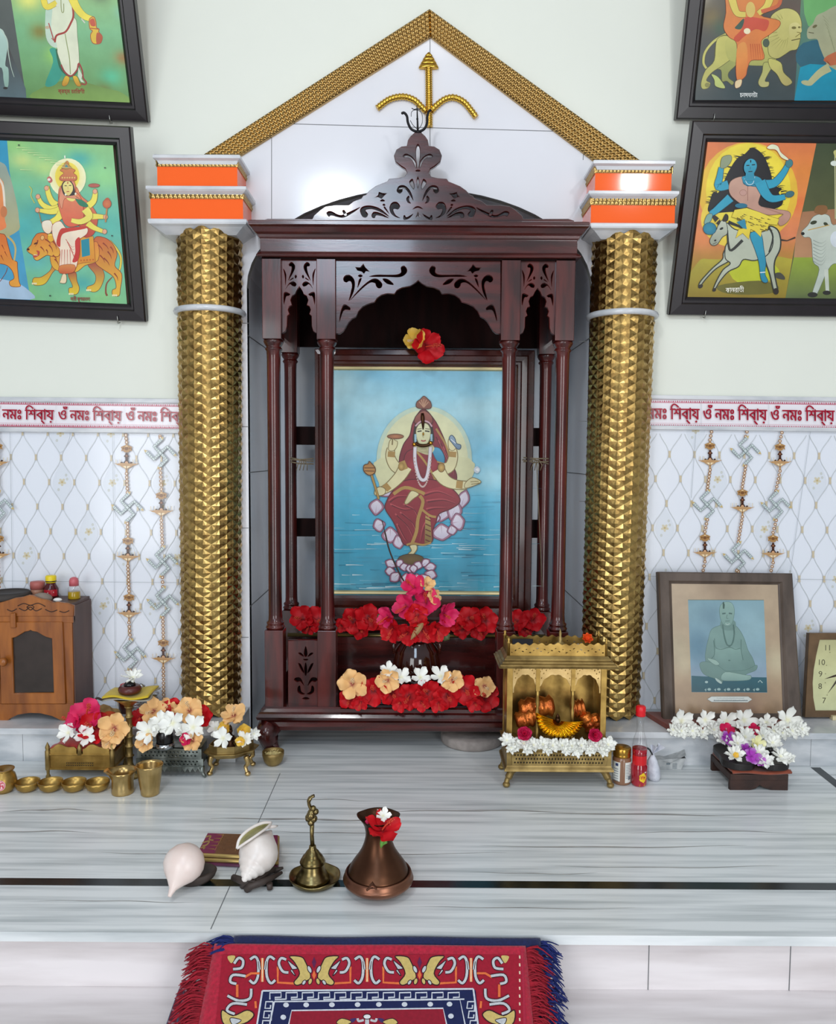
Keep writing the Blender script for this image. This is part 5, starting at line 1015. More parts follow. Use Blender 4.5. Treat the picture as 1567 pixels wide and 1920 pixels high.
ORD = ['leftmost', 'second from left', 'third from left', 'fourth from left', 'fifth from left', 'sixth from left', 'seventh from left', 'eighth from left', 'ninth from left', 'tenth from left', 'eleventh from left', 'twelfth from left', 'thirteenth from left', 'fourteenth from left', 'fifteenth from left']
def row(kind, spots, y, where, group, word, fwd=(0, -1, .5)):
    spots = sorted(spots)
    for i, s_ in enumerate(spots):
        px, py, sz = s_[:3]; yy_ = s_[3] if len(s_) > 3 else y; f = s_[4] if len(s_) > 4 else fwd
        w = ORD[i] if i < len(spots)-1 or len(spots) < 2 else 'rightmost'
        lab = (w+' '+word+' '+where) if len(spots) > 1 else word+' '+where
        flower(kind, px, py, yy_, sz, f, lab, group)
# ---- red row on the shrine's step shelf
row('red_hibiscus', [(567, 1160, 50), (598, 1162, 52), (662, 1164, 52), (690, 1158, 56), (716, 1164, 44), (852, 1166, 44), (880, 1160, 50), (910, 1164, 52), (968, 1164, 46), (998, 1163, 48)], 2.335, 'in the row on the shrine back shelf', 'red hibiscus row on the shrine shelf', 'red hibiscus', (0, -1, .35))
row('red_hibiscus', [(580, 1174, 34), (640, 1172, 30), (676, 1180, 38), (866, 1180, 36), (898, 1182, 36), (984, 1180, 34)], 2.328, 'tucked low along the shrine shelf edge', 'low red hibiscus on the shelf edge', 'small red hibiscus', (0, -1, .1))
# ---- vase bouquet
VY = 2.25
M['glaze'] = mat('brown_glaze', '#4A1C10', .08, col2='#2A0E0A', scale=7, coat=.6)
vx = P(781, 1228, VY).x; vz = lambda py: P(781, py, VY).z
vs_t = thing('ceramic_vase', 'round brown glazed vase holding the red and pink bouquet', 'vase', (vx, VY, zf))
vr = PX(46, VY); k = MB(); zt_v = vz(1196); zb_v = zf+.001; hh = zt_v-zb_v
k.lathe([(0, zb_v), (vr*.55, zb_v), (vr*.72, zb_v+hh*.1), (vr*.97, zb_v+hh*.4), (vr, zb_v+hh*.58), (vr*.88, zb_v+hh*.82), (vr*.66, zb_v+hh*.94), (vr*.68, zb_v+hh), (vr*.58, zb_v+hh), (vr*.55, zb_v+hh*.9), (.0, zb_v+hh*.86)], (vx, VY, 0), 28); k.build('pot_body', M['glaze'], vs_t)
for sx in (-1, 1): k = MB(); k.tube([(vx+sx*vr*.68, VY-.03, zb_v+hh*.98), (vx+sx*vr*.95, VY-.04, zb_v+hh*.96), (vx+sx*vr*.92, VY-.04, zb_v+hh*.8)], .005, 8); k.build('lug', M['glaze'], vs_t)
BG = 'flowers in the brown vase'
for i, (kd, px, py, sz, f, lab) in enumerate((
    ('pink_hibiscus', 776, 1102, 48, (-.1, -1, .6), 'topmost pink hibiscus of the vase bouquet'), ('pink_hibiscus', 762, 1136, 52, (-.5, -1, .2), 'pink hibiscus left of centre in the vase bouquet'),
    ('pink_hibiscus', 798, 1130, 54, (.2, -1, .4), 'pink hibiscus right of centre in the vase bouquet'), ('pink_hibiscus', 728, 1156, 46, (-.9, -1, .1), 'pink hibiscus at the left side of the vase bouquet'),
    ('pink_hibiscus', 832, 1152, 52, (.9, -1, .1), 'pink hibiscus at the right side of the vase bouquet'), ('peach_hibiscus', 800, 1096, 32, (.3, -1, .9), 'small peach flower near the top of the vase bouquet'),
    ('peach_hibiscus', 812, 1118, 34, (.8, -1, .3), 'small peach flower behind the pink hibiscus of the vase'), ('red_hibiscus', 736, 1178, 54, (-.6, -1, -.3), 'red hibiscus at lower left of the vase bouquet'),
    ('red_hibiscus', 764, 1186, 52, (-.2, -1, -.4), 'red hibiscus at lower middle of the vase bouquet, left of the dry leaf'), ('red_hibiscus', 792, 1180, 54, (.2, -1, -.3), 'red hibiscus at lower middle of the vase bouquet, right of the dry leaf'),
    ('red_hibiscus', 818, 1180, 50, (.6, -1, -.3), 'red hibiscus at lower right of the vase bouquet'), ('red_hibiscus', 782, 1154, 48, (.1, -1, .1), 'red hibiscus at the heart of the vase bouquet'))):
    flower(kd, px, py, VY-.055-(.02 if py > 1150 else .0), sz, f, lab, BG)
M['leaf'] = mat('green_leaf', '#5B6B42', .5, noise=.3, scale=60); M['dryleaf'] = mat('dry_leaf', '#A8875A', .7); M['stick'] = mat('dark_stick', '#3A2A22', .7)
def leaf(px0, py0, px1, py1, w, y, m, label):
    a, b_ = P(px0, py0, y), P(px1, py1, y-.012); k = MB(); d = b_-a; s_ = Vector((0, 1, 0)).cross(d).normalized()*PX(w, y)
    k.grid(lambda u, v: a+d*v+s_*((u-.5)*math.sin(PI*min(.98, v*.96+.02))**.8)+Vector((0, -.006*math.sin(PI*v)+abs(u-.5)*.012, 0)), 4, 8); o = k.build('leaf', m); tag(o, label, 'leaf', 'leaves in the vase bouquet')
leaf(722, 1172, 708, 1152, 14, VY-.05, M['leaf'], 'green leaf at the left of the vase bouquet')
leaf(838, 1162, 852, 1138, 14, VY-.05, M['leaf'], 'green leaf at the upper right of the vase bouquet')
leaf(828, 1186, 842, 1200, 18, VY-.055, M['leaf'], 'green leaf hanging at lower right of the vase bouquet')
leaf(797, 1160, 770, 1200, 12, VY-.085, M['dryleaf'], 'dry brown leaf across the front of the vase bouquet')
k = MB(); k.tube([P(a, b_, VY-.01) for a, b_ in spline([(716, 976), (722, 1000), (730, 1032), (745, 1068), (760, 1095)], 4, False)], [.0012]*4+[.0022]*13, 6); tag(k.build('incense_stick', M['stick']), 'thin dark bent stick rising from the vase in front of the painting', 'stick')
# ---- front tray of flowers
M['steel'] = mat('steel', '#B9BCC0', .22, metal=1.)
TY = 2.195; x0, x1 = P(642, 1325, TY).x, P(930, 1325, TY).x; k = MB()
k.stack(x0+.01, x1-.01, TY-.022, TY+.05, [(-.004, zf+.0005), (.004, zf+.004), (.01, zf+.011), (.012, zf+.011), (.006, zf+.005), (-.004, zf+.003)]); tag(k.build('steel_tray', M['steel']), 'narrow steel tray under the front flowers of the shrine', 'tray')
FG = 'flowers on the front tray'
row('red_hibiscus', [(655, 1308, 44), (700, 1296, 60), (736, 1300, 50), (768, 1304, 54), (802, 1298, 52), (838, 1304, 54), (872, 1292, 60), (910, 1308, 56)], 2.140, 'on the front tray of the shrine', FG, 'red hibiscus', (0, -1, .25))
row('red_hibiscus', [(676, 1316, 34), (750, 1318, 34), (790, 1316, 36), (822, 1318, 34), (890, 1318, 34)], 2.112, 'hanging lowest over the front tray edge', FG, 'small red hibiscus', (0, -1, -.2))
row('peach_hibiscus', [(661, 1282, 60), (726, 1276, 48), (848, 1277, 46), (908, 1287, 44)], 2.132, 'on the front tray of the shrine', FG, 'peach hibiscus', (0, -1, .25))
row('white_flower', [(727, 1258, 36), (752, 1270, 40), (788, 1270, 42), (826, 1268, 44)], 2.142, 'along the top of the front tray flowers', FG, 'white flower', (0, -1, .9))
# ---- two flowers over the painting's frame
flower('yellow_flower', 779, 640, 2.385, 44, (-.2, -1, .3), 'yellow flower tucked over the goddess painting frame', 'flowers over the painting frame')
flower('red_hibiscus', 798, 650, 2.38, 66, (.3, -1, .0), 'red hibiscus tucked over the top of the goddess painting frame', 'flowers over the painting frame')
# ---------------------------------------------------------------- stone disc under the shrine
M['pinkstone'] = mat('grey_stone', '#A49A94', .8, noise=.25, scale=40, bump=.3)
c = PZ(880, 1412, 0); k = MB(); k.lathe([(0, .0), (.082, .0), (.088, .006), (.088, .024), (.084, .03), (0, .03)], (c.x+.012, c.y+.09, 0), 40); tag(k.build('grinding_stone', M['pinkstone']), 'round flat grey stone slab lying under the wooden shrine', 'stone')
# ---------------------------------------------------------------- brass things on the left
M['brass'] = mat('aged_brass', '#BC9A54', .36, metal=.85, col2='#8E7038', scale=30)
M['brassl'] = mat('polished_brass', '#CDB078', .26, metal=.92, col2='#A88C58', scale=25)
M['brassd'] = mat('dull_brass', '#A88F58', .45, metal=.7, col2='#7A6438', scale=30)
M['silver'] = mat('tarnished_silver', '#8D938E', .35, metal=1., col2='#565C58', scale=40)
M['dark'] = mat('gap_shade', '#15110d', .8); M['blackstone'] = mat('black_stone', '#141215', .25)
M['redcloth'] = mat('red_cloth', '#C4281C', .8, noise=.2, scale=30, sheen=.3); M['jute'] = mat('tan_jute', '#B2925A', .95, col2='#8A6A3A', scale=50, bump=.8, bscale=110)
# cot
CY = 1.955; xa, xb = P(90, 1440, CY).x, P(211, 1440, CY).x; zz = lambda py: P(150, py, CY).z
cot = thing('brass_cot', 'small brass cot with red cloth bedding and offering flowers on it', 'miniature bed', ((xa+xb)/2, CY, 0))
cd = .085; zr0, zr1 = zz(1443), zz(1413)
k = MB(); k.stack(xa, xb, CY, CY+cd, [(.003, zr0), (.003, zr0+.004), (0, zr0+.006), (0, zr1-.006), (.003, zr1-.004), (.003, zr1)]); k.build('bed_frame', M['brass'], cot)
for x in (xa, xb):
    for y in (CY, CY+cd):
        k = MB(); k.lathe([(0, 0), (.0055, .0), (.006, .004), (.0035, .009), (.004, zr0-.002), (.0065, zr0), (.0065, zr1+.006), (.0045, zr1+.010), (.006, zr1+.016), (.0035, zr1+.022), (.0, zr1+.03)], (x, y, 0), 12); k.build('leg', M['brassd'], cot)
k = MB(); k.lathe([(.006, zr1-.002), (.005, zr1+.01), (.006, zr1+.016), (0, zr1+.028)], ((xa+xb)/2, CY-.001, 0), 10); k.build('middle_post', M['brassd'], cot)
for a, b_ in ((xa+.007, (xa+xb)/2-.008), ((xa+xb)/2+.008, xb-.007)):
    w = b_-a; o_ = [(a, zr1), (b_, zr1), (b_, zr1+.012)]+[(b_-w*t, zr1+.012+.010*math.sin(PI*t*1.0)*(1 if t < .6 else 1)+.004*math.cos(t*9)) for t in (.1, .2, .3, .4, .5, .6, .7, .8, .9)]+[(a, zr1+.012)]
    fret('head_panel', o_, [], .003, M['brass'], cot, CY-.002, .0004)
k = MB()
for i in range(13):
    for j in range(2):
        x = xa+(xb-xa)*(.3+.4*i/12); z = zr0+.012+j*.006; k.add([(x-.0018, CY-.0035, z), (x, CY-.0035, z-.0018), (x+.0018, CY-.0035, z), (x, CY-.0035, z+.0018)], [(0, 1, 2, 3)])
k.build('painted_piercing', M['dark'], cot)  # flat dark diamonds painted as shaded holes, nothing is cut
k = MB(); k.grid(lambda u, v: (xa+.004+(xb-xa-.008)*u, CY+.003+(cd-.006)*v, zr1+.008+.010*math.sin(PI*u)*math.sin(PI*v)+.003*math.sin(u*19+v*7)), 20, 10); k.build('bedding', M['redcloth'], cot, solid=.006)
k = MB(); cx = P(176, 1340, 2.095); k.lathe([(.066*math.cos(a), .066*.62*math.sin(a)) for a in [i*PI/2/9 for i in range(9)]]+[(0, .041)], (cx.x, 2.115, LZ+.001), 30, sy=.75)
k.v = [(v[0]+.003*math.sin(v[0]*210+v[2]*150), v[1]+.003*math.sin(v[2]*190), v[2]*1.0+.003*math.sin(v[0]*170+v[1]*130)*(v[2] > LZ+.01)) for v in k.v]
tag(k.build('jute_cushion', M['jute']), 'lumpy tan jute cushion on the ledge behind the brass cot', 'cushion')
k = MB(); k.grid(lambda u, v: P(168+56*u, 1338+18*v+4*math.sin(u*7), 2.035-.03*v), 10, 6); tag(k.build('orange_cloth', mat('orange_cloth', '#D0501E', .8), solid=.004), 'orange cloth fold between the tan cushion and the cot', 'cloth')
CG = 'flowers on the brass cot'
flower('pink_hibiscus', 164, 1346, 1.99, 74, (-.2, -1, .9), 'large pink hibiscus at the back of the brass cot', CG); flower('red_hibiscus', 180, 1366, 1.975, 66, (.2, -1, .5), 'red hibiscus in the middle of the brass cot', CG); flower('pink_hibiscus', 140, 1356, 1.985, 44, (-.6, -1, .6), 'smaller pink hibiscus at the left of the cot', CG)
flower('white_flower', 128, 1374, 1.955, 42, (-.1, -1, .5), 'white flower at the left front of the brass cot', CG); flower('white_flower', 162, 1380, 1.95, 44, (.1, -1, .4), 'white flower with pinkish petals at the cot front middle', CG)
flower('peach_hibiscus', 214, 1366, 1.965, 62, (.2, -1, .4), 'large peach hibiscus at the right end of the cot', CG); flower('peach_hibiscus', 206, 1388, 1.955, 34, (.3, -1, .1), 'small peach flower low at the right end of the cot', CG)
# lamp stand
SY_ = 1.975; sx_ = P(243, 1400, SY_).x; zl2 = lambda py: P(243, py, SY_).z; zp = zl2(1307)
ls = thing('brass_lamp_stand', 'tall slim brass stand carrying a plate, yellow cloth and stone', 'lamp stand', (sx_, SY_, 0))
k = MB(); k.lathe([(0, 0), (.036, 0), (.037, .005), (.03, .010), (.016, .016), (.011, .024)], (sx_, SY_, 0), 28); k.build('foot', M['brassd'], ls)
k = MB(); pr = [(.011, .022)]
for i in range(6): z0 = .03+i*(zp-.05)/6; dz = (zp-.05)/6; pr += [(.0075, z0), (.0075, z0+dz*.7), (.0105, z0+dz*.76), (.011, z0+dz*.84), (.0085, z0+dz*.9)]
k.lathe(pr, (sx_, SY_, 0), 16); k.build('stem', M['brassd'], ls)
k = MB(); k.lathe([(.009, zp-.024), (.014, zp-.018), (.03, zp-.006), (.038, zp-.001), (.0385, zp+.001), (.03, zp-.002), (0, zp-.004)], (sx_, SY_, 0), 28); k.build('dish', M['brass'], ls)
M['paper'] = mat('silver_paper_plate', '#A8A498', .4, metal=.4); M['ycloth'] = mat('yellow_cloth', '#D6B81E', .75, noise=.15, scale=40, sheen=.2)
k = MB(); k.grid(lambda u, v: (sx_-.050+.115*u+.004*math.sin(v*9), SY_-.045+.09*v, zp+.003+.004*math.sin(u*5+v*4)+.006*u*u), 14, 10); tag(k.build('leaf_plate', M['paper'], solid=.002), 'crumpled silver-grey plate on the brass lamp stand', 'plate')
k = MB(); k.grid(lambda u, v: (sx_-.050+.112*u, SY_-.044+.085*v+.004*math.sin(u*8), zp+.0105+.003*math.sin(u*6+v*3)+.008*max(0, u-.6)), 14, 10); tag(k.build('yellow_cloth', M['ycloth'], solid=.004), 'folded yellow cloth under the stone on the lamp stand', 'cloth')
M['redstone'] = mat('dark_red_stone', '#5A2420', .35, noise=.3, scale=50)
k = MB(); c = (sx_+.008, SY_-.012, zp+.024); k.tube([(c[0]+.018*math.cos(2*PI*i/24), c[1]+.018*math.sin(2*PI*i/24), c[2]) for i in range(24)], .0105, 10, closed=True); k.ell((c[0], c[1], c[2]), (.016, .016, .007)); tag(k.build('stone_ring', M['redstone']), 'dark red ring-shaped stone resting on the yellow cloth', 'stone')
k = MB(); k.lathe([(.013, 0), (.014, .008), (.008, .014), (0, .015)], (c[0], c[1], c[2]+.006), 16); tag(k.build('black_stone', M['blackstone']), 'small black stone under the white flower on the red ring', 'stone')
flower('white_jasmine', 249, 1270, SY_-.015, 42, (0, -.5, 1), 'white many-petalled flower topping the stone on the lamp stand', 'flower on the lamp stand')
# behind: red capped bottle and steel pot on the ledge
k = MB(); b0 = P(211, 1350, 2.12); bt = thing('small_bottle', 'small dark bottle with red cap on the ledge behind the cot', 'bottle', (b0.x+.012, 2.19, LZ)); k.lathe([(0, LZ), (.02, LZ), (.021, LZ+.04), (.012, LZ+.052), (.012, LZ+.06)], (b0.x+.012, 2.19, 0), 18); k.build('bottle_body', mat('dark_glass_bottle', '#4A1C14', .15), bt); k = MB(); k.lathe([(.0155, LZ+.056), (.0155, LZ+.078), (.013, LZ+.08), (0, LZ+.08)], (b0.x+.012, 2.19, 0), 18); k.build('red_cap', mat('red_plastic', '#C81420', .35), bt)
k = MB(); b0 = P(262, 1345, 2.17).x; k.lathe([(0, LZ), (.03, LZ), (.044, LZ+.02), (.046, LZ+.035), (.04, LZ+.046), (.048, LZ+.052), (.03, LZ+.058), (.012, LZ+.064), (.008, LZ+.07), (.012, LZ+.076), (0, LZ+.084)], (b0, 2.185, 0), 26); tag(k.build('steel_pot', M['steel']), 'lidded steel pot on the ledge behind the lamp stand', 'pot')
k = MB(); k.tube([P(a, b_, 2.06) for a, b_ in spline([(172, 1316), (182, 1309), (192, 1312), (200, 1306), (210, 1307)], 4, False)], .003, 6); tag(k.build('twisted_wick', M['stick']), 'dark twisted wick lying over the tan jute cushion', 'wick')
# square silver stand
Y0 = 1.955; xa, xb = P(254, 1430, Y0).x, P(380, 1430, Y0).x; zz = lambda py: P(320, py, Y0).z
ss = thing('silver_stand', 'square tarnished openwork metal stand holding a black stone and flowers', 'offering stand', ((xa+xb)/2, Y0, 0)); dd = .078
zb_, zm_, ztp = zz(1440), zz(1424), zz(1403)
k = MB(); k.stack(xa+.008, xb-.008, Y0+.008, Y0+dd-.008, [(0, zb_), (0, ztp-.004), (.002, ztp), (-.004, ztp)]); k.build('box', M['silver'], ss)
for (za2, zb2, off) in ((zm_+.001, ztp-.003, .004), (zb_+.002, zm_, .0)):
    hs = []; n_ = 15
    for i in range(n_):
        for j in (.3, .68): x = xa+.01+(xb-xa-.02)*(i+.5+(.5 if j > .5 else 0)*.9)/(n_+.5); z = za2+(zb2-za2)*j; r = .0030; hs.append([(x-r, z), (x, z-r), (x+r, z), (x, z+r)])
    fret('pierced_panel', [(xa+off, za2), (xb-off, za2), (xb-off, zb2), (xa+off, zb2)], hs, .003, M['silver'], ss, Y0+.003, .0004)
n_ = 13; o_ = [(xa, zb_+.004), (xa, zb_)]
for i in range(n_): o_ += [(xa+(xb-xa)*(i+.5)/n_, zb_-.011), (xa+(xb-xa)*(i+1)/n_, zb_-.001)]
o_ += [(xb, zb_+.004)]; fret('scalloped_skirt', o_, [], .002, M['silver'], ss, Y0+.001, .0003)
for x, sg in ((xa+.004, -1), (xb-.004, 1)):
    for y in (Y0+.006, Y0+dd-.006): k = MB(); k.tube([(x, y, zb_+.002), (x+sg*.001, y, zb_-.012), (x+sg*.004, y, .008), (x+sg*.010, y-.004, .0035)], [.0075, .005, .0045, .0035], 8); k.build('leg', M['silver'], ss)
cx = P(315, 1400, Y0+.03).x; k = MB(); sl = thing('shiva_stone', 'black rounded stone in a silver collar standing on the metal stand', 'stone', (cx, Y0+.03, ztp)); k.lathe([(0, ztp), (.0225, ztp), (.0235, ztp+.006), (.022, ztp+.013), (.0215, ztp+.013), (.021, ztp+.002)], (cx, Y0+.006, 0), 24); k.build('silver_collar', M['steel'], sl)
k = MB(); k.lathe([(.0205, ztp+.001), (.0205, ztp+.034), (.017, ztp+.046), (.009, ztp+.053), (0, ztp+.055)], (cx, Y0+.006, 0), 24); k.build('stone_body', M['blackstone'], sl)
SG = 'flowers on the silver stand'
row('peach_hibiscus', [(288, 1334, 52, 1.99), (314, 1330, 44, 2.0), (356, 1332, 54, 1.985), (272, 1392, 40, 1.945), (362, 1388, 44, 1.945)], 1.98, 'among the silver stand offerings', SG, 'peach hibiscus', (0, -1, .5))
row('white_flower', [(278, 1372, 52), (302, 1356, 46), (324, 1356, 54), (362, 1364, 54), (344, 1374, 30)], 1.95, 'in the middle band of the silver stand offerings', SG, 'white flower', (0, -1, .4))
row('red_hibiscus', [(264, 1346, 40), (326, 1328, 42), (380, 1344, 44)], 2.0, 'at the back of the silver stand offerings', SG, 'red hibiscus', (0, -1, .5))
flower('magenta_petal_flower', 350, 1386, 1.94, 26, (0, -1, .2), 'small magenta flower low on the silver stand right of the black stone', SG)
# octagonal stool
Y0 = 2.005; cx = P(434, 1420, Y0).x; zz = lambda py: P(434, py, Y0-.05).z
so_ = thing('brass_stool', 'octagonal brass stool on curved legs, holding a bronze figure and flowers', 'offering stool', (cx, Y0, 0)); z1s, z2s, z3s = zz(1428), zz(1418), zz(1404)
Mo = Matrix.Rotation(PI/8, 3, 'Z'); k = MB(); k.lathe([(0, z1s+.002), (.05, z1s+.001), (.06, z1s+.004), (.071, z2s), (.071, z2s+.002), (.057, z2s+.002), (.057, z3s), (.054, z3s), (.054, z2s+.006), (0, z2s+.006)], (cx, Y0, 0), 8, smooth=False, sy=.72, M=Mo); k.build('tray', M['brassd'], so_, bevel=.001)
for sx in (-1, 1):
    for sy in (-1, 1): k = MB(); x, y = cx+sx*.044, Y0+sy*.028; k.tube(spline([(x, y, z1s+.006), (x+sx*.004, y+sy*.002, z1s-.012), (x-sx*.002, y, .022), (x+sx*.003, y+sy*.004, .008)], 4, False), [.0075]*3+[.0062]*3+[.005]*4+[.0045]*3, 10); k.ell((x+sx*.004, y+sy*.004, .0062), (.0075, .0075, .0062)); k.build('leg', M['brassl'], so_)
fg = thing('bronze_figurine', 'tiny dark bronze figure among yellow petals on the octagonal stool', 'figurine', (cx, Y0-.01, z2s+.006)); k = MB(); zq = z2s+.006
k.lathe([(0, zq), (.012, zq), (.012, zq+.006), (.007, zq+.01), (.009, zq+.022), (.006, zq+.034), (.004, zq+.038)], (cx, Y0-.01, 0), 14); k.ell((cx, Y0-.01, zq+.045), (.0058, .0058, .0072)); k.lathe([(.0055, zq+.05), (.004, zq+.056), (0, zq+.062)], (cx, Y0-.01, 0), 10)
for sx in (-1, 1): k.tube([(cx+sx*.007, Y0-.01, zq+.033), (cx+sx*.013, Y0-.016, zq+.024), (cx+sx*.006, Y0-.021, zq+.019)], [.0032, .0028, .0022], 8)
k.build('figure', M['bronze'], fg)
OG = 'flowers on the octagonal stool'
flower('peach_hibiscus', 438, 1342, 2.0, 54, (0, -.6, 1), 'drooping peach hibiscus crowning the octagonal stool', OG, z=None); flower('yellow_flower', 424, 1364, 1.985, 26, (-.3, -1, .3), 'yellow flower left of the bronze figure', OG); flower('yellow_flower', 455, 1370, 1.985, 28, (.3, -1, .3), 'yellow flower right of the bronze figure', OG); flower('yellow_flower', 452, 1389, 1.95, 20, (0, -1, .1), 'small yellow flower low at the front of the octagonal stool', OG)
flower('white_flower', 418, 1384, 1.955, 44, (-.2, -1, .4), 'white flower at the left front of the octagonal stool', OG); flower('white_flower', 458, 1386, 1.955, 34, (.2, -1, .4), 'white flower at the right front of the octagonal stool', OG); flower('white_jasmine', 476, 1376, 1.97, 30, (.6, -1, .4), 'white flower at the far right of the octagonal stool', OG); flower('white_flower', 404, 1366, 1.99, 34, (-.6, -1, .5), 'white flower at the back left of the octagonal stool', OG)
# rice bowl
def bowl(c, r, h, m, name, label, cat, group=None, n_=28):
    x, y, z = c; root = thing(name, label, cat, (x, y, z), group); k = MB()
    k.lathe([(0, z), (r*.55, z), (r*.85, z+h*.3), (r, z+h*.75), (r*1.0, z+h), (r*.95, z+h), (r*.93, z+h*.75), (r*.78, z+h*.36), (r*.5, z+h*.12), (0, z+h*.1)], (x, y, 0), n_); k.build('bowl_body', m, root); return root
c = PZ(509, 1440); rb_ = bowl((c.x, c.y+.024, 0), .0285, .036, M['brassd'], 'rice_bowl', 'small brass bowl of rice beside the shrine foot', 'bowl')
k = MB(); r_ = random.Random(9); 
k.lathe([(.0255, .027), (.018, .029), (0, .030)], (c.x, c.y+.024, 0), 20)
for q in range(90): a, d = r_.uniform(0, 6.28), .024*math.sqrt(r_.random()); k.ell((c.x+d*math.cos(a), c.y+.024+d*math.sin(a), .0295+r_.uniform(0, .0015)), (.0022, .001, .001), 6, 4, M=Matrix.Rotation(r_.uniform(0, 3), 3, 'Z'))
o = k.build('rice', mat('rice_grain', '#DCCB8E', .6), rb_); o['kind'] = 'stuff'
# tumblers, bowls, pot
c = PZ(231, 1494); y = c.y+.024; x = P(230, 1470, y).x; rt_ = thing('brass_jug', 'flared brass jug with a pouring lip, left of the tumbler', 'jug', (x, y, 0)); k = MB()
hj = P(231, 1436, y+.026).z; k.lathe([(0, 0), (.0255, 0), (.0262, .004), (.0252, .02), (.025, hj*.6), (.028, hj*.85), (.0335, hj), (.032, hj), (.0265, hj*.84), (.0235, hj*.6), (.0235, .006), (0, .004)], (x, y, 0), 32)
k.v = [(v[0]-(.010*max(0, (v[2]-hj*.75)/(hj*.25)) if v[0] < x-.018 and abs(v[1]-y) < .014 else 0), v[1], v[2]) for v in k.v]; k.build('jug_body', M['brassl'], rt_)
c = PZ(281, 1495); y = c.y+.018; x = P(281, 1470, y).x; hj = P(281, 1424, y+.03).z; k = MB(); k.lathe([(0, 0), (.0195, 0), (.0215, .003), (.0215, .006), (.0305, hj-.004), (.0318, hj), (.030, hj), (.0285, hj-.006), (.0195, .008), (0, .006)], (x, y, 0), 32); tag(k.build('brass_tumbler', M['brassl']), 'tall tapering brass tumbler, right of the jug', 'tumbler')
for i, (px, lab) in enumerate(((52, 'leftmost of four shallow brass bowls, next to the stickered pot'), (95, 'second from left of four shallow brass bowls in a row'), (139, 'third from left of four shallow brass bowls in a row'), (183, 'rightmost of four shallow brass bowls, beside the brass jug'))):
    c = PZ(px, 1490); y = c.y+.025; bowl((P(px, 1480, y).x, y, 0), .0285, .023, M['brass'], 'brass_bowl', lab, 'bowl', 'shallow brass bowls in a row')
c = PZ(8, 1492); y = c.y+.024; x = P(7, 1470, y).x; hp = P(7, 1441, y).z; pt_ = thing('brass_pot', 'small round brass pot bearing a pink sticker, at the left edge', 'pot', (x, y, 0)); k = MB()
k.lathe([(0, 0), (.018, 0), (.027, .012), (.030, .026), (.026, .042), (.0195, .05), (.0185, .056), (.024, hp-.003), (.025, hp), (.0235, hp), (.017, .056), (0, .05)], (x, y, 0), 32); k.build('pot_body', M['brass'], pt_)
k = MB(); cs2 = Vector((x, y, .025)); dirn = Vector((.22, -.97, .10)).normalized(); up = Vector((0, 0, 1)); e1 = up.cross(dirn)*-1; e1.normalize(); e2 = dirn.cross(e1)*-1
def stick_pt(a, b_, L=0):
    th_ = a/.030; return (x+.030*(1.012+L)*math.sin(th_+.22)*math.sqrt(max(.2, 1-(b_/.04)**2)), y-.030*(1.012+L)*math.cos(th_+.22)*math.sqrt(max(.2, 1-(b_/.04)**2)), .0255+b_)
vs2 = [stick_pt(0, 0)]+[stick_pt(.0115*math.cos(2*PI*i/24), .0125*math.sin(2*PI*i/24)) for i in range(24)]; k.add(vs2, [(0, 1+i, 1+(i+1) % 24) for i in range(24)])
def bar(a0, b0, a1, b1, w=.0011):
    dx, dz = a1-a0, b1-b0; l = math.hypot(dx, dz); nx, nz = -dz/l*w, dx/l*w; k.add([stick_pt(a0+nx, b0+nz, .012), stick_pt(a0-nx, b0-nz, .012), stick_pt(a1-nx, b1-nz, .012), stick_pt(a1+nx, b1+nz, .012)], [(0, 1, 2, 3)], 1)
for s_ in (1, -1): bar(0, 0, s_*.006, 0); bar(s_*.006, 0, s_*.006, -s_*.006); bar(0, 0, 0, s_*.006); bar(0, s_*.006, s_*.006, s_*.006)
for i in range(20): a, b_ = 2*PI*i/20, 2*PI*(i+1)/20; bar(.0095*math.cos(a), .0105*math.sin(a), .0095*math.cos(b_), .0105*math.sin(b_), .0006)
k.build('sticker', [mat('pink_sticker', '#F0C4C8', .5), mat('red_sticker_print', '#C8283C', .5)], pt_)
# ---------------------------------------------------------------- small brass shrine on the right
YA, YB_, YC = 1.910, 1.932, 2.030
zq = lambda py, y=YA: P(1045, py, y).z
bx0, bx1 = P(950, 1420, YA).x, P(1146, 1420, YA).x; ux0, ux1 = P(950, 1310, YB_).x, P(1137, 1310, YB_).x
ms = thing('brass_shrine', 'small antique brass shrine with three arches and a galleried roof, right of the wooden shrine', 'miniature shrine', ((bx0+bx1)/2, YA+.06, 0))
ms['label'] = 'small antique brass shrine with three arches and railed roof, beside the wooden shrine'
zb0_, zb1_, zp1, zfl = zq(1447), zq(1436), zq(1409), zq(1402)
k = MB(); k.stack(bx0, bx1, YA, YC, [(.002, zb0_), (.006, zb0_+.002), (.005, zb0_+.007), (.001, zb1_-.003), (0, zb1_), (0, zp1), (.003, zp1+.002), (.005, zfl-.003), (.005, zfl)]); k.build('base', M['brassd'], ms)
hs = []; nx_ = 30
for i in range(nx_):
    for j in range(3): x = bx0+.016+(bx1-bx0-.032)*(i+.5+(.5 if j % 2 else 0)*.9)/(nx_+.5); z = zb1_+.004+(zp1-zb1_-.008)*(j+.5)/3; hs.append([(x-.0026, z), (x, z-.0036), (x+.0026, z), (x, z+.0036)])
fret('pierced_panel', [(bx0+.012, zb1_+.002), (bx1-.012, zb1_+.002), (bx1-.012, zp1-.002), (bx0+.012, zp1-.002)], hs, .003, M['brassd'], ms, YA-.003, .0003)
k = MB(); k.box(bx0+.013, bx1-.013, YA-.0006, YA-.0003, zb1_+.003, zp1-.003); k.build('panel_shadow', M['dark'], ms)  # dark sheet standing in for the shade behind the panel holes
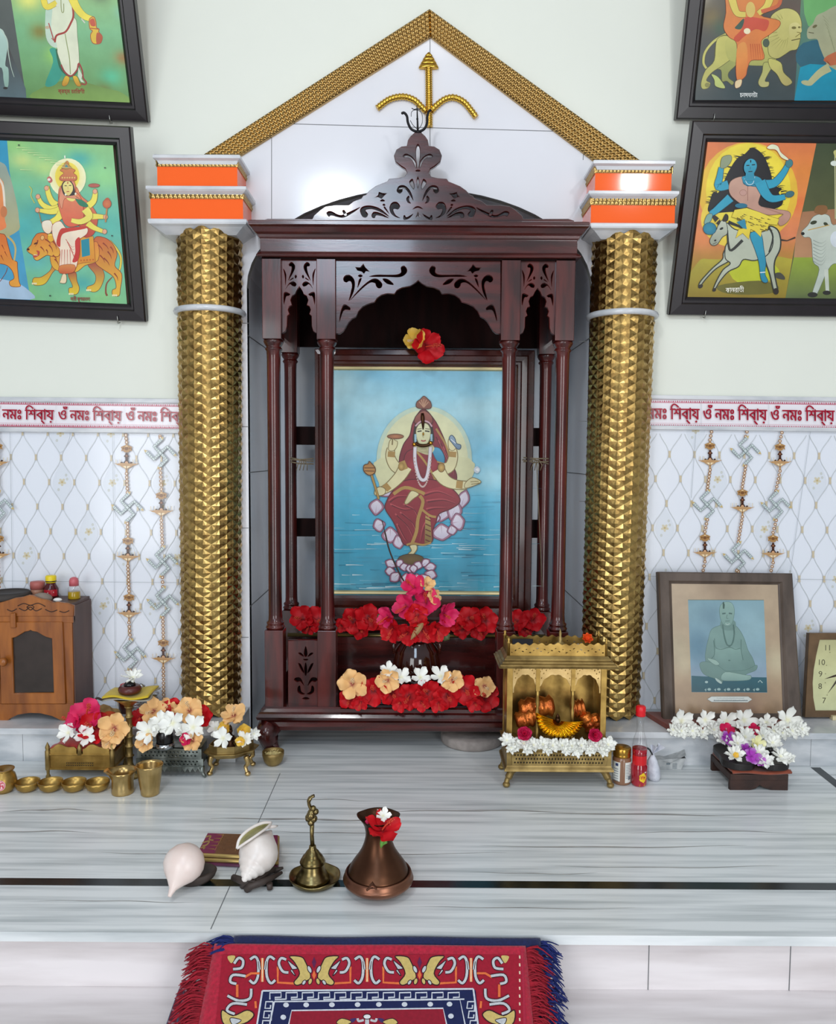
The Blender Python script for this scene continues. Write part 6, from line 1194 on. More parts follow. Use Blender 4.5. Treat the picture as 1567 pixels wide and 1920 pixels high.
for x, sx in ((bx0+.006, -1), (bx1-.006, 1)):
    for y, sy in ((YA+.008, -1), (YC-.010, 1)): k = MB(); k.tube(spline([(x-sx*.010, y-sy*.006, zb0_+.002), (x-sx*.002, y-sy*.002, zb0_-.014), (x+sx*.003, y, .018), (x+sx*.006, y+sy*.004, .009)], 4, False), [.012]*2+[.009]*5+[.0065]*5+[.006], 10); k.ell((x+sx*.006, y+sy*.005, .0072), (.0092, .0092, .0072)); k.build('leg', M['brassd'], ms)
zr_ = zq(1250, YB_); pw = P(961, 1310, YB_).x-ux0
for x in (ux0+pw/2, ux1-pw/2):
    for y in (YB_+pw/2, YC-pw/2-.004): k = MB(); k.box(x-pw/2, x+pw/2, y-pw/2, y+pw/2, zfl, zr_+.002); k.build('corner_post', M['brass'], ms, bevel=.0008)
for px in (1008, 1074):
    x = P(px, 1320, YB_).x; k = MB(); h0 = zfl; h1 = P(px, 1296, YB_).z; dz = h1-h0
    k.lathe([(.0055, h0), (.006, h0+dz*.05), (.004, h0+dz*.1), (.005, h0+dz*.3), (.0034, h0+dz*.45), (.0055, h0+dz*.6), (.003, h0+dz*.68), (.0055, h0+dz*.78), (.004, h0+dz*.9), (.0062, h0+dz)], (x, YB_+.006, 0), 12); k.box(x-.005, x+.005, YB_+.001, YB_+.010, h1, zr_+.001); k.build('slender_column', M['brass'], ms)
edges = [ux0+pw, P(1008, 1320, YB_).x, P(1074, 1320, YB_).x, ux1-pw]
for i in range(3):
    a, b_ = edges[i], edges[i+1]; w = b_-a; z1_ = zr_+.001; zsp = P(1045, 1300, YB_).z; o_ = [(a, z1_), (a, zsp), (a+w*.05, zsp)]
    for t in range(1, 20):
        th_ = PI*(1-t/20); rr_ = 1+.07*abs(math.sin(t*PI/3.3)); o_.append((a+w/2+w*.43*math.cos(th_)*rr_, zsp+.002+(z1_-zsp)*.62*math.sin(th_)*rr_))
    o_ += [(b_-w*.05, zsp), (b_, zsp), (b_, z1_)]; hs = []
    for sx in (-1, 1):
        for (u, v) in ((.40, .55), (.34, .72), (.27, .84), (.44, .78), (.39, .88), (.17, .90)): x = a+w/2+sx*w*u; z = zsp+(z1_-zsp)*v; hs.append([(x-.0016, z), (x, z-.0024), (x+.002, z+.0004), (x+.0004, z+.0022)])
    fret('arch_fretwork', o_, hs, .003, M['brassl'], ms, YB_+.003, .0003)
k = MB(); k.box(ux0+.002, ux1-.002, YC-.012, YC-.008, zfl, zr_); k.build('back_panel', M['brass'], ms)
for x in (ux0+.002, ux1-.005): k = MB(); k.box(x, x+.003, YB_+pw, YC-.012, zfl, zr_); k.build('side_panel', M['brass'], ms)
zg0, zg1 = zq(1230, YB_), zq(1207, YB_)
k = MB(); k.stack(ux0, ux1, YB_, YC-.004, [(0, zr_-.001), (.021, zr_), (.023, zr_+.003), (.019, zr_+.005), (.019, zr_+.008), (.013, zr_+.011), (.013, zr_+.014), (.007, zr_+.017), (.007, zr_+.020), (.001, zg0)]); k.build('stepped_eave', M['brassd'], ms)
gx0, gx1 = ux0+.001, ux1-.001
def gallery(y, seed):
    r_ = random.Random(seed); o_ = [(gx0, zg0-.001)]+[(gx0+(gx1-gx0)*t/60, zg1-.004+.004*abs(math.sin(t*PI/12))+.0025*math.sin(t*1.3)) for t in range(61)]+[(gx1, zg0-.001)]; hs = []
    for i in range(26): x = gx0+.010+(gx1-gx0-.02)*i/25; z = zg0+.008+(zg1-zg0-.018)*((i*7) % 5)/5; s_ = .0026 if i % 2 else .002; a = r_.uniform(-.6, .6); hs.append([(x-s_*1.5, z-s_*a), (x, z-s_*.7), (x+s_*1.5, z+s_*a), (x, z+s_*.7)])
    fret('gallery_panel', o_, hs, .0025, M['brass'], ms, y, .0003)
gallery(YB_+.001, 1); gallery(YC-.012, 2)
for x in (gx0, gx1-.0025): k = MB(); k.box(x, x+.0025, YB_+.002, YC-.012, zg0-.001, zg1-.004); k.build('gallery_side', M['brassd'], ms)
for x in (gx0+.002, gx1-.002):
    for y in (YB_+.003, YC-.011): k = MB(); k.lathe([(.004, zg0), (.004, zg1), (.006, zg1+.002), (.0025, zg1+.006), (.0045, zg1+.010), (0, zg1+.015)], (x, y, 0), 10); k.build('corner_finial', M['brass'], ms)
k = MB(); x = P(1050, 1200, YB_+.05).x; k.lathe([(.016, zg0+.001), (.018, zg0+.014), (.012, zg0+.020), (.005, zg0+.026), (.007, zg0+.032), (.003, zg0+.038), (.004, zg0+.046), (0, zg0+.058)], (x, YB_+.05, 0), 16); k.build('roof_spire', M['brassd'], ms)
# things on its roof
M['blackp'] = mat('black_plastic', '#121318', .15); M['whitep'] = mat('white_paper', '#EEEEEA', .8); M['orangem'] = mat('copper_foil', '#D87A30', .26, metal=.7, col2='#9C4418', scale=30, bump=.8, bscale=90); M['goldfoil'] = mat('gold_foil', '#E2A818', .2, metal=1., col2='#C07A10', scale=40)
c = P(980, 1203, YB_+.045); k = MB(); Mx = Matrix.Translation((c.x, YB_+.045, zg0+.012)) @ Matrix.Rotation(math.radians(-35), 4, 'X'); k.box(-.026, .026, -.003, .003, -.012, .020, 0, Mx); tag(k.build('black_box', M['blackp'], bevel=.001), 'small black rectangular case lying on the brass shrine roof', 'case')
for (px, lab, w) in ((1008, 'white paper slip on the brass shrine roof beside the black case', .020), (1090, 'white paper slip on the brass shrine roof below the orange flower', .022), (1122, 'white paper slip at the right end of the brass shrine roof', .012)):
    x = P(px, 1206, YB_+.03).x; k = MB(); k.grid(lambda u, v: (x-w/2+w*u, YB_+.02+.03*v, zg0+.004+.012*v+.003*math.sin(u*5)), 6, 5); tag(k.build('paper_slip', M['whitep'], solid=.0008), lab, 'paper', 'paper slips on the brass shrine roof')
flower('orange_marigold', 1101, 1197, YB_+.06, 24, (0, -1, .6), 'orange flower on the right of the brass shrine roof', 'flowers on the brass shrine')
# inside: foil bolsters, gold fan cup, bronze figure
for (px0, py0, px1, py1, r, lab) in ((972, 1330, 1038, 1322, 17, 'long copper foil bolster at the back left inside the brass shrine'), (966, 1352, 1012, 1340, 15, 'short copper foil bolster at the front left inside the brass shrine'), (1094, 1338, 1110, 1368, 11, 'left upright copper roll at the right inside the brass shrine'), (1112, 1340, 1124, 1366, 9, 'right upright copper roll at the right inside the brass shrine'), (1070, 1330, 1096, 1326, 14, 'copper foil cushion behind the bronze figure in the brass shrine')):
    yy_ = YB_+.045 if py0 < 1335 else YB_+.03; a, b_ = P(px0, py0, yy_), P(px1, py1, yy_); R_ = PX(r*1.3, yy_); k = MB(); n_ = 10
    k.tube([a+(b_-a)*(i/n_) for i in range(n_+1)], [R_*(.55 if i in (0, n_) else 1-.12*(i % 3)) for i in range(n_+1)], 12); tag(k.build('foil_bolster', M['orangem']), lab, 'cushion', 'copper bolsters inside the brass shrine')
k = MB(); yc_ = YB_-.022; cx = P(1050, 1352, yc_).x
rim = spline([(1004, 1336), (1007, 1356), (1017, 1372), (1034, 1381), (1056, 1383), (1078, 1377), (1090, 1364), (1093, 1352)], 16, False); nr = len(rim)-1
cen = P(1046, 1352, YB_-.002)
def fanp(u, v):
    a_, b_ = rim[round(u*nr)]; q = P(a_, b_, yc_); pl = (.0022 if round(u*nr) % 6 < 3 else -.0022)*v
    return tuple(cen+(q-cen)*(.12+.88*v)+Vector((0, -.006*math.sin(PI*v)-pl, pl*.5)))
k.grid(fanp, nr, 5); tag(k.build('gold_fan_cup', M['goldfoil'], solid=.0012), 'pleated shiny gold foil fan-shaped cup in the brass shrine front', 'cup')
fg = thing('bronze_figurine', 'small dark bronze figure standing behind the gold fan in the brass shrine', 'figurine', (cx, YB_+.012, zfl)); k = MB(); z0 = zfl+.001; y_ = YB_+.012
k.lathe([(0, z0), (.012, z0), (.012, z0+.008), (.007, z0+.012), (.009, z0+.03), (.006, z0+.046), (.0045, z0+.05)], (cx, y_, 0), 12); k.ell((cx, y_, z0+.057), (.0065, .0065, .008)); k.lathe([(.006, z0+.062), (.003, z0+.07), (0, z0+.074)], (cx, y_, 0), 10); k.tube([(cx-.007, y_, z0+.043), (cx-.016, y_-.006, z0+.034), (cx-.010, y_-.012, z0+.024)], [.0035, .003, .0025], 8); k.tube([(cx+.007, y_, z0+.043), (cx+.016, y_-.006, z0+.036), (cx+.012, y_-.012, z0+.03)], [.0035, .003, .0025], 8); k.build('figure', M['bronze'], fg)
BW = 'white flowers along the brass shrine front'
row('white_tuberose', [(950, 1388, 34), (964, 1396, 34), (982, 1394, 34), (1000, 1397, 34), (1018, 1396, 34), (1036, 1398, 34), (1054, 1398, 34), (1072, 1399, 34), (1090, 1398, 34), (1108, 1400, 34), (1124, 1399, 34), (1140, 1396, 36)], YA-.002, 'along the front ledge of the brass shrine', BW, 'white flower', (0, -1, .7))
row('white_jasmine', [(958, 1402, 26), (990, 1404, 28), (1026, 1404, 26), (1062, 1406, 26), (1082, 1408, 28), (1104, 1406, 26), (1132, 1406, 28)], YA-.010, 'hanging lowest over the brass shrine ledge', BW, 'small white flower', (0, -1, .1))
flower('pink_rose', 983, 1376, YA+.004, 34, (0, -1, .4), 'pink rose at the left front of the brass shrine', 'flowers on the brass shrine'); flower('pink_rose', 1114, 1378, YA+.004, 32, (0, -1, .4), 'pink rose at the right front of the brass shrine', 'flowers on the brass shrine')
# ---------------------------------------------------------------- jar, rose-water bottle, bag, packet
M['brownjar'] = mat('brown_powder_jar', '#8A6248', .2, coat=.4); M['label'] = mat('jar_label', '#DEDFD8', .5); M['ink'] = mat('label_ink', '#6E7A80', .6); M['inkb'] = mat('blue_ink', '#2B3B66', .6); M['lidg'] = mat('gold_lid', '#B58A3A', .25, metal=.9)
c = PZ(1165, 1474); y = c.y+.024; x = P(1165, 1450, y).x; r = PX(17.6, y); hz = lambda py: P(1165, py, y).z
jr = thing('spice_jar', 'brown powder jar with gold lid and white labels, beside the red bottle', 'jar', (x, y, 0)); z1_ = hz(1416)
k = MB(); k.lathe([(0, 0), (r*.94, 0), (r, .004), (r, z1_-.008), (r*.9, z1_)], (x, y, 0), 30); k.build('jar_body', M['brownjar'], jr)
k = MB(); zt_j = hz(1400); k.lathe([(r*.9, z1_-.001), (r*.97, z1_), (r*.97, z1_+.004), (r*.93, z1_+.006), (r*.97, z1_+.008), (r*.97, zt_j-.002), (r*.9, zt_j), (0, zt_j)], (x, y, 0), 30); k.build('gold_lid', M['lidg'], jr)
def wrap(mb, a0, a1, z0, z1_, rr_, mi=0, n_=10): 
    mb.grid(lambda u, v: (x+rr_*math.sin(a0+(a1-a0)*u), y-rr_*math.cos(a0+(a1-a0)*u), z0+(z1_-z0)*v), n_, 1, mi)
k = MB(); zl0, zl1 = .010, hz(1424)
wrap(k, -1.5, -.42, zl0, zl1, r*1.012); wrap(k, .12, 1.15, zl0-.003, zl1, r*1.012)
for i in range(9): wrap(k, .2, .95-(i % 3)*.1, zl1-.008-i*.004, zl1-.0068-i*.004, r*1.02, 1)
wrap(k, .5, .95, zl0+.004, zl0+.014, r*1.02, 1); wrap(k, -.95, -.62, zl1-.010, zl1-.003, r*1.02, 2)
for i in range(6): wrap(k, -1.2, -.6, zl1-.018-i*.006, zl1-.0165-i*.006, r*1.02, 1)
k.build('paper_label', [M['label'], M['ink'], M['inkb']], jr)
c = PZ(1198, 1477.5); y = c.y+.021; x = P(1198, 1450, y).x; r = PX(14.6, y); hz = lambda py: P(1198, py, y).z
bt = thing('rose_water_bottle', 'tall clear bottle of red liquid with a red cap and yellow emblem', 'bottle', (x, y, 0))
M['redliq'] = mat('red_liquid', '#B00C28', .08, col2='#8E0618', scale=20, coat=.5); M['redlab'] = mat('red_label', '#D0101A', .3); M['clear'] = glass_pane('clear_plastic', .05); M['redcap'] = mat('red_cap', '#E01420', .3); M['yel'] = mat('yellow_print', '#EBC41E', .4)
zw = hz(1402); k = MB(); k.lathe([(0, 0), (r*.86, 0), (r*1.02, .005), (r*1.04, hz(1434)), (r*.92, hz(1431)), (r*.92, hz(1412)), (r*.96, zw)], (x, y, 0), 30); k.lathe([(0, zw-.0006), (r*.95, zw-.0005)], (x, y, 0), 30); k.build('red_liquid', M['redliq'], bt)
k = MB(); k.lathe([(r*.97, zw), (r*.98, hz(1398)), (r*.86, hz(1386)), (r*.52, hz(1372)), (r*.46, hz(1362)), (r*.5, hz(1343))], (x, y, 0), 30); k.build('clear_neck', M['clear'], bt)
k = MB(); k.lathe([(r*.62, hz(1342)), (r*.66, hz(1340)), (r*.60, hz(1336)), (r*.66, hz(1334)), (r*.64, hz(1325)), (r*.5, hz(1323)), (0, hz(1322.5))], (x, y, 0), 24); k.build('red_cap', M['redcap'], bt)
k = MB(); k.grid(lambda u, v: (x+r*.94*math.sin(-1.5+3*u), y-r*.94*math.cos(-1.5+3*u), hz(1431)+(hz(1414)-hz(1431))*v), 16, 1); k.build('red_band', M['redlab'], bt)
k = MB(); zc_ = hz(1453)
def lab(a, b_, q=1.05): return (x+r*q*math.sin(a), y-r*q*math.cos(a), zc_+b_)
vs2 = [lab(.22, 0)]+[lab(.22+.46*math.cos(2*PI*i/20)*(1+.12*math.cos(i*2.2)), .0115*math.sin(2*PI*i/20)*(1+.15*math.sin(i*1.7))) for i in range(20)]; k.add(vs2, [(0, 1+i, 1+(i+1) % 20) for i in range(20)], 0)
for a0, b0, a1, b1 in ((-.05, .004, .02, -.005), (.02, -.005, .10, .004), (.15, .004, .15, -.004), (.15, .004, .24, .002), (.24, .002, .15, -.001), (.30, .003, .30, -.004), (.38, .003, .46, .003), (.38, .003, .38, -.004), (.38, -.004, .46, -.004)):
    k.add([lab(a0-.02, b0, 1.06), lab(a0+.02, b0+.001, 1.06), lab(a1+.02, b1+.001, 1.06), lab(a1-.02, b1, 1.06)], [(0, 1, 2, 3)], 1)
for b_, w in ((-.0165, .34), (-.0205, .40)): k.add([lab(.15-w, b_), lab(.15+w, b_), lab(.15+w, b_+.001), lab(.15-w, b_+.001)], [(0, 1, 2, 3)], 0)
k.add([lab(.42, .011), lab(.7, .012), lab(.7, .0145), lab(.45, .0145)], [(0, 1, 2, 3)], 2)
k.build('printed_emblem', [M['yel'], M['redlab'], M['label']], bt)
M['bag'] = mat('translucent_bag', '#DADCE4', .35, col2='#C2C5CF', scale=60, bump=.9, bscale=70)
c = PZ(1226, 1469); y = c.y+.02; zb_ = lambda py: P(1226, py, y).z; bgm = thing('plastic_bag', 'knotted white plastic bag slumped between the red bottle and packet', 'bag', (c.x, y, 0)); k = MB(); x = P(1226, 1450, y).x; hb_ = zb_(1412)
k.lathe([(0, 0.001), (.012, 0.001), (.0175, .012), (.017, hb_*.45), (.012, hb_*.75), (.004, hb_*.95), (.003, hb_)], (x, y, 0), 20); k.v = [(v[0]+.0016*math.sin(v[2]*260+v[1]*300)-.006*v[2]/hb_, v[1]+.0016*math.sin(v[2]*230+v[0]*280), v[2]) for v in k.v]; k.build('bag_body', M['bag'], bgm)
k = MB(); k.grid(lambda u, v: (x-.006+.034*v*(u-.15), y+.012*math.sin(u*11)*v, hb_*.95+.026*v*(1-.4*abs(u-.6))), 16, 6); k.build('knotted_top', M['bag'], bgm)
k = MB(); k.tube([P(1213, 1402, y-.01), P(1218, 1406, y-.012), P(1223, 1415, y-.01)], .0022, 6); k.build('tie', M['blackp'], bgm)
c0 = PZ(1236, 1443); y0 = c0.y; xa, xb = P(1234, 1440, y0).x, P(1276, 1446, y0).x; hk = P(1250, 1424, y0).z; pk = thing('paper_packet', 'folded printed paper packet lying by the ledge', 'packet', ((xa+xb)/2, y0+.02, 0)); pk['label'] = 'open folded grey printed paper packet lying at the ledge foot'
M['news'] = mat('grey_printed_paper', '#B9BBBA', .7, col2='#9A9E9F', scale=60); k = MB(); q = [(xa, y0, 0.0005), (xb, y0-.002, .0005), (xb+.022, y0+.055, .0005), (xa-.004, y0+.05, .0005)]; t = [(xa-.004, y0-.002, hk), (xb+.012, y0-.001, hk+.004), (xb+.020, y0+.055, hk), (xa-.004, y0+.05, hk-.004)]
k.add(q+t, [(0, 1, 5, 4), (1, 2, 6, 5), (2, 3, 7, 6), (3, 0, 4, 7), (3, 2, 1, 0)])
k.add([t[0], (xa+.03, y0-.004, hk-.008), (xb+.012, y0-.002, hk+.012), (xb+.022, y0+.05, hk+.018), (xa+.02, y0+.05, hk-.002), t[3]], [(0, 1, 4, 5), (1, 2, 3, 4)])
for i in range(5): z = .004+i*.003; k.add([(xa+.036, y0-.0016, z), (xa+.036+.012, y0-.002, z), (xa+.036+.012, y0-.002, z+.0012), (xa+.036, y0-.0016, z+.0012)], [(0, 1, 2, 3)], 1)
k.add([(xa+.02, y0-.0014, .014), (xa+.030, y0-.0016, .014), (xa+.030, y0-.002, .018), (xa+.02, y0-.002, .018)], [(0, 1, 2, 3)], 1)
k.build('paper', [M['news'], M['ink']], pk)
# ---------------------------------------------------------------- framed portrait, red mat, clock
M['greyw'] = mat('weathered_frame', '#5E5046', .55, col2='#44382F', scale=8, stretch=(3, 3, 1), bump=.1)
def quad_frame(name, outer, inner, o, n_, prof, m, parent):
    O = [PP(*q, o, n_) for q in outer]; I = [PP(*q, o, n_) for q in inner]; k = MB(); vs_ = []
    for t, h in prof: vs_ += [a*(1-t)+b_*t+n_*h for a, b_ in zip(O, I)]
    L = len(prof); k.add(vs_, [(i*4+e, (i+1)*4+e, (i+1)*4+(e+1) % 4, i*4+(e+1) % 4) for i in range(L-1) for e in range(4)]); k.add([a+n_*prof[0][1] for a in O], [(3, 2, 1, 0)]); return k.build(name, m, parent)
ta = math.radians(11.5); n_p = Vector((0, -math.cos(ta), math.sin(ta))); o_p = P(1375, 1362, 2.118)
pr = thing('framed_portrait', 'old framed portrait of a seated bare-chested man with beads, on the right ledge', 'framed picture', (o_p.x, o_p.y+.01, LZ+.012))
zz_ = lambda a, b_: (1230+a/5.403, 1060+b_/5.403)
quad_frame('frame', [(1233, 1072), (1485, 1075), (1504, 1366), (1244, 1366)], [zz_(160, 185), zz_(1240, 196), zz_(1292, 1502), zz_(200, 1502)], o_p, n_p, [(0, -.02), (0, 0), (.1, .004), (.75, .003), (.9, -.003), (1, -.005), (1, -.012)], M['greyw'], pr)
p = Painter(o_p+n_p*(-.006), n_p, (1230, 1060, 5.403))
p.base([(150, 175), (1250, 185), (1300, 1512), (190, 1512)], blotch(6, ('#C0AA8E', '#BAA488', '#B49C80', '#B09678', '#AA8E70'), [(.04, .5, .14, '#B8A98A'), (.95, .6, .12, '#C9BC9C'), (.1, .62, .08, '#C4B595'), (.5, .02, .2, '#A08A72'), (.6, .97, .2, '#94745C')]), 24, 28)
p.base([(322, 350), (1090, 352), (1125, 1290), (358, 1285)], blotch(7, ('#7FA3AE', '#86A9B4', '#8AA9B6', '#8FA6B8', '#94A9B8'), [(.1, .5, .2, '#5D8598'), (.3, .2, .15, '#7396A4'), (.85, .3, .3, '#93B4BC')]), 20, 20); p.line([(322, 350), (1090, 352)], 5, '#5c6e5c', False)
p.poly([(357, 1118), (480, 1125), (1118, 1135), (1124, 1288), (358, 1284)], '#24606C', False, '#17535F')
pc, pd_, pl = '#7FA098', '#54776F', '#9AB8AC'
p.poly([(560, 650), (640, 610), (680, 600), (780, 600), (840, 650), (890, 740), (930, 860), (980, 950), (1000, 1060), (880, 1080), (560, 1090), (500, 960), (505, 850), (530, 740)], pc, True, '#6C8D86', 1, pd_, 4)
p.poly([(440, 1000), (500, 975), (600, 1000), (660, 1040), (720, 1070), (900, 1060), (1015, 1010), (1010, 1060), (940, 1090), (860, 1120), (700, 1130), (660, 1200), (600, 1150), (480, 1100)], '#73948C', True, '#64857E', 1, pd_, 4)
p.poly([(700, 1080), (900, 1110), (960, 1120), (940, 1160), (800, 1170), (660, 1160)], pl, True, '#7FA098', 1, pd_, 4); p.poly([(600, 1140), (660, 1180), (655, 1200), (610, 1170)], '#B4C8BE')
p.poly([(600, 850), (720, 840), (850, 850), (870, 950), (820, 1030), (740, 1050), (660, 1020), (600, 960)], '#84A59C', True, '#6C8D86'); p.line([(590, 740), (600, 830), (660, 850), (740, 830), (800, 850), (850, 840)], 6, pd_); p.line([(580, 760), (590, 900), (540, 960)], 7, pd_); p.line([(860, 750), (860, 860), (880, 960)], 7, pd_); p.ell(740, 963, 12, 7, pd_)
p.poly([(520, 940), (600, 960), (640, 1000), (600, 1010), (540, 970)], pl, True, None, 1, pd_, 3); p.poly([(660, 560), (790, 560), (800, 640), (740, 660), (660, 640)], '#6F9088')
p.poly([(640, 460), (655, 400), (700, 370), (760, 380), (790, 440), (785, 530), (760, 600), (720, 620), (680, 600), (650, 540)], '#8FB0A6', True, '#7A9B92', 1, pd_, 3); p.poly([(672, 380), (682, 365), (694, 400), (690, 440), (674, 440)], '#3C5A50', False)
p.line([(668, 490), (702, 486)], 14, '#4C6C66'); p.line([(735, 486), (768, 490)], 14, '#4C6C66'); p.line([(718, 500), (712, 535), (730, 538)], 6, '#5c7c74'); p.line([(698, 565), (745, 563)], 8, '#5c7c74'); p.line([(700, 590), (720, 600), (745, 590)], 10, '#A9C2B8')
p.line([(672, 600), (690, 720), (715, 800), (745, 815), (770, 790), (790, 700), (780, 600)], 14, '#4C6F68'); p.line([(672, 600), (700, 740), (735, 825), (780, 780), (795, 690)], 6, '#5c7c74')
for q in range(6): x = 490+q*98; p.line([(x, 1262), (x+14, 1250), (x+10, 1275)], 9, '#A9C4C0', False); p.ell(x+46, 1256, 18, 13, '#9DBBB8')
p.ell(508, 1182, 16, 12, '#A9C4C0'); p.line([(1030, 1185), (1050, 1165), (1075, 1190)], 9, '#A9C4C0', False)
p.poly([(515, 1355), (560, 1328), (930, 1328), (970, 1358), (925, 1388), (560, 1384)], '#DDE2DC', False, None, 1, '#8A8F86', 4)
for q in range(34): p.line([(612+q*8.2, 1349), (616+q*8.2, 1341+(q*5) % 4)], 3, '#6A7A7C', False)
for q in range(40): p.line([(582+q*8.6, 1374), (587+q*8.6, 1362+(q*7) % 5)], 4.5, '#4C5E66', False)
p.build('picture', M['paint'], pr)
k = MB(); I = [PP(*q, o_p, n_p) - n_p*.004 for q in (zz_(165, 190), zz_(1236, 200), zz_(1288, 1500), zz_(204, 1500))]; k.add(I, [(3, 2, 1, 0)]); k.build('glass', M['glass'], pr)
M['brownmat'] = mat('red_brown_cloth', '#7A3222', .8, noise=.25, scale=30, sheen=.2)
a, b_ = P(1258, 1380, 2.052), P(1511, 1390, 2.052); k = MB(); k.add([(a.x, 2.053, LZ+.0125), (b_.x, 2.053, LZ+.0125), (b_.x+.006, 2.165, LZ+.0125), (a.x-.032, 2.185, LZ+.0125)]+[(a.x, 2.053, LZ+.0005), (b_.x, 2.053, LZ+.0005), (b_.x+.006, 2.165, LZ+.0005), (a.x-.032, 2.185, LZ+.0005)], [(0, 1, 2, 3), (4, 5, 1, 0), (5, 6, 2, 1), (6, 7, 3, 2), (7, 4, 0, 3)]); tag(k.build('red_mat', M['brownmat'], bevel=.002), 'red-brown cloth mat under the portrait on the ledge', 'mat')
PGp = 'white flowers before the portrait'
Z5c = lambda a, b_: (1200+a/4.27, 1300+b_/4.27)
row('white_flower', [(*Z5c(330, 222), 50), (*Z5c(520, 215), 44), (*Z5c(690, 225), 48), (*Z5c(830, 215), 52), (*Z5c(1010, 235), 40), (*Z5c(1180, 215), 54)], 2.072, 'standing in the back row before the portrait', PGp, 'large white flower', (0, -1, .35))
row('white_jasmine', [(*Z5c(262, 292), 32), (*Z5c(330, 300), 36), (*Z5c(420, 300), 36), (*Z5c(500, 310), 34), (*Z5c(590, 290), 36), (*Z5c(670, 290), 34), (*Z5c(970, 290), 34), (*Z5c(1070, 300), 36), (*Z5c(1140, 315), 36), (*Z5c(1220, 300), 36), (*Z5c(1295, 285), 34)], 2.050, 'in the front row along the mat edge', PGp, 'small white flower', (0, -1, .5))
# clock
tb_ = math.radians(9); n_c = Vector((0, -math.cos(tb_), math.sin(tb_))); o_c = P(1570, 1344, 2.165)
ck = thing('wall_clock', 'square brown-framed clock with cream face standing on the ledge, right edge', 'clock', (o_c.x, o_c.y+.01, LZ)); zk = lambda a, b_: (1500+a/9.149, 1160+b_/9.149)
M['clockw'] = mat('brown_clock_frame', '#6E5232', .45, col2='#574023', scale=20); M['ivory'] = mat('ivory_foot', '#D8CCA2', .5)
quad_frame('frame', [zk(150, 245), zk(1190, 245), zk(1260, 1690), zk(75, 1690)], [zk(206, 360), zk(1150, 360), zk(1160, 1575), zk(206, 1575)], o_c, n_c, [(0, -.016), (0, 0), (.03, .002), (1, .002), (1, -.003)], M['clockw'], ck)
p = Painter(o_c+n_c*(-.001), n_c, (1500, 1160, 9.149)); p.base([(200, 340), (1160, 340), (1160, 1590), (190, 1590)], blotch(8, ('#BDB98A', '#CFCC98', '#D2D2A0', '#D0D09E', '#CDD0A4'), []), 4, 6)
for t, a, b_ in (('11', 430, 545), ('10', 320, 795), ('9', 315, 995), ('8', 310, 1205), ('7', 380, 1450), ('12', 625, 500), ('1', 850, 545), ('2', 935, 795), ('3', 960, 995), ('4', 960, 1205), ('5', 895, 1450), ('6', 640, 1530)): p.text(t, a, b_, 138, '#4E4C36', 105 if len(t) == 2 and t != '11' else (80 if t == '11' else 62))
for a, b_ in ((508, 578), (450, 800), (432, 945), (428, 1100), (460, 1310)): p.ell(a, b_, 10, 8, '#8a865c')
p.poly([(408, 1038), (560, 975), (690, 935), (700, 965), (590, 1000)], '#3C2A22', False); p.poly([(465, 1290), (590, 1090), (680, 940), (705, 960), (615, 1110)], '#4A443A', False); p.ell(690, 952, 26, 26, '#3C2A22')
p.build('face', M['paint'], ck)
k = MB()
for s_ in (-1, 1): k.poly = None
for q in ([(215, 1580), (225, 900), (330, 360), (200, 360), (190, 1600)], ):
    I = [PP(*zk(*w_), o_c, n_c)+n_c*.0015 for w_ in [(330, 355), (270, 620), (225, 880), (208, 1100), (218, 1350), (258, 1580)]]; O = [PP(*zk(*w_), o_c, n_c)+n_c*.0015 for w_ in [(200, 355), (200, 620), (200, 880), (200, 1100), (200, 1350), (200, 1580)]]
    k.add(I+O, [(i, i+1, i+7, i+6) for i in range(5)])
k.build('curved_bezel', M['clockw'], ck)
k = MB(); a = PP(*zk(520, 1665), o_c, n_c); k.box(a.x, a.x+.06, a.y-.012, a.y+.006, LZ+.0005, LZ+.012); k.build('foot', M['ivory'], ck)
# ---------------------------------------------------------------- low stool with wooden sandals
M['stoolw'] = mat('old_brown_wood', '#3E241A', .6, col2='#2A1710', scale=9, stretch=(3, 3, 3), bump=.2)
Yf, Yk = 1.903, 2.038; xa, xb = P(1369, 1465, Yf).x, P(1478, 1465, Yf).x; zt_s = P(1424, 1452, Yf).z; zz = lambda py: P(1424, py, Yf).z
sl = thing('low_stool', 'low dark wooden stool with notched ends carrying sandals and flowers', 'stool', ((xa+xb)/2, (Yf+Yk)/2, 0))
k = MB(); k.box(xa, xb, Yf, Yk, zt_s-.016, zt_s); k.build('top_board', M['stoolw'], sl, bevel=.002)
w = xb-xa
for y in (Yf+.001, Yk-.014): fret('notched_end', [(xa+.001, zt_s-.015), (xa+.001, .0), (xa+w*.34, .0), (xa+w*.44, .005), (xa+w*.51, .014), (xa+w*.58, .008), (xa+w*.72, .001), (xb-.001, .0), (xb-.001, zt_s-.015)], [], .012, M['stoolw'], sl, y)
for x in (xa+.004, xb-.010): k = MB(); k.box(x, x+.006, Yf+.013, Yk-.014, .018, zt_s-.015); k.build('side_rail', M['stoolw'], sl)
M['rustcloth'] = mat('rust_cloth', '#96472E', .8, noise=.2, scale=40, sheen=.2)
k = MB(); k.grid(lambda u, v: (xa+.004+(xb-xa+.002)*u, Yf-.004+(Yk-Yf)*v, zt_s+.004+.0045*math.sin(PI*min(1, v*8))*(.6+.4*math.sin(u*9))+.0015*math.sin(u*7+v*5)), 20, 16); tag(k.build('rust_cloth', M['rustcloth'], solid=.005), 'folded rust-red cloth between the low stool and the sandals', 'cloth')
M['sandal'] = mat('blackened_wood', '#17110F', .45, noise=.3, scale=30)
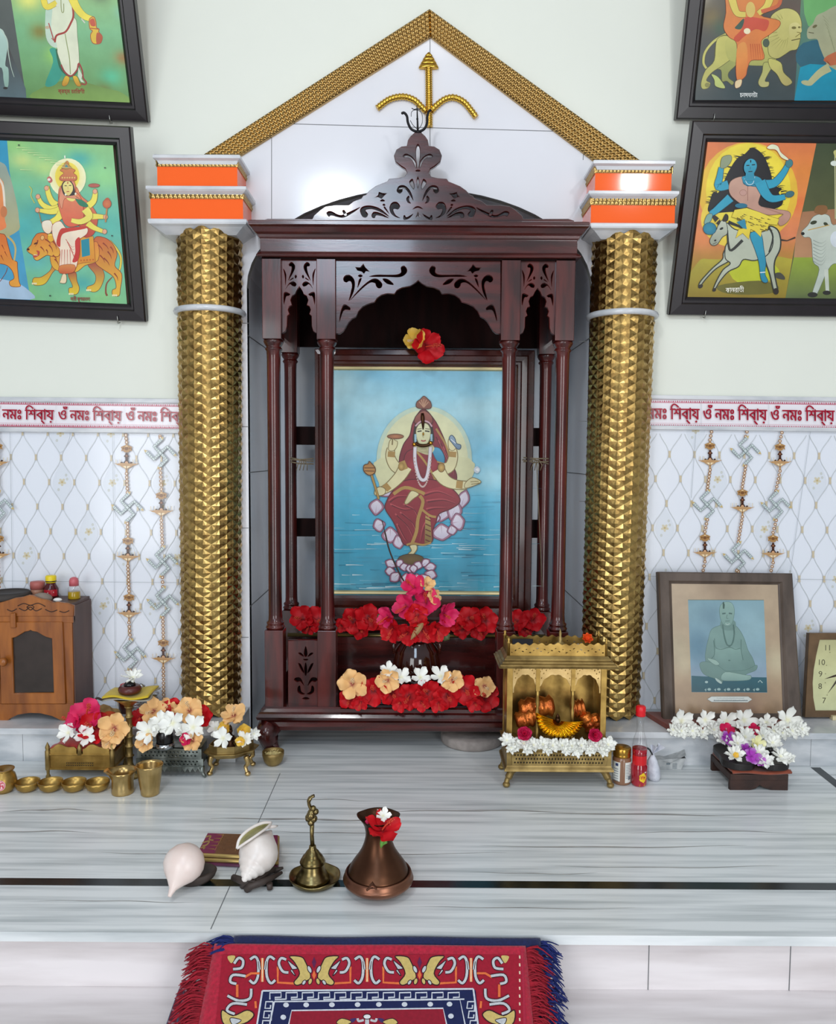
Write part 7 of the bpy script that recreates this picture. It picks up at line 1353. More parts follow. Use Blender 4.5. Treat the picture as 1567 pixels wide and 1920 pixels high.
for s_, (p0, p1) in enumerate(((1360, 1420), (1424, 1484))):
    x0, x1 = P(p0, 1440, Yf).x, P(p1, 1440, Yf).x; cx = (x0+x1)/2; hw_ = (x1-x0)/2; z0 = zt_s+.0125; y0, y1 = Yf-.012, 2.036
    sd = thing('wooden_sandal', ('left' if s_ == 0 else 'right')+' blackened wooden sandal with flowers on it, on the low stool', 'sandal', (cx, (y0+y1)/2, z0), 'wooden sandals')
    o_ = spline([(cx-hw_*.5, y0+.006), (cx, y0), (cx+hw_*.6, y0+.006), (cx+hw_, y0+.03), (cx+hw_*.9, y0+.075), (cx+hw_*.8, y0+.11), (cx+hw_*.6, y1-.012), (cx, y1), (cx-hw_*.6, y1-.012), (cx-hw_*.8, y0+.11), (cx-hw_*.85, y0+.07), (cx-hw_, y0+.03)], 4); n_ = len(o_); k = MB()
    vs_ = [(a, b_, z0) for a, b_ in o_]+[(cx+(a-cx)*1.02, b_, z0+.006) for a, b_ in o_]+[(a, b_, z0+.017) for a, b_ in o_]; k.add(vs_, [(i, (i+1) % n_, n_+(i+1) % n_, n_+i) for i in range(n_)]+[(n_+i, n_+(i+1) % n_, 2*n_+(i+1) % n_, 2*n_+i) for i in range(n_)]+[tuple(range(2*n_, 3*n_)), tuple(range(n_-1, -1, -1))]); k.build('sole', M['sandal'], sd, bevel=.002)
    k = MB(); k.lathe([(.005, z0+.016), (.004, z0+.03), (.008, z0+.036), (.006, z0+.042), (0, z0+.043)], (cx, y0+.045, 0), 12); k.build('toe_knob', M['sandal'], sd)
SD = 'flowers on the wooden sandals'
row('white_tuberose', [(*Z5c(750, 490), 42, 1.905), (*Z5c(780, 400), 42, 1.95), (*Z5c(840, 350), 46, 1.99), (*Z5c(1060, 395), 40, 1.95), (*Z5c(1000, 540), 36, 1.90), (*Z5c(1125, 505), 40, 1.905), (*Z5c(1180, 520), 30, 1.905), (*Z5c(980, 340), 40, 1.99), (*Z5c(650, 360), 32, 1.99), (*Z5c(720, 330), 34, 2.02), (*Z5c(950, 470), 36, 1.92)], 1.93, 'heaped on the wooden sandals', SD, 'white flower', (0, -.8, .8))
row('purple_orchid', [(*Z5c(700, 365), 34, 1.985), (*Z5c(890, 505), 34, 1.905), (*Z5c(960, 545), 24, 1.9), (*Z5c(840, 450), 26, 1.93)], 1.93, 'heaped on the wooden sandals', SD, 'purple flower', (0, -.9, .6))
row('magenta_petal_flower', [(*Z5c(685, 300), 30, 2.02), (*Z5c(905, 300), 26, 2.02)], 2.02, 'behind the sandal flowers', SD, 'crimson flower', (0, -.8, .6))
flower('yellow_flower', *Z5c(760, 495), 1.893, 12, (0, -1, .6), 'tiny yellow flower heart at the left front of the sandals', SD); flower('pale_yellow_flower', *Z5c(930, 410), 1.945, 34, (0, -1, .7), 'pale yellow flower in the middle of the wooden sandals', SD)
# ---------------------------------------------------------------- wooden cabinet on the left ledge
M['teak'] = mat('orange_teak', '#A86220', .38, col2='#7C4210', scale=5, stretch=(7, 7, 1.1), coat=.2, bump=.06, bscale=30); M['teakside'] = mat('grey_brown_side', '#5E443C', .5, col2='#4C3631', scale=4, stretch=(5, 5, 1)); M['cabglass'] = mat('dark_cabinet_glass', '#3A312C', .12, noise=.2, scale=30)
Yb = 2.115; zc2 = (0, 1060, 4.477); Q = lambda a, b_, y=Yb: P(a/4.477, 1060+b_/4.477, y)
cb = thing('wooden_cabinet', 'small orange-brown wooden cabinet with arched glass door on the left ledge', 'cabinet', (Q(250, 800).x, Yb+.06, LZ))
x0, x1 = Q(-110, 800).x, Q(622, 800).x; zt_c = Q(612, 348).z; zbt = Q(300, 1180).z; Yd = 2.236
k = MB(); k.box(x0, x1, Yb+.004, Yd, zbt, zt_c); k.box(x0+.004, x1-.004, Yb+.006, Yd, zt_c-.002, zt_c+.008); k.build('carcass', M['teakside'], cb, bevel=.001)
def poly_px(pts, y): return [(v.x, v.z) for v in (Q(a, b_, y) for a, b_ in pts)]
fret('crest_board', poly_px([(-110, 425), (-110, 340), (-60, 330), (20, 312), (60, 300), (120, 280), (190, 270), (235, 255), (270, 258), (330, 285), (400, 300), (440, 318), (480, 312), (560, 325), (612, 342), (612, 425)], Yb-.004), [], .012, M['teak'], cb, Yb-.004)
k = MB(); 
for pts in ([(150, 340), (200, 320), (255, 335), (320, 318), (380, 345)], [(160, 360), (210, 380), (255, 350), (300, 382), (350, 362)], [(380, 370), (430, 390), (480, 375)], [(500, 385), (540, 395), (580, 380)], [(60, 370), (100, 385), (140, 365)], [(225, 350), (255, 375), (285, 350), (255, 335), (225, 350)]): k.tube([Q(a, b_, Yb-.0045) for a, b_ in spline(pts, 4, False)], .0012, 5)
k.build('carved_scroll', M['stoolw'], cb)
zs0 = Q(0, 480).z; zs1 = Q(0, 1165).z
for a0, a1 in ((-110, -5), (520, 612)): k = MB(); k.box(Q(a0, 800).x, Q(a1, 800).x, Yb, Yb+.012, zbt, zt_c); k.build('stile', M['teak'], cb, bevel=.0015)
k = MB(); k.box(x0, x1, Yb-.001, Yb+.012, zs0, zt_c+.001); k.build('top_rail', M['teak'], cb, bevel=.0015)
fret('apron', poly_px([(-110, 1165), (-110, 1360), (20, 1360), (40, 1325), (80, 1285), (150, 1250), (250, 1235), (340, 1238), (440, 1262), (520, 1300), (560, 1330), (580, 1362), (640, 1362), (640, 1165)], Yb), [], .014, M['teak'], cb, Yb-.002)
k = MB(); k.box(x1-.012, x1, Yb+.01, Yd, LZ, zbt); k.build('side_foot', M['teakside'], cb)
dr = fret('door', poly_px([(-2, 480), (518, 480), (548, 1160), (10, 1160)], Yb-.006), [poly_px([(95, 608), (130, 600), (165, 580), (205, 555), (240, 548), (255, 540), (275, 550), (310, 556), (350, 580), (390, 600), (438, 612), (455, 1075), (108, 1080)], Yb-.006)], .012, M['teak'], cb, Yb-.006)
k = MB(); a, b_, c, d = [Q(*q, Yb+.001) for q in ((85, 530), (450, 530), (470, 1090), (98, 1090))]; k.add([a, d, c, b_], [(0, 1, 2, 3)]); o = k.build('door_glass', M['cabglass'], dr)
k = MB(); c = Q(40, 805, Yb-.012); k.lathe([(.005, 0), (.004, .006), (.010, .010), (.012, .016), (.008, .021), (0, .022)], (c.x, Yb-.006, c.z), 16, M=Matrix.Rotation(PI/2, 3, 'X')); k.build('knob', M['teak'], dr)
k = MB(); a = Q(108, 470, Yb-.010); k.box(a.x-.0075, a.x+.0075, Yb-.012, Yb-.004, a.z-.018, a.z+.022); k.build('turn_latch', M['teak'], cb, bevel=.0025)
# things on the cabinet
zct = zt_c+.0085
def onz(px, y): return P(px, 1110, y).x
k = MB(); x = onz(14, 2.17); k.lathe([(0, zct), (.056, zct), (.060, zct+.004), (.060, zct+.016), (.052, zct+.022), (.05, zct+.018), (0, zct+.017)], (x, 2.175, 0), 32); tag(k.build('grinding_slab', mat('dark_slab', '#3A3430', .7, noise=.2, scale=30)), 'round dark stone slab on top of the wooden cabinet', 'slab')
M['pinkplastic'] = mat('dusty_pink_plastic', '#B06058', .5)
x = onz(69, 2.20); j1 = thing('pink_lidded_jar', 'squat jar with dusty pink lid on the cabinet', 'jar', (x, 2.205, zct)); k = MB(); k.lathe([(0, zct), (.017, zct), (.018, zct+.022), (.016, zct+.026)], (x, 2.205, 0), 20); k.build('jar_body', mat('dusty_jar', '#A87860', .4), j1); k = MB(); k.lathe([(.019, zct+.024), (.0195, zct+.042), (.017, zct+.045), (0, zct+.046)], (x, 2.205, 0), 20); k.build('lid', M['pinkplastic'], j1)
x = onz(96, 2.2); j2 = thing('sauce_bottle', 'maroon bottle with yellow cap and red label on the cabinet', 'bottle', (x, 2.2, zct)); k = MB(); k.lathe([(0, zct), (.0185, zct), (.0195, zct+.004), (.0195, zct+.026), (.013, zct+.038), (.012, zct+.044)], (x, 2.2, 0), 22); k.build('bottle_body', mat('maroon_glass', '#4A1216', .12), j2)
k = MB(); k.lathe([(.0135, zct+.043), (.014, zct+.044), (.0145, zct+.060), (.0125, zct+.063), (0, zct+.063)], (x, 2.2, 0), 22); k.lathe([(.0142, zct+.0455), (.0147, zct+.047), (.0142, zct+.0485)], (x, 2.2, 0), 22, 1); k.build('yellow_cap', [mat('yellow_cap', '#EAD01C', .35), M['blackp']], j2)
k = MB(); k.grid(lambda u, v: (x+.0199*math.sin(-.7+2.0*u), 2.2-.0199*math.cos(-.7+2.0*u), zct+.007+.018*v), 10, 1); k.add([(x+.0203*math.sin(a), 2.2-.0203*math.cos(a), zct+z) for a, z in ((-.05, .015), (.75, .0165), (.75, .020), (-.05, .0185))], [(0, 1, 2, 3)], 1); k.build('label', [mat('crimson_label', '#B01226', .4), M['label']], j2)
x = onz(139, 2.19); j3 = thing('oil_bottle', 'small oil bottle of yellow liquid with pink cap on the cabinet', 'bottle', (x, 2.19, zct)); k = MB(); k.lathe([(0, zct), (.016, zct), (.0165, zct+.003), (.0158, zct+.02), (.0155, zct+.0205), (0, zct+.0205)], (x, 2.19, 0), 20); k.build('yellow_oil', mat('yellow_oil', '#A88A18', .1), j3); k = MB(); k.lathe([(.016, zct+.0206), (.015, zct+.031), (.011, zct+.037)], (x, 2.19, 0), 20); k.build('clear_shoulder', M['clear'], j3); k = MB(); k.lathe([(.0125, zct+.036), (.0125, zct+.05), (.010, zct+.057), (.005, zct+.060), (0, zct+.0605)], (x, 2.19, 0), 20); k.build('pink_cap', mat('pink_cap', '#C46068', .4), j3)
k = MB(); k.ell((onz(77, 2.14), 2.145, zct+.008), (.027, .02, .0155), 16, 10); tag(k.build('grey_stone', mat('pale_grey_stone', '#8E8074', .8, noise=.2, scale=30)), 'smooth grey stone lying behind the cabinet crest', 'stone')
k = MB(); k.ell((onz(106, 2.14), 2.145, zct+.0045), (.012, .009, .0055), 12, 8); tag(k.build('crumpled_paper', M['whitep']), 'small crumpled white paper on the cabinet top', 'paper')
# ---------------------------------------------------------------- foreground: shells, cloth-wrapped books, bell, copper pot
M['shell'] = mat('conch_shell', '#EDE7E1', .3, col2='#DCD2CA', scale=25, bump=.03, bscale=60); M['shellp'] = mat('pinkish_conch', '#EEE0D8', .32, col2='#E3CCC2', scale=14, bump=.1, bscale=50); M['shellin'] = mat('shell_inside', '#A39A66', .25, col2='#6E6A3C', scale=30); M['wooddk'] = mat('dark_carved_wood', '#41352F', .6, noise=.3, scale=40, bump=.3)
def axisM(d): return Vector(d).normalized().to_track_quat('Z', 'Y').to_matrix()
T = PZ(317, 1682, .014); d = Vector((.20, .70, .56)).normalized(); Mx = axisM(d); cs1 = thing('conch_shell', 'left white conch shell seen from its smooth back on a dark saucer', 'conch shell', (T.x, T.y, 0), 'conch shells')
k = MB(); L = .098; prof = [(.0005, 0), (.0035, .001), (.0042, .006), (.007, .018), (.016, .032), (.029, .048), (.037, .064), (.0385, .078), (.036, .092), (.028, .107), (.015, .118), (0, .122)]
k.lathe([(r, z*.81) for r, z in prof], T, 40, M=Mx, sx=1.0, sy=.9)
ax = lambda v: (Vector(v)-T).dot(d)
rt_ = Mx @ Vector((1, 0, 0)); up_ = Mx @ Vector((0, 1, 0))
nv = []
for v in k.v:
    a = ax(v); off = Vector(v)-T-d*a; ang = math.atan2(off.dot(up_), off.dot(rt_)); f = 1+.10*math.exp(-((ang+.9)/.5)**2)*math.sin(PI*min(1, a/L)); 
    if .02 < a < .07: f *= 1-.22*math.exp(-((ang+.55)/.45)**2)*(1-(a-.02)/.05)
    nv.append(T+d*a+off*f)
k.v = [tuple(v) for v in nv]; k.build('shell_body', M['shellp'], cs1)
k = MB(); k.tube([T+d*a+(rt_*math.cos(-.75)+up_*math.sin(-.75))*r*.985 for a, r in ((.010, .006), (.024, .0135), (.039, .027), (.050, .036))], .0016, 6); k.build('shell_lip', M['shell'], cs1)
c = PZ(372, 1655, .0); k = MB(); k.lathe([(0, 0.001), (.03, 0.001), (.042, .012), (.046, .022), (.040, .024), (.03, .016), (0, .012)], (c.x-.012, c.y+.004, 0), 28, sy=.7); tag(k.build('shell_saucer', M['wooddk']), 'dark shallow wooden saucer under the left conch shell', 'saucer')
T2 = PZ(456, 1653, .030); d2 = Vector((.27, .62, .42)).normalized(); Mx = axisM(d2); cs2_ = thing('conch_shell', 'right white conch shell with whorled tip and greenish open mouth, on branched stand', 'conch shell', (T2.x, T2.y, 0), 'conch shells')
k = MB(); prof = [(.0008, 0), (.004, .002), (.0055, .004), (.0052, .006), (.010, .010), (.0115, .013), (.0112, .015), (.017, .020), (.019, .024), (.0188, .0265), (.025, .033), (.0268, .037), (.0268, .040), (.033, .050), (.0355, .062), (.0355, .074), (.032, .086), (.025, .098), (.014, .110), (.006, .120), (.002, .126)]
prof = [(r*1.02, z*.85) for r, z in prof]; k.lathe(prof, T2, 40, M=Mx); rt2 = Mx @ Vector((1, 0, 0)); up2 = Mx @ Vector((0, 1, 0)); view = (Vector((0, 0, H))-(T2+d2*.07)).normalized()
side = d2.cross(view).normalized()
if side.x > 0: side = -side
facing = (view - d2*view.dot(d2)).normalized()
nv = []
for v in k.v:
    a = (Vector(v)-T2).dot(d2); off = Vector(v)-T2-d2*a; r = off.length
    if r > 1e-6: q = max(0, off.dot((side*.85+facing*.5).normalized())/r); off = off*(1+.16*q*q*max(0, min(1, (a-.045)/.03)))
    nv.append(tuple(T2+d2*a+off))
k.v = nv; k.build('shell_body', M['shell'], cs2_)
def lipt(a, s_, f_): return T2+d2*a*.85+side*s_*1.02+facing*f_
lo = [lipt(*q) for q in ((.046, .0385, .013), (.062, .043, .014), (.080, .041, .016), (.100, .033, .018), (.120, .020, .018), (.130, .007, .016))]; hi = [lipt(*q) for q in ((.046, .0385, .013), (.058, .030, .029), (.074, .022, .034), (.092, .015, .033), (.112, .009, .026), (.130, .007, .016))]
k = MB(); n_ = 20; lo_s = spline([tuple(v) for v in lo], 4, False); hi_s = spline([tuple(v) for v in hi], 4, False)
k.grid(lambda u, v: Vector(lo_s[round(v*20)])*(1-u)+Vector(hi_s[round(v*20)])*u-facing*(.004*math.sin(PI*u))*math.sin(PI*min(.97, v+.02))+facing*.005, 8, 20); k.build('shell_mouth', M['shellin'], cs2_, solid=.001)
k = MB(); k.tube([Vector(v)+facing*.005 for v in lo_s], .0032, 8); k.tube([Vector(v)+facing*.005 for v in hi_s], .0024, 8); k.tube([lipt(.120, .008, .020), lipt(.128, -.002, .018), lipt(.136, -.006, .012)], [.004, .003, .0015], 8); k.build('shell_lip', M['shell'], cs2_)
c = PZ(480, 1660, 0); k = MB()
for pts, rr_ in (([(462, 1668, .004), (470, 1660, .014), (485, 1656, .018), (505, 1648, .016), (528, 1636, .014)], [.007, .008, .007, .006, .003]), ([(437, 1645, .014), (455, 1652, .016), (480, 1655, .018)], [.006, .007, .007]), ([(455, 1662, .003), (458, 1656, .012), (470, 1656, .016)], [.006, .006, .006]), ([(506, 1667, .003), (505, 1656, .014)], [.0055, .006]), ([(510, 1630, .003), (516, 1632, .015), (531, 1627, .018)], [.006, .006, .002]), ([(480, 1655, .018), (500, 1636, .016), (514, 1630, .016)], [.007, .007, .006])):
    k.tube([PZ(a, b_, z) for a, b_, z in pts], rr_, 8)
tag(k.build('branched_stand', M['wooddk']), 'dark branched carved stand under the right conch shell', 'stand')
# wrapped books
M['broc'] = mat('brocade_top', '#ffffff', .45, attr=True, noise=.3, scale=120); M['brocg'] = mat('gold_brocade', '#B59A5C', .35, metal=.6); M['brocp'] = mat('purple_silk', '#5E1440', .5, sheen=.3); M['maroon'] = mat('maroon_silk', '#4A1018', .55)
zb = .026; A = PZ(390, 1562, zb); B_ = PZ(521, 1566, zb); Cc = PZ(520, 1606, zb); D = PZ(371, 1599, zb)
bk = thing('brocade_wrapped_books', 'stack wrapped in gold and purple brocade cloth behind the right conch', 'wrapped books', ((A.x+Cc.x)/2, (A.y+Cc.y)/2, 0))
for i, (z0, z1_, mm) in enumerate(((.0005, .0075, 'brocp'), (.0085, .0165, 'brocg'), (.0175, .0255, 'brocg'))):
    k = MB(); q = [D, Cc, B_, A]; n_ = 8; vs_ = []
    for h in range(5): t = h/4; o = .003*math.sin(PI*t); cx = (A.x+Cc.x)/2; cy = (A.y+Cc.y)/2; vs_ += [(v.x+(o if v.x > cx else -o), v.y+(o if v.y > cy else -o*1.0), z0+(z1_-z0)*t) for v in q]
    k.add(vs_, [(h*4+e, h*4+(e+1) % 4, (h+1)*4+(e+1) % 4, (h+1)*4+e) for h in range(4) for e in range(4)]+[(16, 17, 18, 19), (3, 2, 1, 0)], 0, False); k.build('folded_layer', [M[mm]], bk)
for z in (.008, .017): k = MB(); k.add([(v.x*1.0, v.y, z-.0006) for v in (D, Cc, B_, A)]+[(v.x, v.y, z+.0006) for v in (D, Cc, B_, A)], [(0, 1, 5, 4), (1, 2, 6, 5), (2, 3, 7, 6), (3, 0, 4, 7)]); k.build('layer_gap', M['maroon'], bk)
p = Painter((0, 0, zb-.0003), (0, 0, 1), (290, 1550, 6.268)); p.base([(625, 75), (1445, 100), (1440, 355), (505, 305)], lambda u, v: (112, 70, 40) if u > .2 else (122, 14, 72), 40, 6)
for q in range(9): y = 95+q*21; x = 745-q*13; p.poly([(x-30, y), (x+60, y-6), (x+60, y+7)], '#7A1048' if q % 2 else '#9A6A38', False)
for pts in ([(600, 120), (660, 110), (640, 150), (690, 160)], [(560, 190), (640, 170), (610, 215), (560, 225)], [(540, 250), (590, 240), (570, 265)]): p.line(pts, 16, '#A08048')
p.line([(812, 90), (705, 280)], 5, '#B5874A', False); p.line([(1010, 90), (945, 290)], 5, '#B5874A', False); p.poly([(1300, 100), (1445, 100), (1440, 355), (1250, 340)], '#6E1440', False)
for q in range(60): u, v = R.random(), R.random(); x = 780-90*v+u*200; y = 100+180*v; p.line([(x, y), (x+8, y+3)], 4, '#8E6236' if q % 2 else '#5C3820', False)
p.build('brocade_pattern', M['broc'], bk)
# bell and its plate
M['bronzeb'] = mat('antique_brass_bell', '#8C7C54', .28, metal=1., col2='#655836', scale=30)
c = PZ(590, 1678); y = c.y+.046; x = P(590, 1655, y).x; r = PX(49, y)
pl = thing('bell_plate', 'round antique brass saucer under the hand bell', 'plate', (x, y, 0)); k = MB(); k.lathe([(0, .0005), (r*.7, .0005), (r*.92, .004), (r, .011), (r*1.01, .014), (r*.965, .0135), (r*.88, .007), (r*.7, .0035), (0, .003)], (x, y, 0), 48); k.v = [(v[0], v[1], v[2]+(.0012*math.sin(5*math.atan2(v[1]-y, v[0]-x)) if v[2] > .01 else 0)) for v in k.v]; k.build('saucer', M['bronzeb'], pl)
xb_ = x-.004; bl = thing('hand_bell', 'antique brass hand bell with ornate tall handle standing on its saucer', 'bell', (xb_, y, .004)); zz = lambda py: P(585, py, y).z
rb2 = PX(33, y); k = MB(); z0 = .004; za2 = zz(1642); zb2 = zz(1630); zc2_ = zz(1608)
pq = lambda n_: PX(n_, y)
k.lathe([(pq(31), z0), (pq(33), z0+.002), (pq(32), z0+.007), (pq(29), z0+.009), (pq(28), z0+.013), (pq(25), z0+.016), (pq(22.5), z0+.024), (pq(21), z0+.030), (pq(19), z0+.033), (pq(24), z0+.0332), (pq(25), z0+.036), (pq(23), z0+.040), (pq(20), z0+.045), (pq(19.5), z0+.0465), (pq(16), z0+.050), (pq(13), z0+.054), (pq(12.5), z0+.0555), (pq(9), z0+.059), (pq(7), z0+.062), (pq(6.5), z0+.067), (pq(5), z0+.068)], (xb_, y, 0), 36); zc2_ = z0+.068; k.build('bell_body', M['bronzeb'], bl)
k = MB(); zh0, zh1 = zc2_-.002, zz(1546); hx = lambda px, py: P(px, py, y); k.tube([(xb_, y, zh0), (xb_-.0012, y, (zh0+zh1)/2), (xb_-.001, y, zh1)], [.0044, .0038, .0044], 12); k.build('handle', M['bronzeb'], bl)
k = MB(); r_ = random.Random(4)
for a, b_, s_ in ((583, 1542, 7), (579, 1533, 7.5), (588, 1535, 7.5), (577, 1536, 5), (592, 1522, 6), (584, 1524, 8), (587, 1516, 6), (583, 1529, 9)): v = P(a, b_, y-.002*r_.random()); k.ell(v, PX(s_, y), 10, 8)
k.tube([P(a, b_, y) for a, b_ in spline([(585, 1520), (580, 1510), (579, 1502), (583, 1495), (589, 1492)], 4, False)], [PX(5.5, y)]*8+[PX(7, y)]*4+[PX(5, y)]*5, 10, flat=.6); k.build('ornate_finial', M['bronzeb'], bl)
# copper pot
M['copper'] = mat('old_copper', '#8C604A', .34, metal=.9, col2='#644032', scale=12, bump=.05, bscale=30); M['copperin'] = mat('dark_copper', '#65432F', .36, metal=.9, col2='#442A1C', scale=10)
c = PZ(709, 1694); y = c.y+.042; x = P(709, 1650, y).x; zz = lambda py: P(709, py, y).z; r = PX(68.5, y); zr2 = zz(1655); zl2 = zz(1643); zn = zz(1562); zm2 = zz(1532)
cp = thing('copper_pot', 'old copper water pot with long neck and flared mouth, holding a red hibiscus', 'pot', (x, y, 0))
k = MB(); k.lathe([(0, 0), (r*.30, .0005), (r*.62, .006), (r*.86, .014), (r*.985, .0225), (r*1.0, .026), (r*.985, .029), (r*.955, .031), (r*.95, .036), (r*.92, .0395), (r*.885, .040), (r*.875, .036)], (x, y, 0), 56); k.build('basin', M['copper'], cp)
k = MB(); rn = PX(33, y); rm = PX(56*.66, y); dz = zn-zl2; zz2 = lambda py: P(709, py, y).z; pq = lambda n_: PX(n_, y); zn = zz2(1562); zm2 = zz2(1531)
k.lathe([(r*.90, .036), (pq(57), .042), (pq(54), .050), (pq(47), zz2(1612)), (pq(40), zz2(1603)), (pq(33), zz2(1592)), (pq(28), zz2(1580)), (pq(25), zz2(1568)), (pq(24.5), zz2(1560)), (pq(26), zz2(1549)), (pq(31), zz2(1539)), (pq(38), zm2), (pq(38), zm2+.001), (pq(36.5), zm2), (pq(29), zz2(1540)), (pq(24), zz2(1550)), (pq(22.5), zz2(1562)), (pq(24), zz2(1578))], (x, y, 0), 56); rm = pq(38)
k.v = [(v[0]+(v[0]-x)*.10*max(0, (v[2]-zn)/(zm2-zn))*abs(math.cos(2*math.atan2(v[1]-y, v[0]-x)))**2, v[1]+(v[1]-y)*.02, v[2]+(.0035*max(0, (v[2]-zn)/(zm2-zn))*abs(math.cos(math.atan2(v[1]-y, v[0]-x)))**6)) for v in k.v]; k.build('neck', M['copperin'], cp)
zl2 = .0385
k = MB(); sp_ = P(698, 1646, y-r*.93); k.tube(spline([(sp_.x-.010, y-r*.90, zl2-.004), (sp_.x-.004, y-r*.93, zl2+.002), (sp_.x, y-r*.94, zl2+.0045), (sp_.x+.004, y-r*.93, zl2+.002), (sp_.x+.010, y-r*.90, zl2-.004)], 4, False), .0022, 8); k.add([(sp_.x-.009, y-r*.90, zl2-.002), (sp_.x+.009, y-r*.90, zl2-.002), (sp_.x, y-r*.94, zl2+.005), (sp_.x, y-r*.66, zl2+.014)], [(0, 2, 3), (2, 1, 3)]); k.build('spout_lip', M['copper'], cp)
PF = 'flowers in the copper pot'
ym = y-rm*.72
fl_ = flower('red_hibiscus', 716, 1557, ym-.012, 72, (.1, -.35, 1), 'red hibiscus drooping over the mouth of the copper pot', PF, roll=1.0)
flower('white_flower', 718, 1530, ym+.004, 34, (0, -.5, 1), 'white flower inside the mouth of the copper pot', PF); flower('pink_hibiscus', 693, 1540, ym+.008, 18, (-.5, -.6, .8), 'tiny pinkish bud flower at the left of the copper pot mouth', PF)
k = MB(); v0, v1 = P(719, 1568, ym-.022), P(714, 1590, ym-.026); k.tube([v0, (v0*2+v1)/3, (v0+v1*2)/3, v1], [.0025, .0042, .0038, .0008], 10); k.tube([v0+Vector((.003, 0, 0)), (v0+v1)/2+Vector((.006, 0, -.001)), v1+Vector((.004, 0, .006))], [.002, .0035, .001], 8); tag(k.build('green_bud', mat('fresh_green', '#5E9A3A', .45)), 'small green bud hanging below the red hibiscus on the copper pot', 'bud')
# ---------------------------------------------------------------- prayer rugs
M['rugred'] = mat('red_rug_pile', '#B61636', .95, noise=.3, scale=200, bump=.5, bscale=260, sheen=.3); M['rugblue'] = mat('blue_rug_pile', '#101C4A', .95, noise=.3, scale=200, bump=.5, bscale=260, sheen=.3); M['rugpat'] = mat('rug_pattern', '#ffffff', .95, attr=True, noise=.4, scale=220); M['fringer'] = mat('red_fringe', '#A01228', .9, noise=.3, scale=80); M['fringeb'] = mat('blue_fringe', '#16256A', .9, noise=.3, scale=80); M['plaid'] = mat('plaid_cloth', '#ffffff', .9, attr=True)
def rug(name, label, x0, x1, prof, m, th_, wob):
    root = thing(name, label, 'rug', ((x0+x1)/2, 1.15, prof[-1][1]), 'prayer rugs'); k = MB(); pr_ = spline(prof, 4, False); n_ = len(pr_)-1
    k.grid(lambda u, v: (x0+(x1-x0)*u+wob*.6*math.sin(v*17)*(u-.5), pr_[round(v*n_)][0]+wob*math.sin(u*11+1), pr_[round(v*n_)][1]+wob*.6*math.sin(u*15)*(1 if v < .2 else .3)), 40, n_, 0, True, None, True); k.build('pile', m, root, solid=th_); return root
xl, xr = P(404, 1780, 1.29).x, P(984, 1780, 1.29).x
bxl, bxr = P(440, 1752, 1.30).x, P(1012, 1755, 1.30).x
rb = rug('prayer_rug', 'dark blue fringed prayer rug, the lower of two on the step', bxl, bxr, [(1.292, -.034), (1.2985, -.016), (1.298, -.005), (1.292, -.002), (1.284, -.0155), (1.25, -.0385), (1.195, -.0745), (1.165, -.0945), (1.14, -.1), (1.0, -.1005), (.90, -.1005)], M['rugblue'], .006, .0015)
rr_ = rug('prayer_rug', 'red patterned prayer rug with red fringe, the upper of two on the step', xl, xr, [(1.279, -.026), (1.2865, -.020), (1.2875, -.0125), (1.282, -.0085), (1.276, -.0135), (1.25, -.0304), (1.22, -.0499), (1.186, -.072), (1.155, -.0915), (1.13, -.0945), (1.0, -.0945), (.90, -.0945)], M['rugred'], .006, .0006)
n_r = Vector((0, -.65, 1)).normalized(); p = Painter(Vector((0, 1.25, -.0304))+n_r*.0042, n_r, (280, 1700, 1.911), 1.2e-5)
sil, gl, kk, og, rdk2 = '#BFC3C6', '#C9B26A', '#2A1018', '#E0703A', '#8C0F28'
def sc(pts, w=9): p.line(pts, w+5, kk); p.line(pts, w, sil)
p.base([(262, 172), (1322, 172), (1345, 430), (238, 430)], lambda u, v: (156, 14, 42), 2, 2); p.line([(1335, 150), (1345, 430)], 9, '#A8203C', False)
for q in range(9): p.line([(1326, 175+q*28), (1327, 186+q*28)], 5, '#E6D3B8', False)
for cxm in (590, 968):
    for s_ in (-1, 1):
        T_ = lambda pts: [(cxm+s_*a, b_) for a, b_ in pts]
        p.line(T_([(130, 215), (130, 272), (60, 276)]), 8, og, False)
        p.poly(T_([(12, 250), (30, 200), (46, 180), (88, 178), (70, 200), (52, 240), (72, 270), (60, 282), (30, 268)]), gl, True, None, 1, kk, 4); p.poly(T_([(95, 195), (78, 205), (60, 222), (85, 228), (66, 248)]), sil, True, None, 1, kk, 3)
        sc(T_([(100, 190), (118, 185), (126, 205), (112, 232), (92, 236)])); p.ell(cxm+s_*16, 225, 7, 14, sil, .4*s_, None, 14, kk, 3); p.ell(cxm+s_*14, 268, 7, 12, gl, -.3*s_, None, 14, kk, 3); p.ell(cxm+s_*36, 272, 6, 10, sil, -.6*s_, None, 14, kk, 3)
    p.poly([(cxm, 180), (cxm+8, 200), (cxm, 222), (cxm-8, 200)], '#5C1A48', False); p.poly([(cxm, 228), (cxm+7, 246), (cxm, 262), (cxm-7, 246)], og, False)
for cxm in (405, 780, 1152):
    p.line([(cxm, 185), (cxm, 270)], 11, og, False); p.line([(cxm, 185), (cxm, 270)], 5, '#E9C7A0', False)
    for s_ in (-1, 1): sc([(cxm+s_*44, 190), (cxm+s_*26, 180), (cxm+s_*15, 200), (cxm+s_*16, 250), (cxm+s_*30, 275), (cxm+s_*46, 264)]); sc([(cxm+s_*12, 196), (cxm+s_*8, 226)], 4)
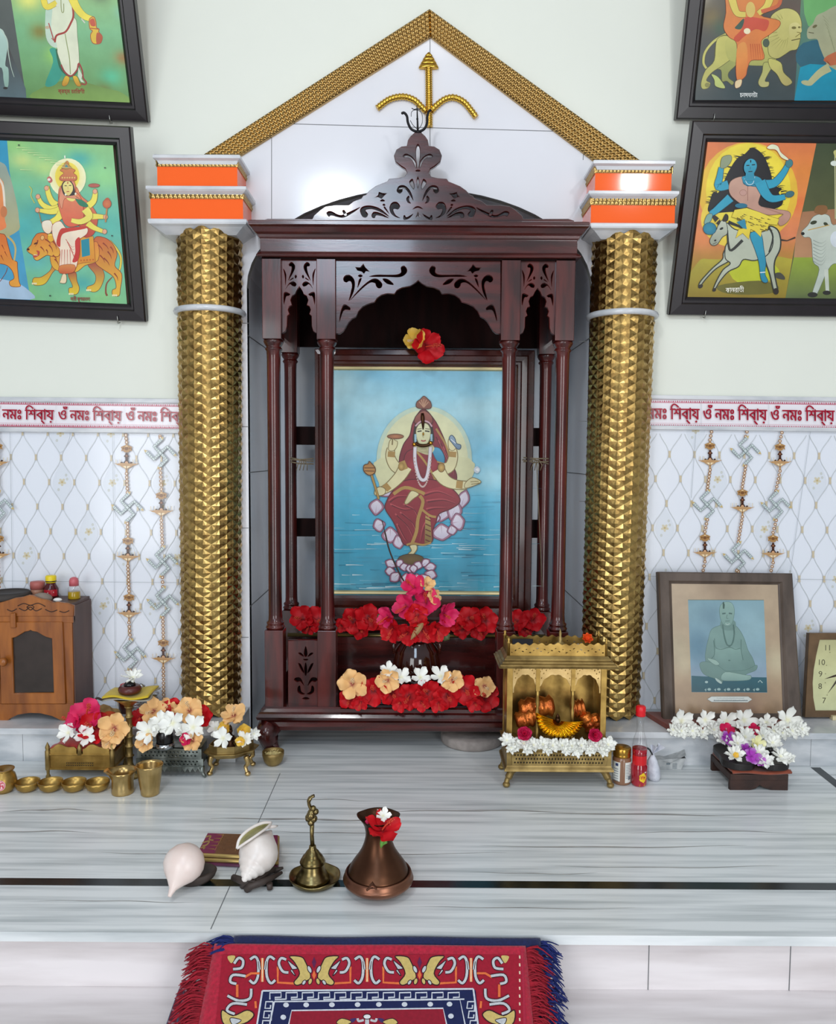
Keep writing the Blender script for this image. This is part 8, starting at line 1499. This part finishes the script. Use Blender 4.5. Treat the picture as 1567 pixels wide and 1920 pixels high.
for s_, x0 in ((1, 320), (-1, 1248)):
    sc([(x0-s_*20, 225), (x0+s_*10, 220), (x0+s_*16, 195), (x0, 185), (x0-s_*16, 205)]); p.line([(x0+s_*20, 255), (x0+s_*45, 240), (x0+s_*75, 240)], 8, og, False); p.poly([(x0-s_*40, 180), (x0-s_*12, 178), (x0-s_*26, 204)], gl)
    sc([(x0+s_*25, 250), (x0-s_*20, 246), (x0-s_*30, 270), (x0-s_*8, 278)]); p.line([(x0-s_*5, 280), (x0-s_*5, 325)], 9, og, False); sc([(x0+s_*45, 295), (x0+s_*40, 330), (x0, 338), (x0-s_*40, 320)]); sc([(x0+s_*30, 352), (x0-s_*20, 348), (x0-s_*42, 372), (x0-s_*14, 386)])
    p.poly([(x0-s_*60, 372), (x0-s_*20, 392), (x0+s_*30, 372), (x0+s_*55, 390), (x0+s_*20, 420), (x0-s_*50, 425)], gl, True, None, 1, kk, 4); p.poly([(x0-s_*30, 400), (x0+s_*10, 408), (x0-s_*20, 425)], sil, True, None, 1, kk, 3); p.line([(x0+s_*60, 340), (x0+s_*62, 365)], 8, og, False)
p.poly([(405, 303), (1168, 300), (1182, 430), (385, 430)], '#101C4C', False)
p.line([(405, 303), (1160, 296)], 6, '#C9CED6', False); p.line([(405, 303), (385, 430)], 6, '#C9CED6', False); p.line([(1160, 296), (1178, 430)], 6, '#C9CED6', False)
def key(x, y, dx, dy, n_, s_):
    pts = []
    for i in range(n_): 
        for a, b_ in ((0, 24), (0, 0), (36, 0), (36, 16), (16, 16), (16, 10), (16, 24), (52, 24)): pts.append((x+(a+i*56)*dx, y+b_*s_))
    return pts
for i in range(12):
    x = 432+i*58; q = [(x, 334), (x, 310), (x+40, 309), (x+40, 326), (x+18, 327), (x+18, 334), (x+58, 333)]; p.line(q, 5, '#C9CED6', False)
for xx, s_ in ((418, -.16), (1140, .14)):
    for i in range(3): y = 342+i*34; x = xx+(y-340)*s_; p.line([(x+26, y), (x, y), (x-3, y+24), (x+16, y+24), (x+17, y+12)], 5, '#C9CED6', False); p.line([(x+26, y), (x+24, y+34)], 5, '#C9CED6', False)
p.line([(448, 342), (1112, 334), (1132, 430)], 5, '#C9CED6', False); p.line([(448, 342), (430, 430)], 5, '#C9CED6', False)
for x in (490, 562, 654, 746, 822, 914, 1006, 1075): p.ell(x, 354-(x-490)*.005, 10, 8.5, '#C9CED6')
p.ell(1080, 394, 10, 9, '#C9CED6'); p.ell(480, 398, 10, 9, '#C9CED6')
p.poly([(510, 374), (1052, 366), (1066, 430), (498, 430)], rdk2, False); p.line([(498, 430), (510, 374), (1052, 366), (1066, 430)], 5, '#C9CED6', False)
p.line([(780, 390), (780, 425)], 14, sil, False); p.ell(780, 396, 14, 9, '#DCDCDC', 0, None, 16, kk, 3)
for s_ in (-1, 1): p.line([(780+s_*12, 408), (780+s_*30, 412), (780+s_*34, 402)], 8, sil); p.poly([(780+s_*55, 415), (780+s_*90, 402), (780+s_*110, 418), (780+s_*85, 428)], gl, True, None, 1, kk, 3); p.poly([(780+s_*38, 402), (780+s_*60, 405), (780+s_*52, 418)], '#3A2A5C')
p.build('woven_pattern', M['rugpat'], rr_)
def fringe(root, m, x, sgn, pr_, v0, v1, n_, ln, seed, curl=.012):
    r_ = random.Random(seed); k = MB(); q = spline(pr_, 6, False); N = len(q)-1
    for i in range(n_):
        t = (v0+(v1-v0)*(i+r_.random())/n_)*N; i0 = min(N-1, int(t)); a = tuple(c_+(d_-c_)*(t-i0) for c_, d_ in zip(q[i0], q[i0+1])); L = ln*r_.uniform(.6, 1.15); dy = r_.uniform(-.018, .010); p0 = Vector((x, a[0], a[1])); p2 = p0+Vector((sgn*L, dy, -.016*r_.random()-.004)); p2.z = max(p2.z, -.101); mid = (p0+p2)/2+Vector((0, r_.uniform(-.004, .004), curl*r_.random()))
        k.tube(spline([tuple(p0), tuple(mid), tuple(p2)], 3, False), [.0014]*4+[.0011]*2+[.0006], 4)
    k.build('fringe', m, root)
pr1 = [(1.284, -.011), (1.255, -.0265), (1.22, -.049), (1.186, -.072), (1.14, -.093)]; pr2 = [(1.293, -.004), (1.26, -.033), (1.2, -.071), (1.165, -.094), (1.12, -.099)]
fringe(rr_, M['fringer'], xl+.002, -1, pr1, 0, .95, 240, .044, 1); fringe(rr_, M['fringer'], xr-.002, 1, pr1, 0, .95, 240, .040, 2)
fringe(rb, M['fringeb'], bxl+.004, -1, pr2, 0, .14, 60, .05, 3); fringe(rb, M['fringeb'], bxr-.004, 1, pr2, 0, .95, 240, .034, 4); 
k = MB(); qa = [PZ(344, 1838, -.097), PZ(366, 1844, -.096), PZ(420, 1990, -.098), PZ(286, 1990, -.101)]; base_c = lin('#7A2438')
def plaid(u, v):
    a = abs(math.sin(u*14)) < .25; b_ = abs(math.sin(v*22)) < .25; return lin('#2E6C84') if a else (lin('#C08A94') if b_ else base_c)
k.grid(lambda u, v: Vector(qa[0])*(1-u)*(1-v)+Vector(qa[1])*u*(1-v)+Vector(qa[2])*u*v+Vector(qa[3])*(1-u)*v+Vector((0, 0, .003*math.sin(u*9+v*5)+.002)), 40, 60, 0, True, plaid); tag(k.build('plaid_cloth', M['plaid'], solid=.002), 'maroon plaid cloth under the left edge of the rugs', 'cloth')
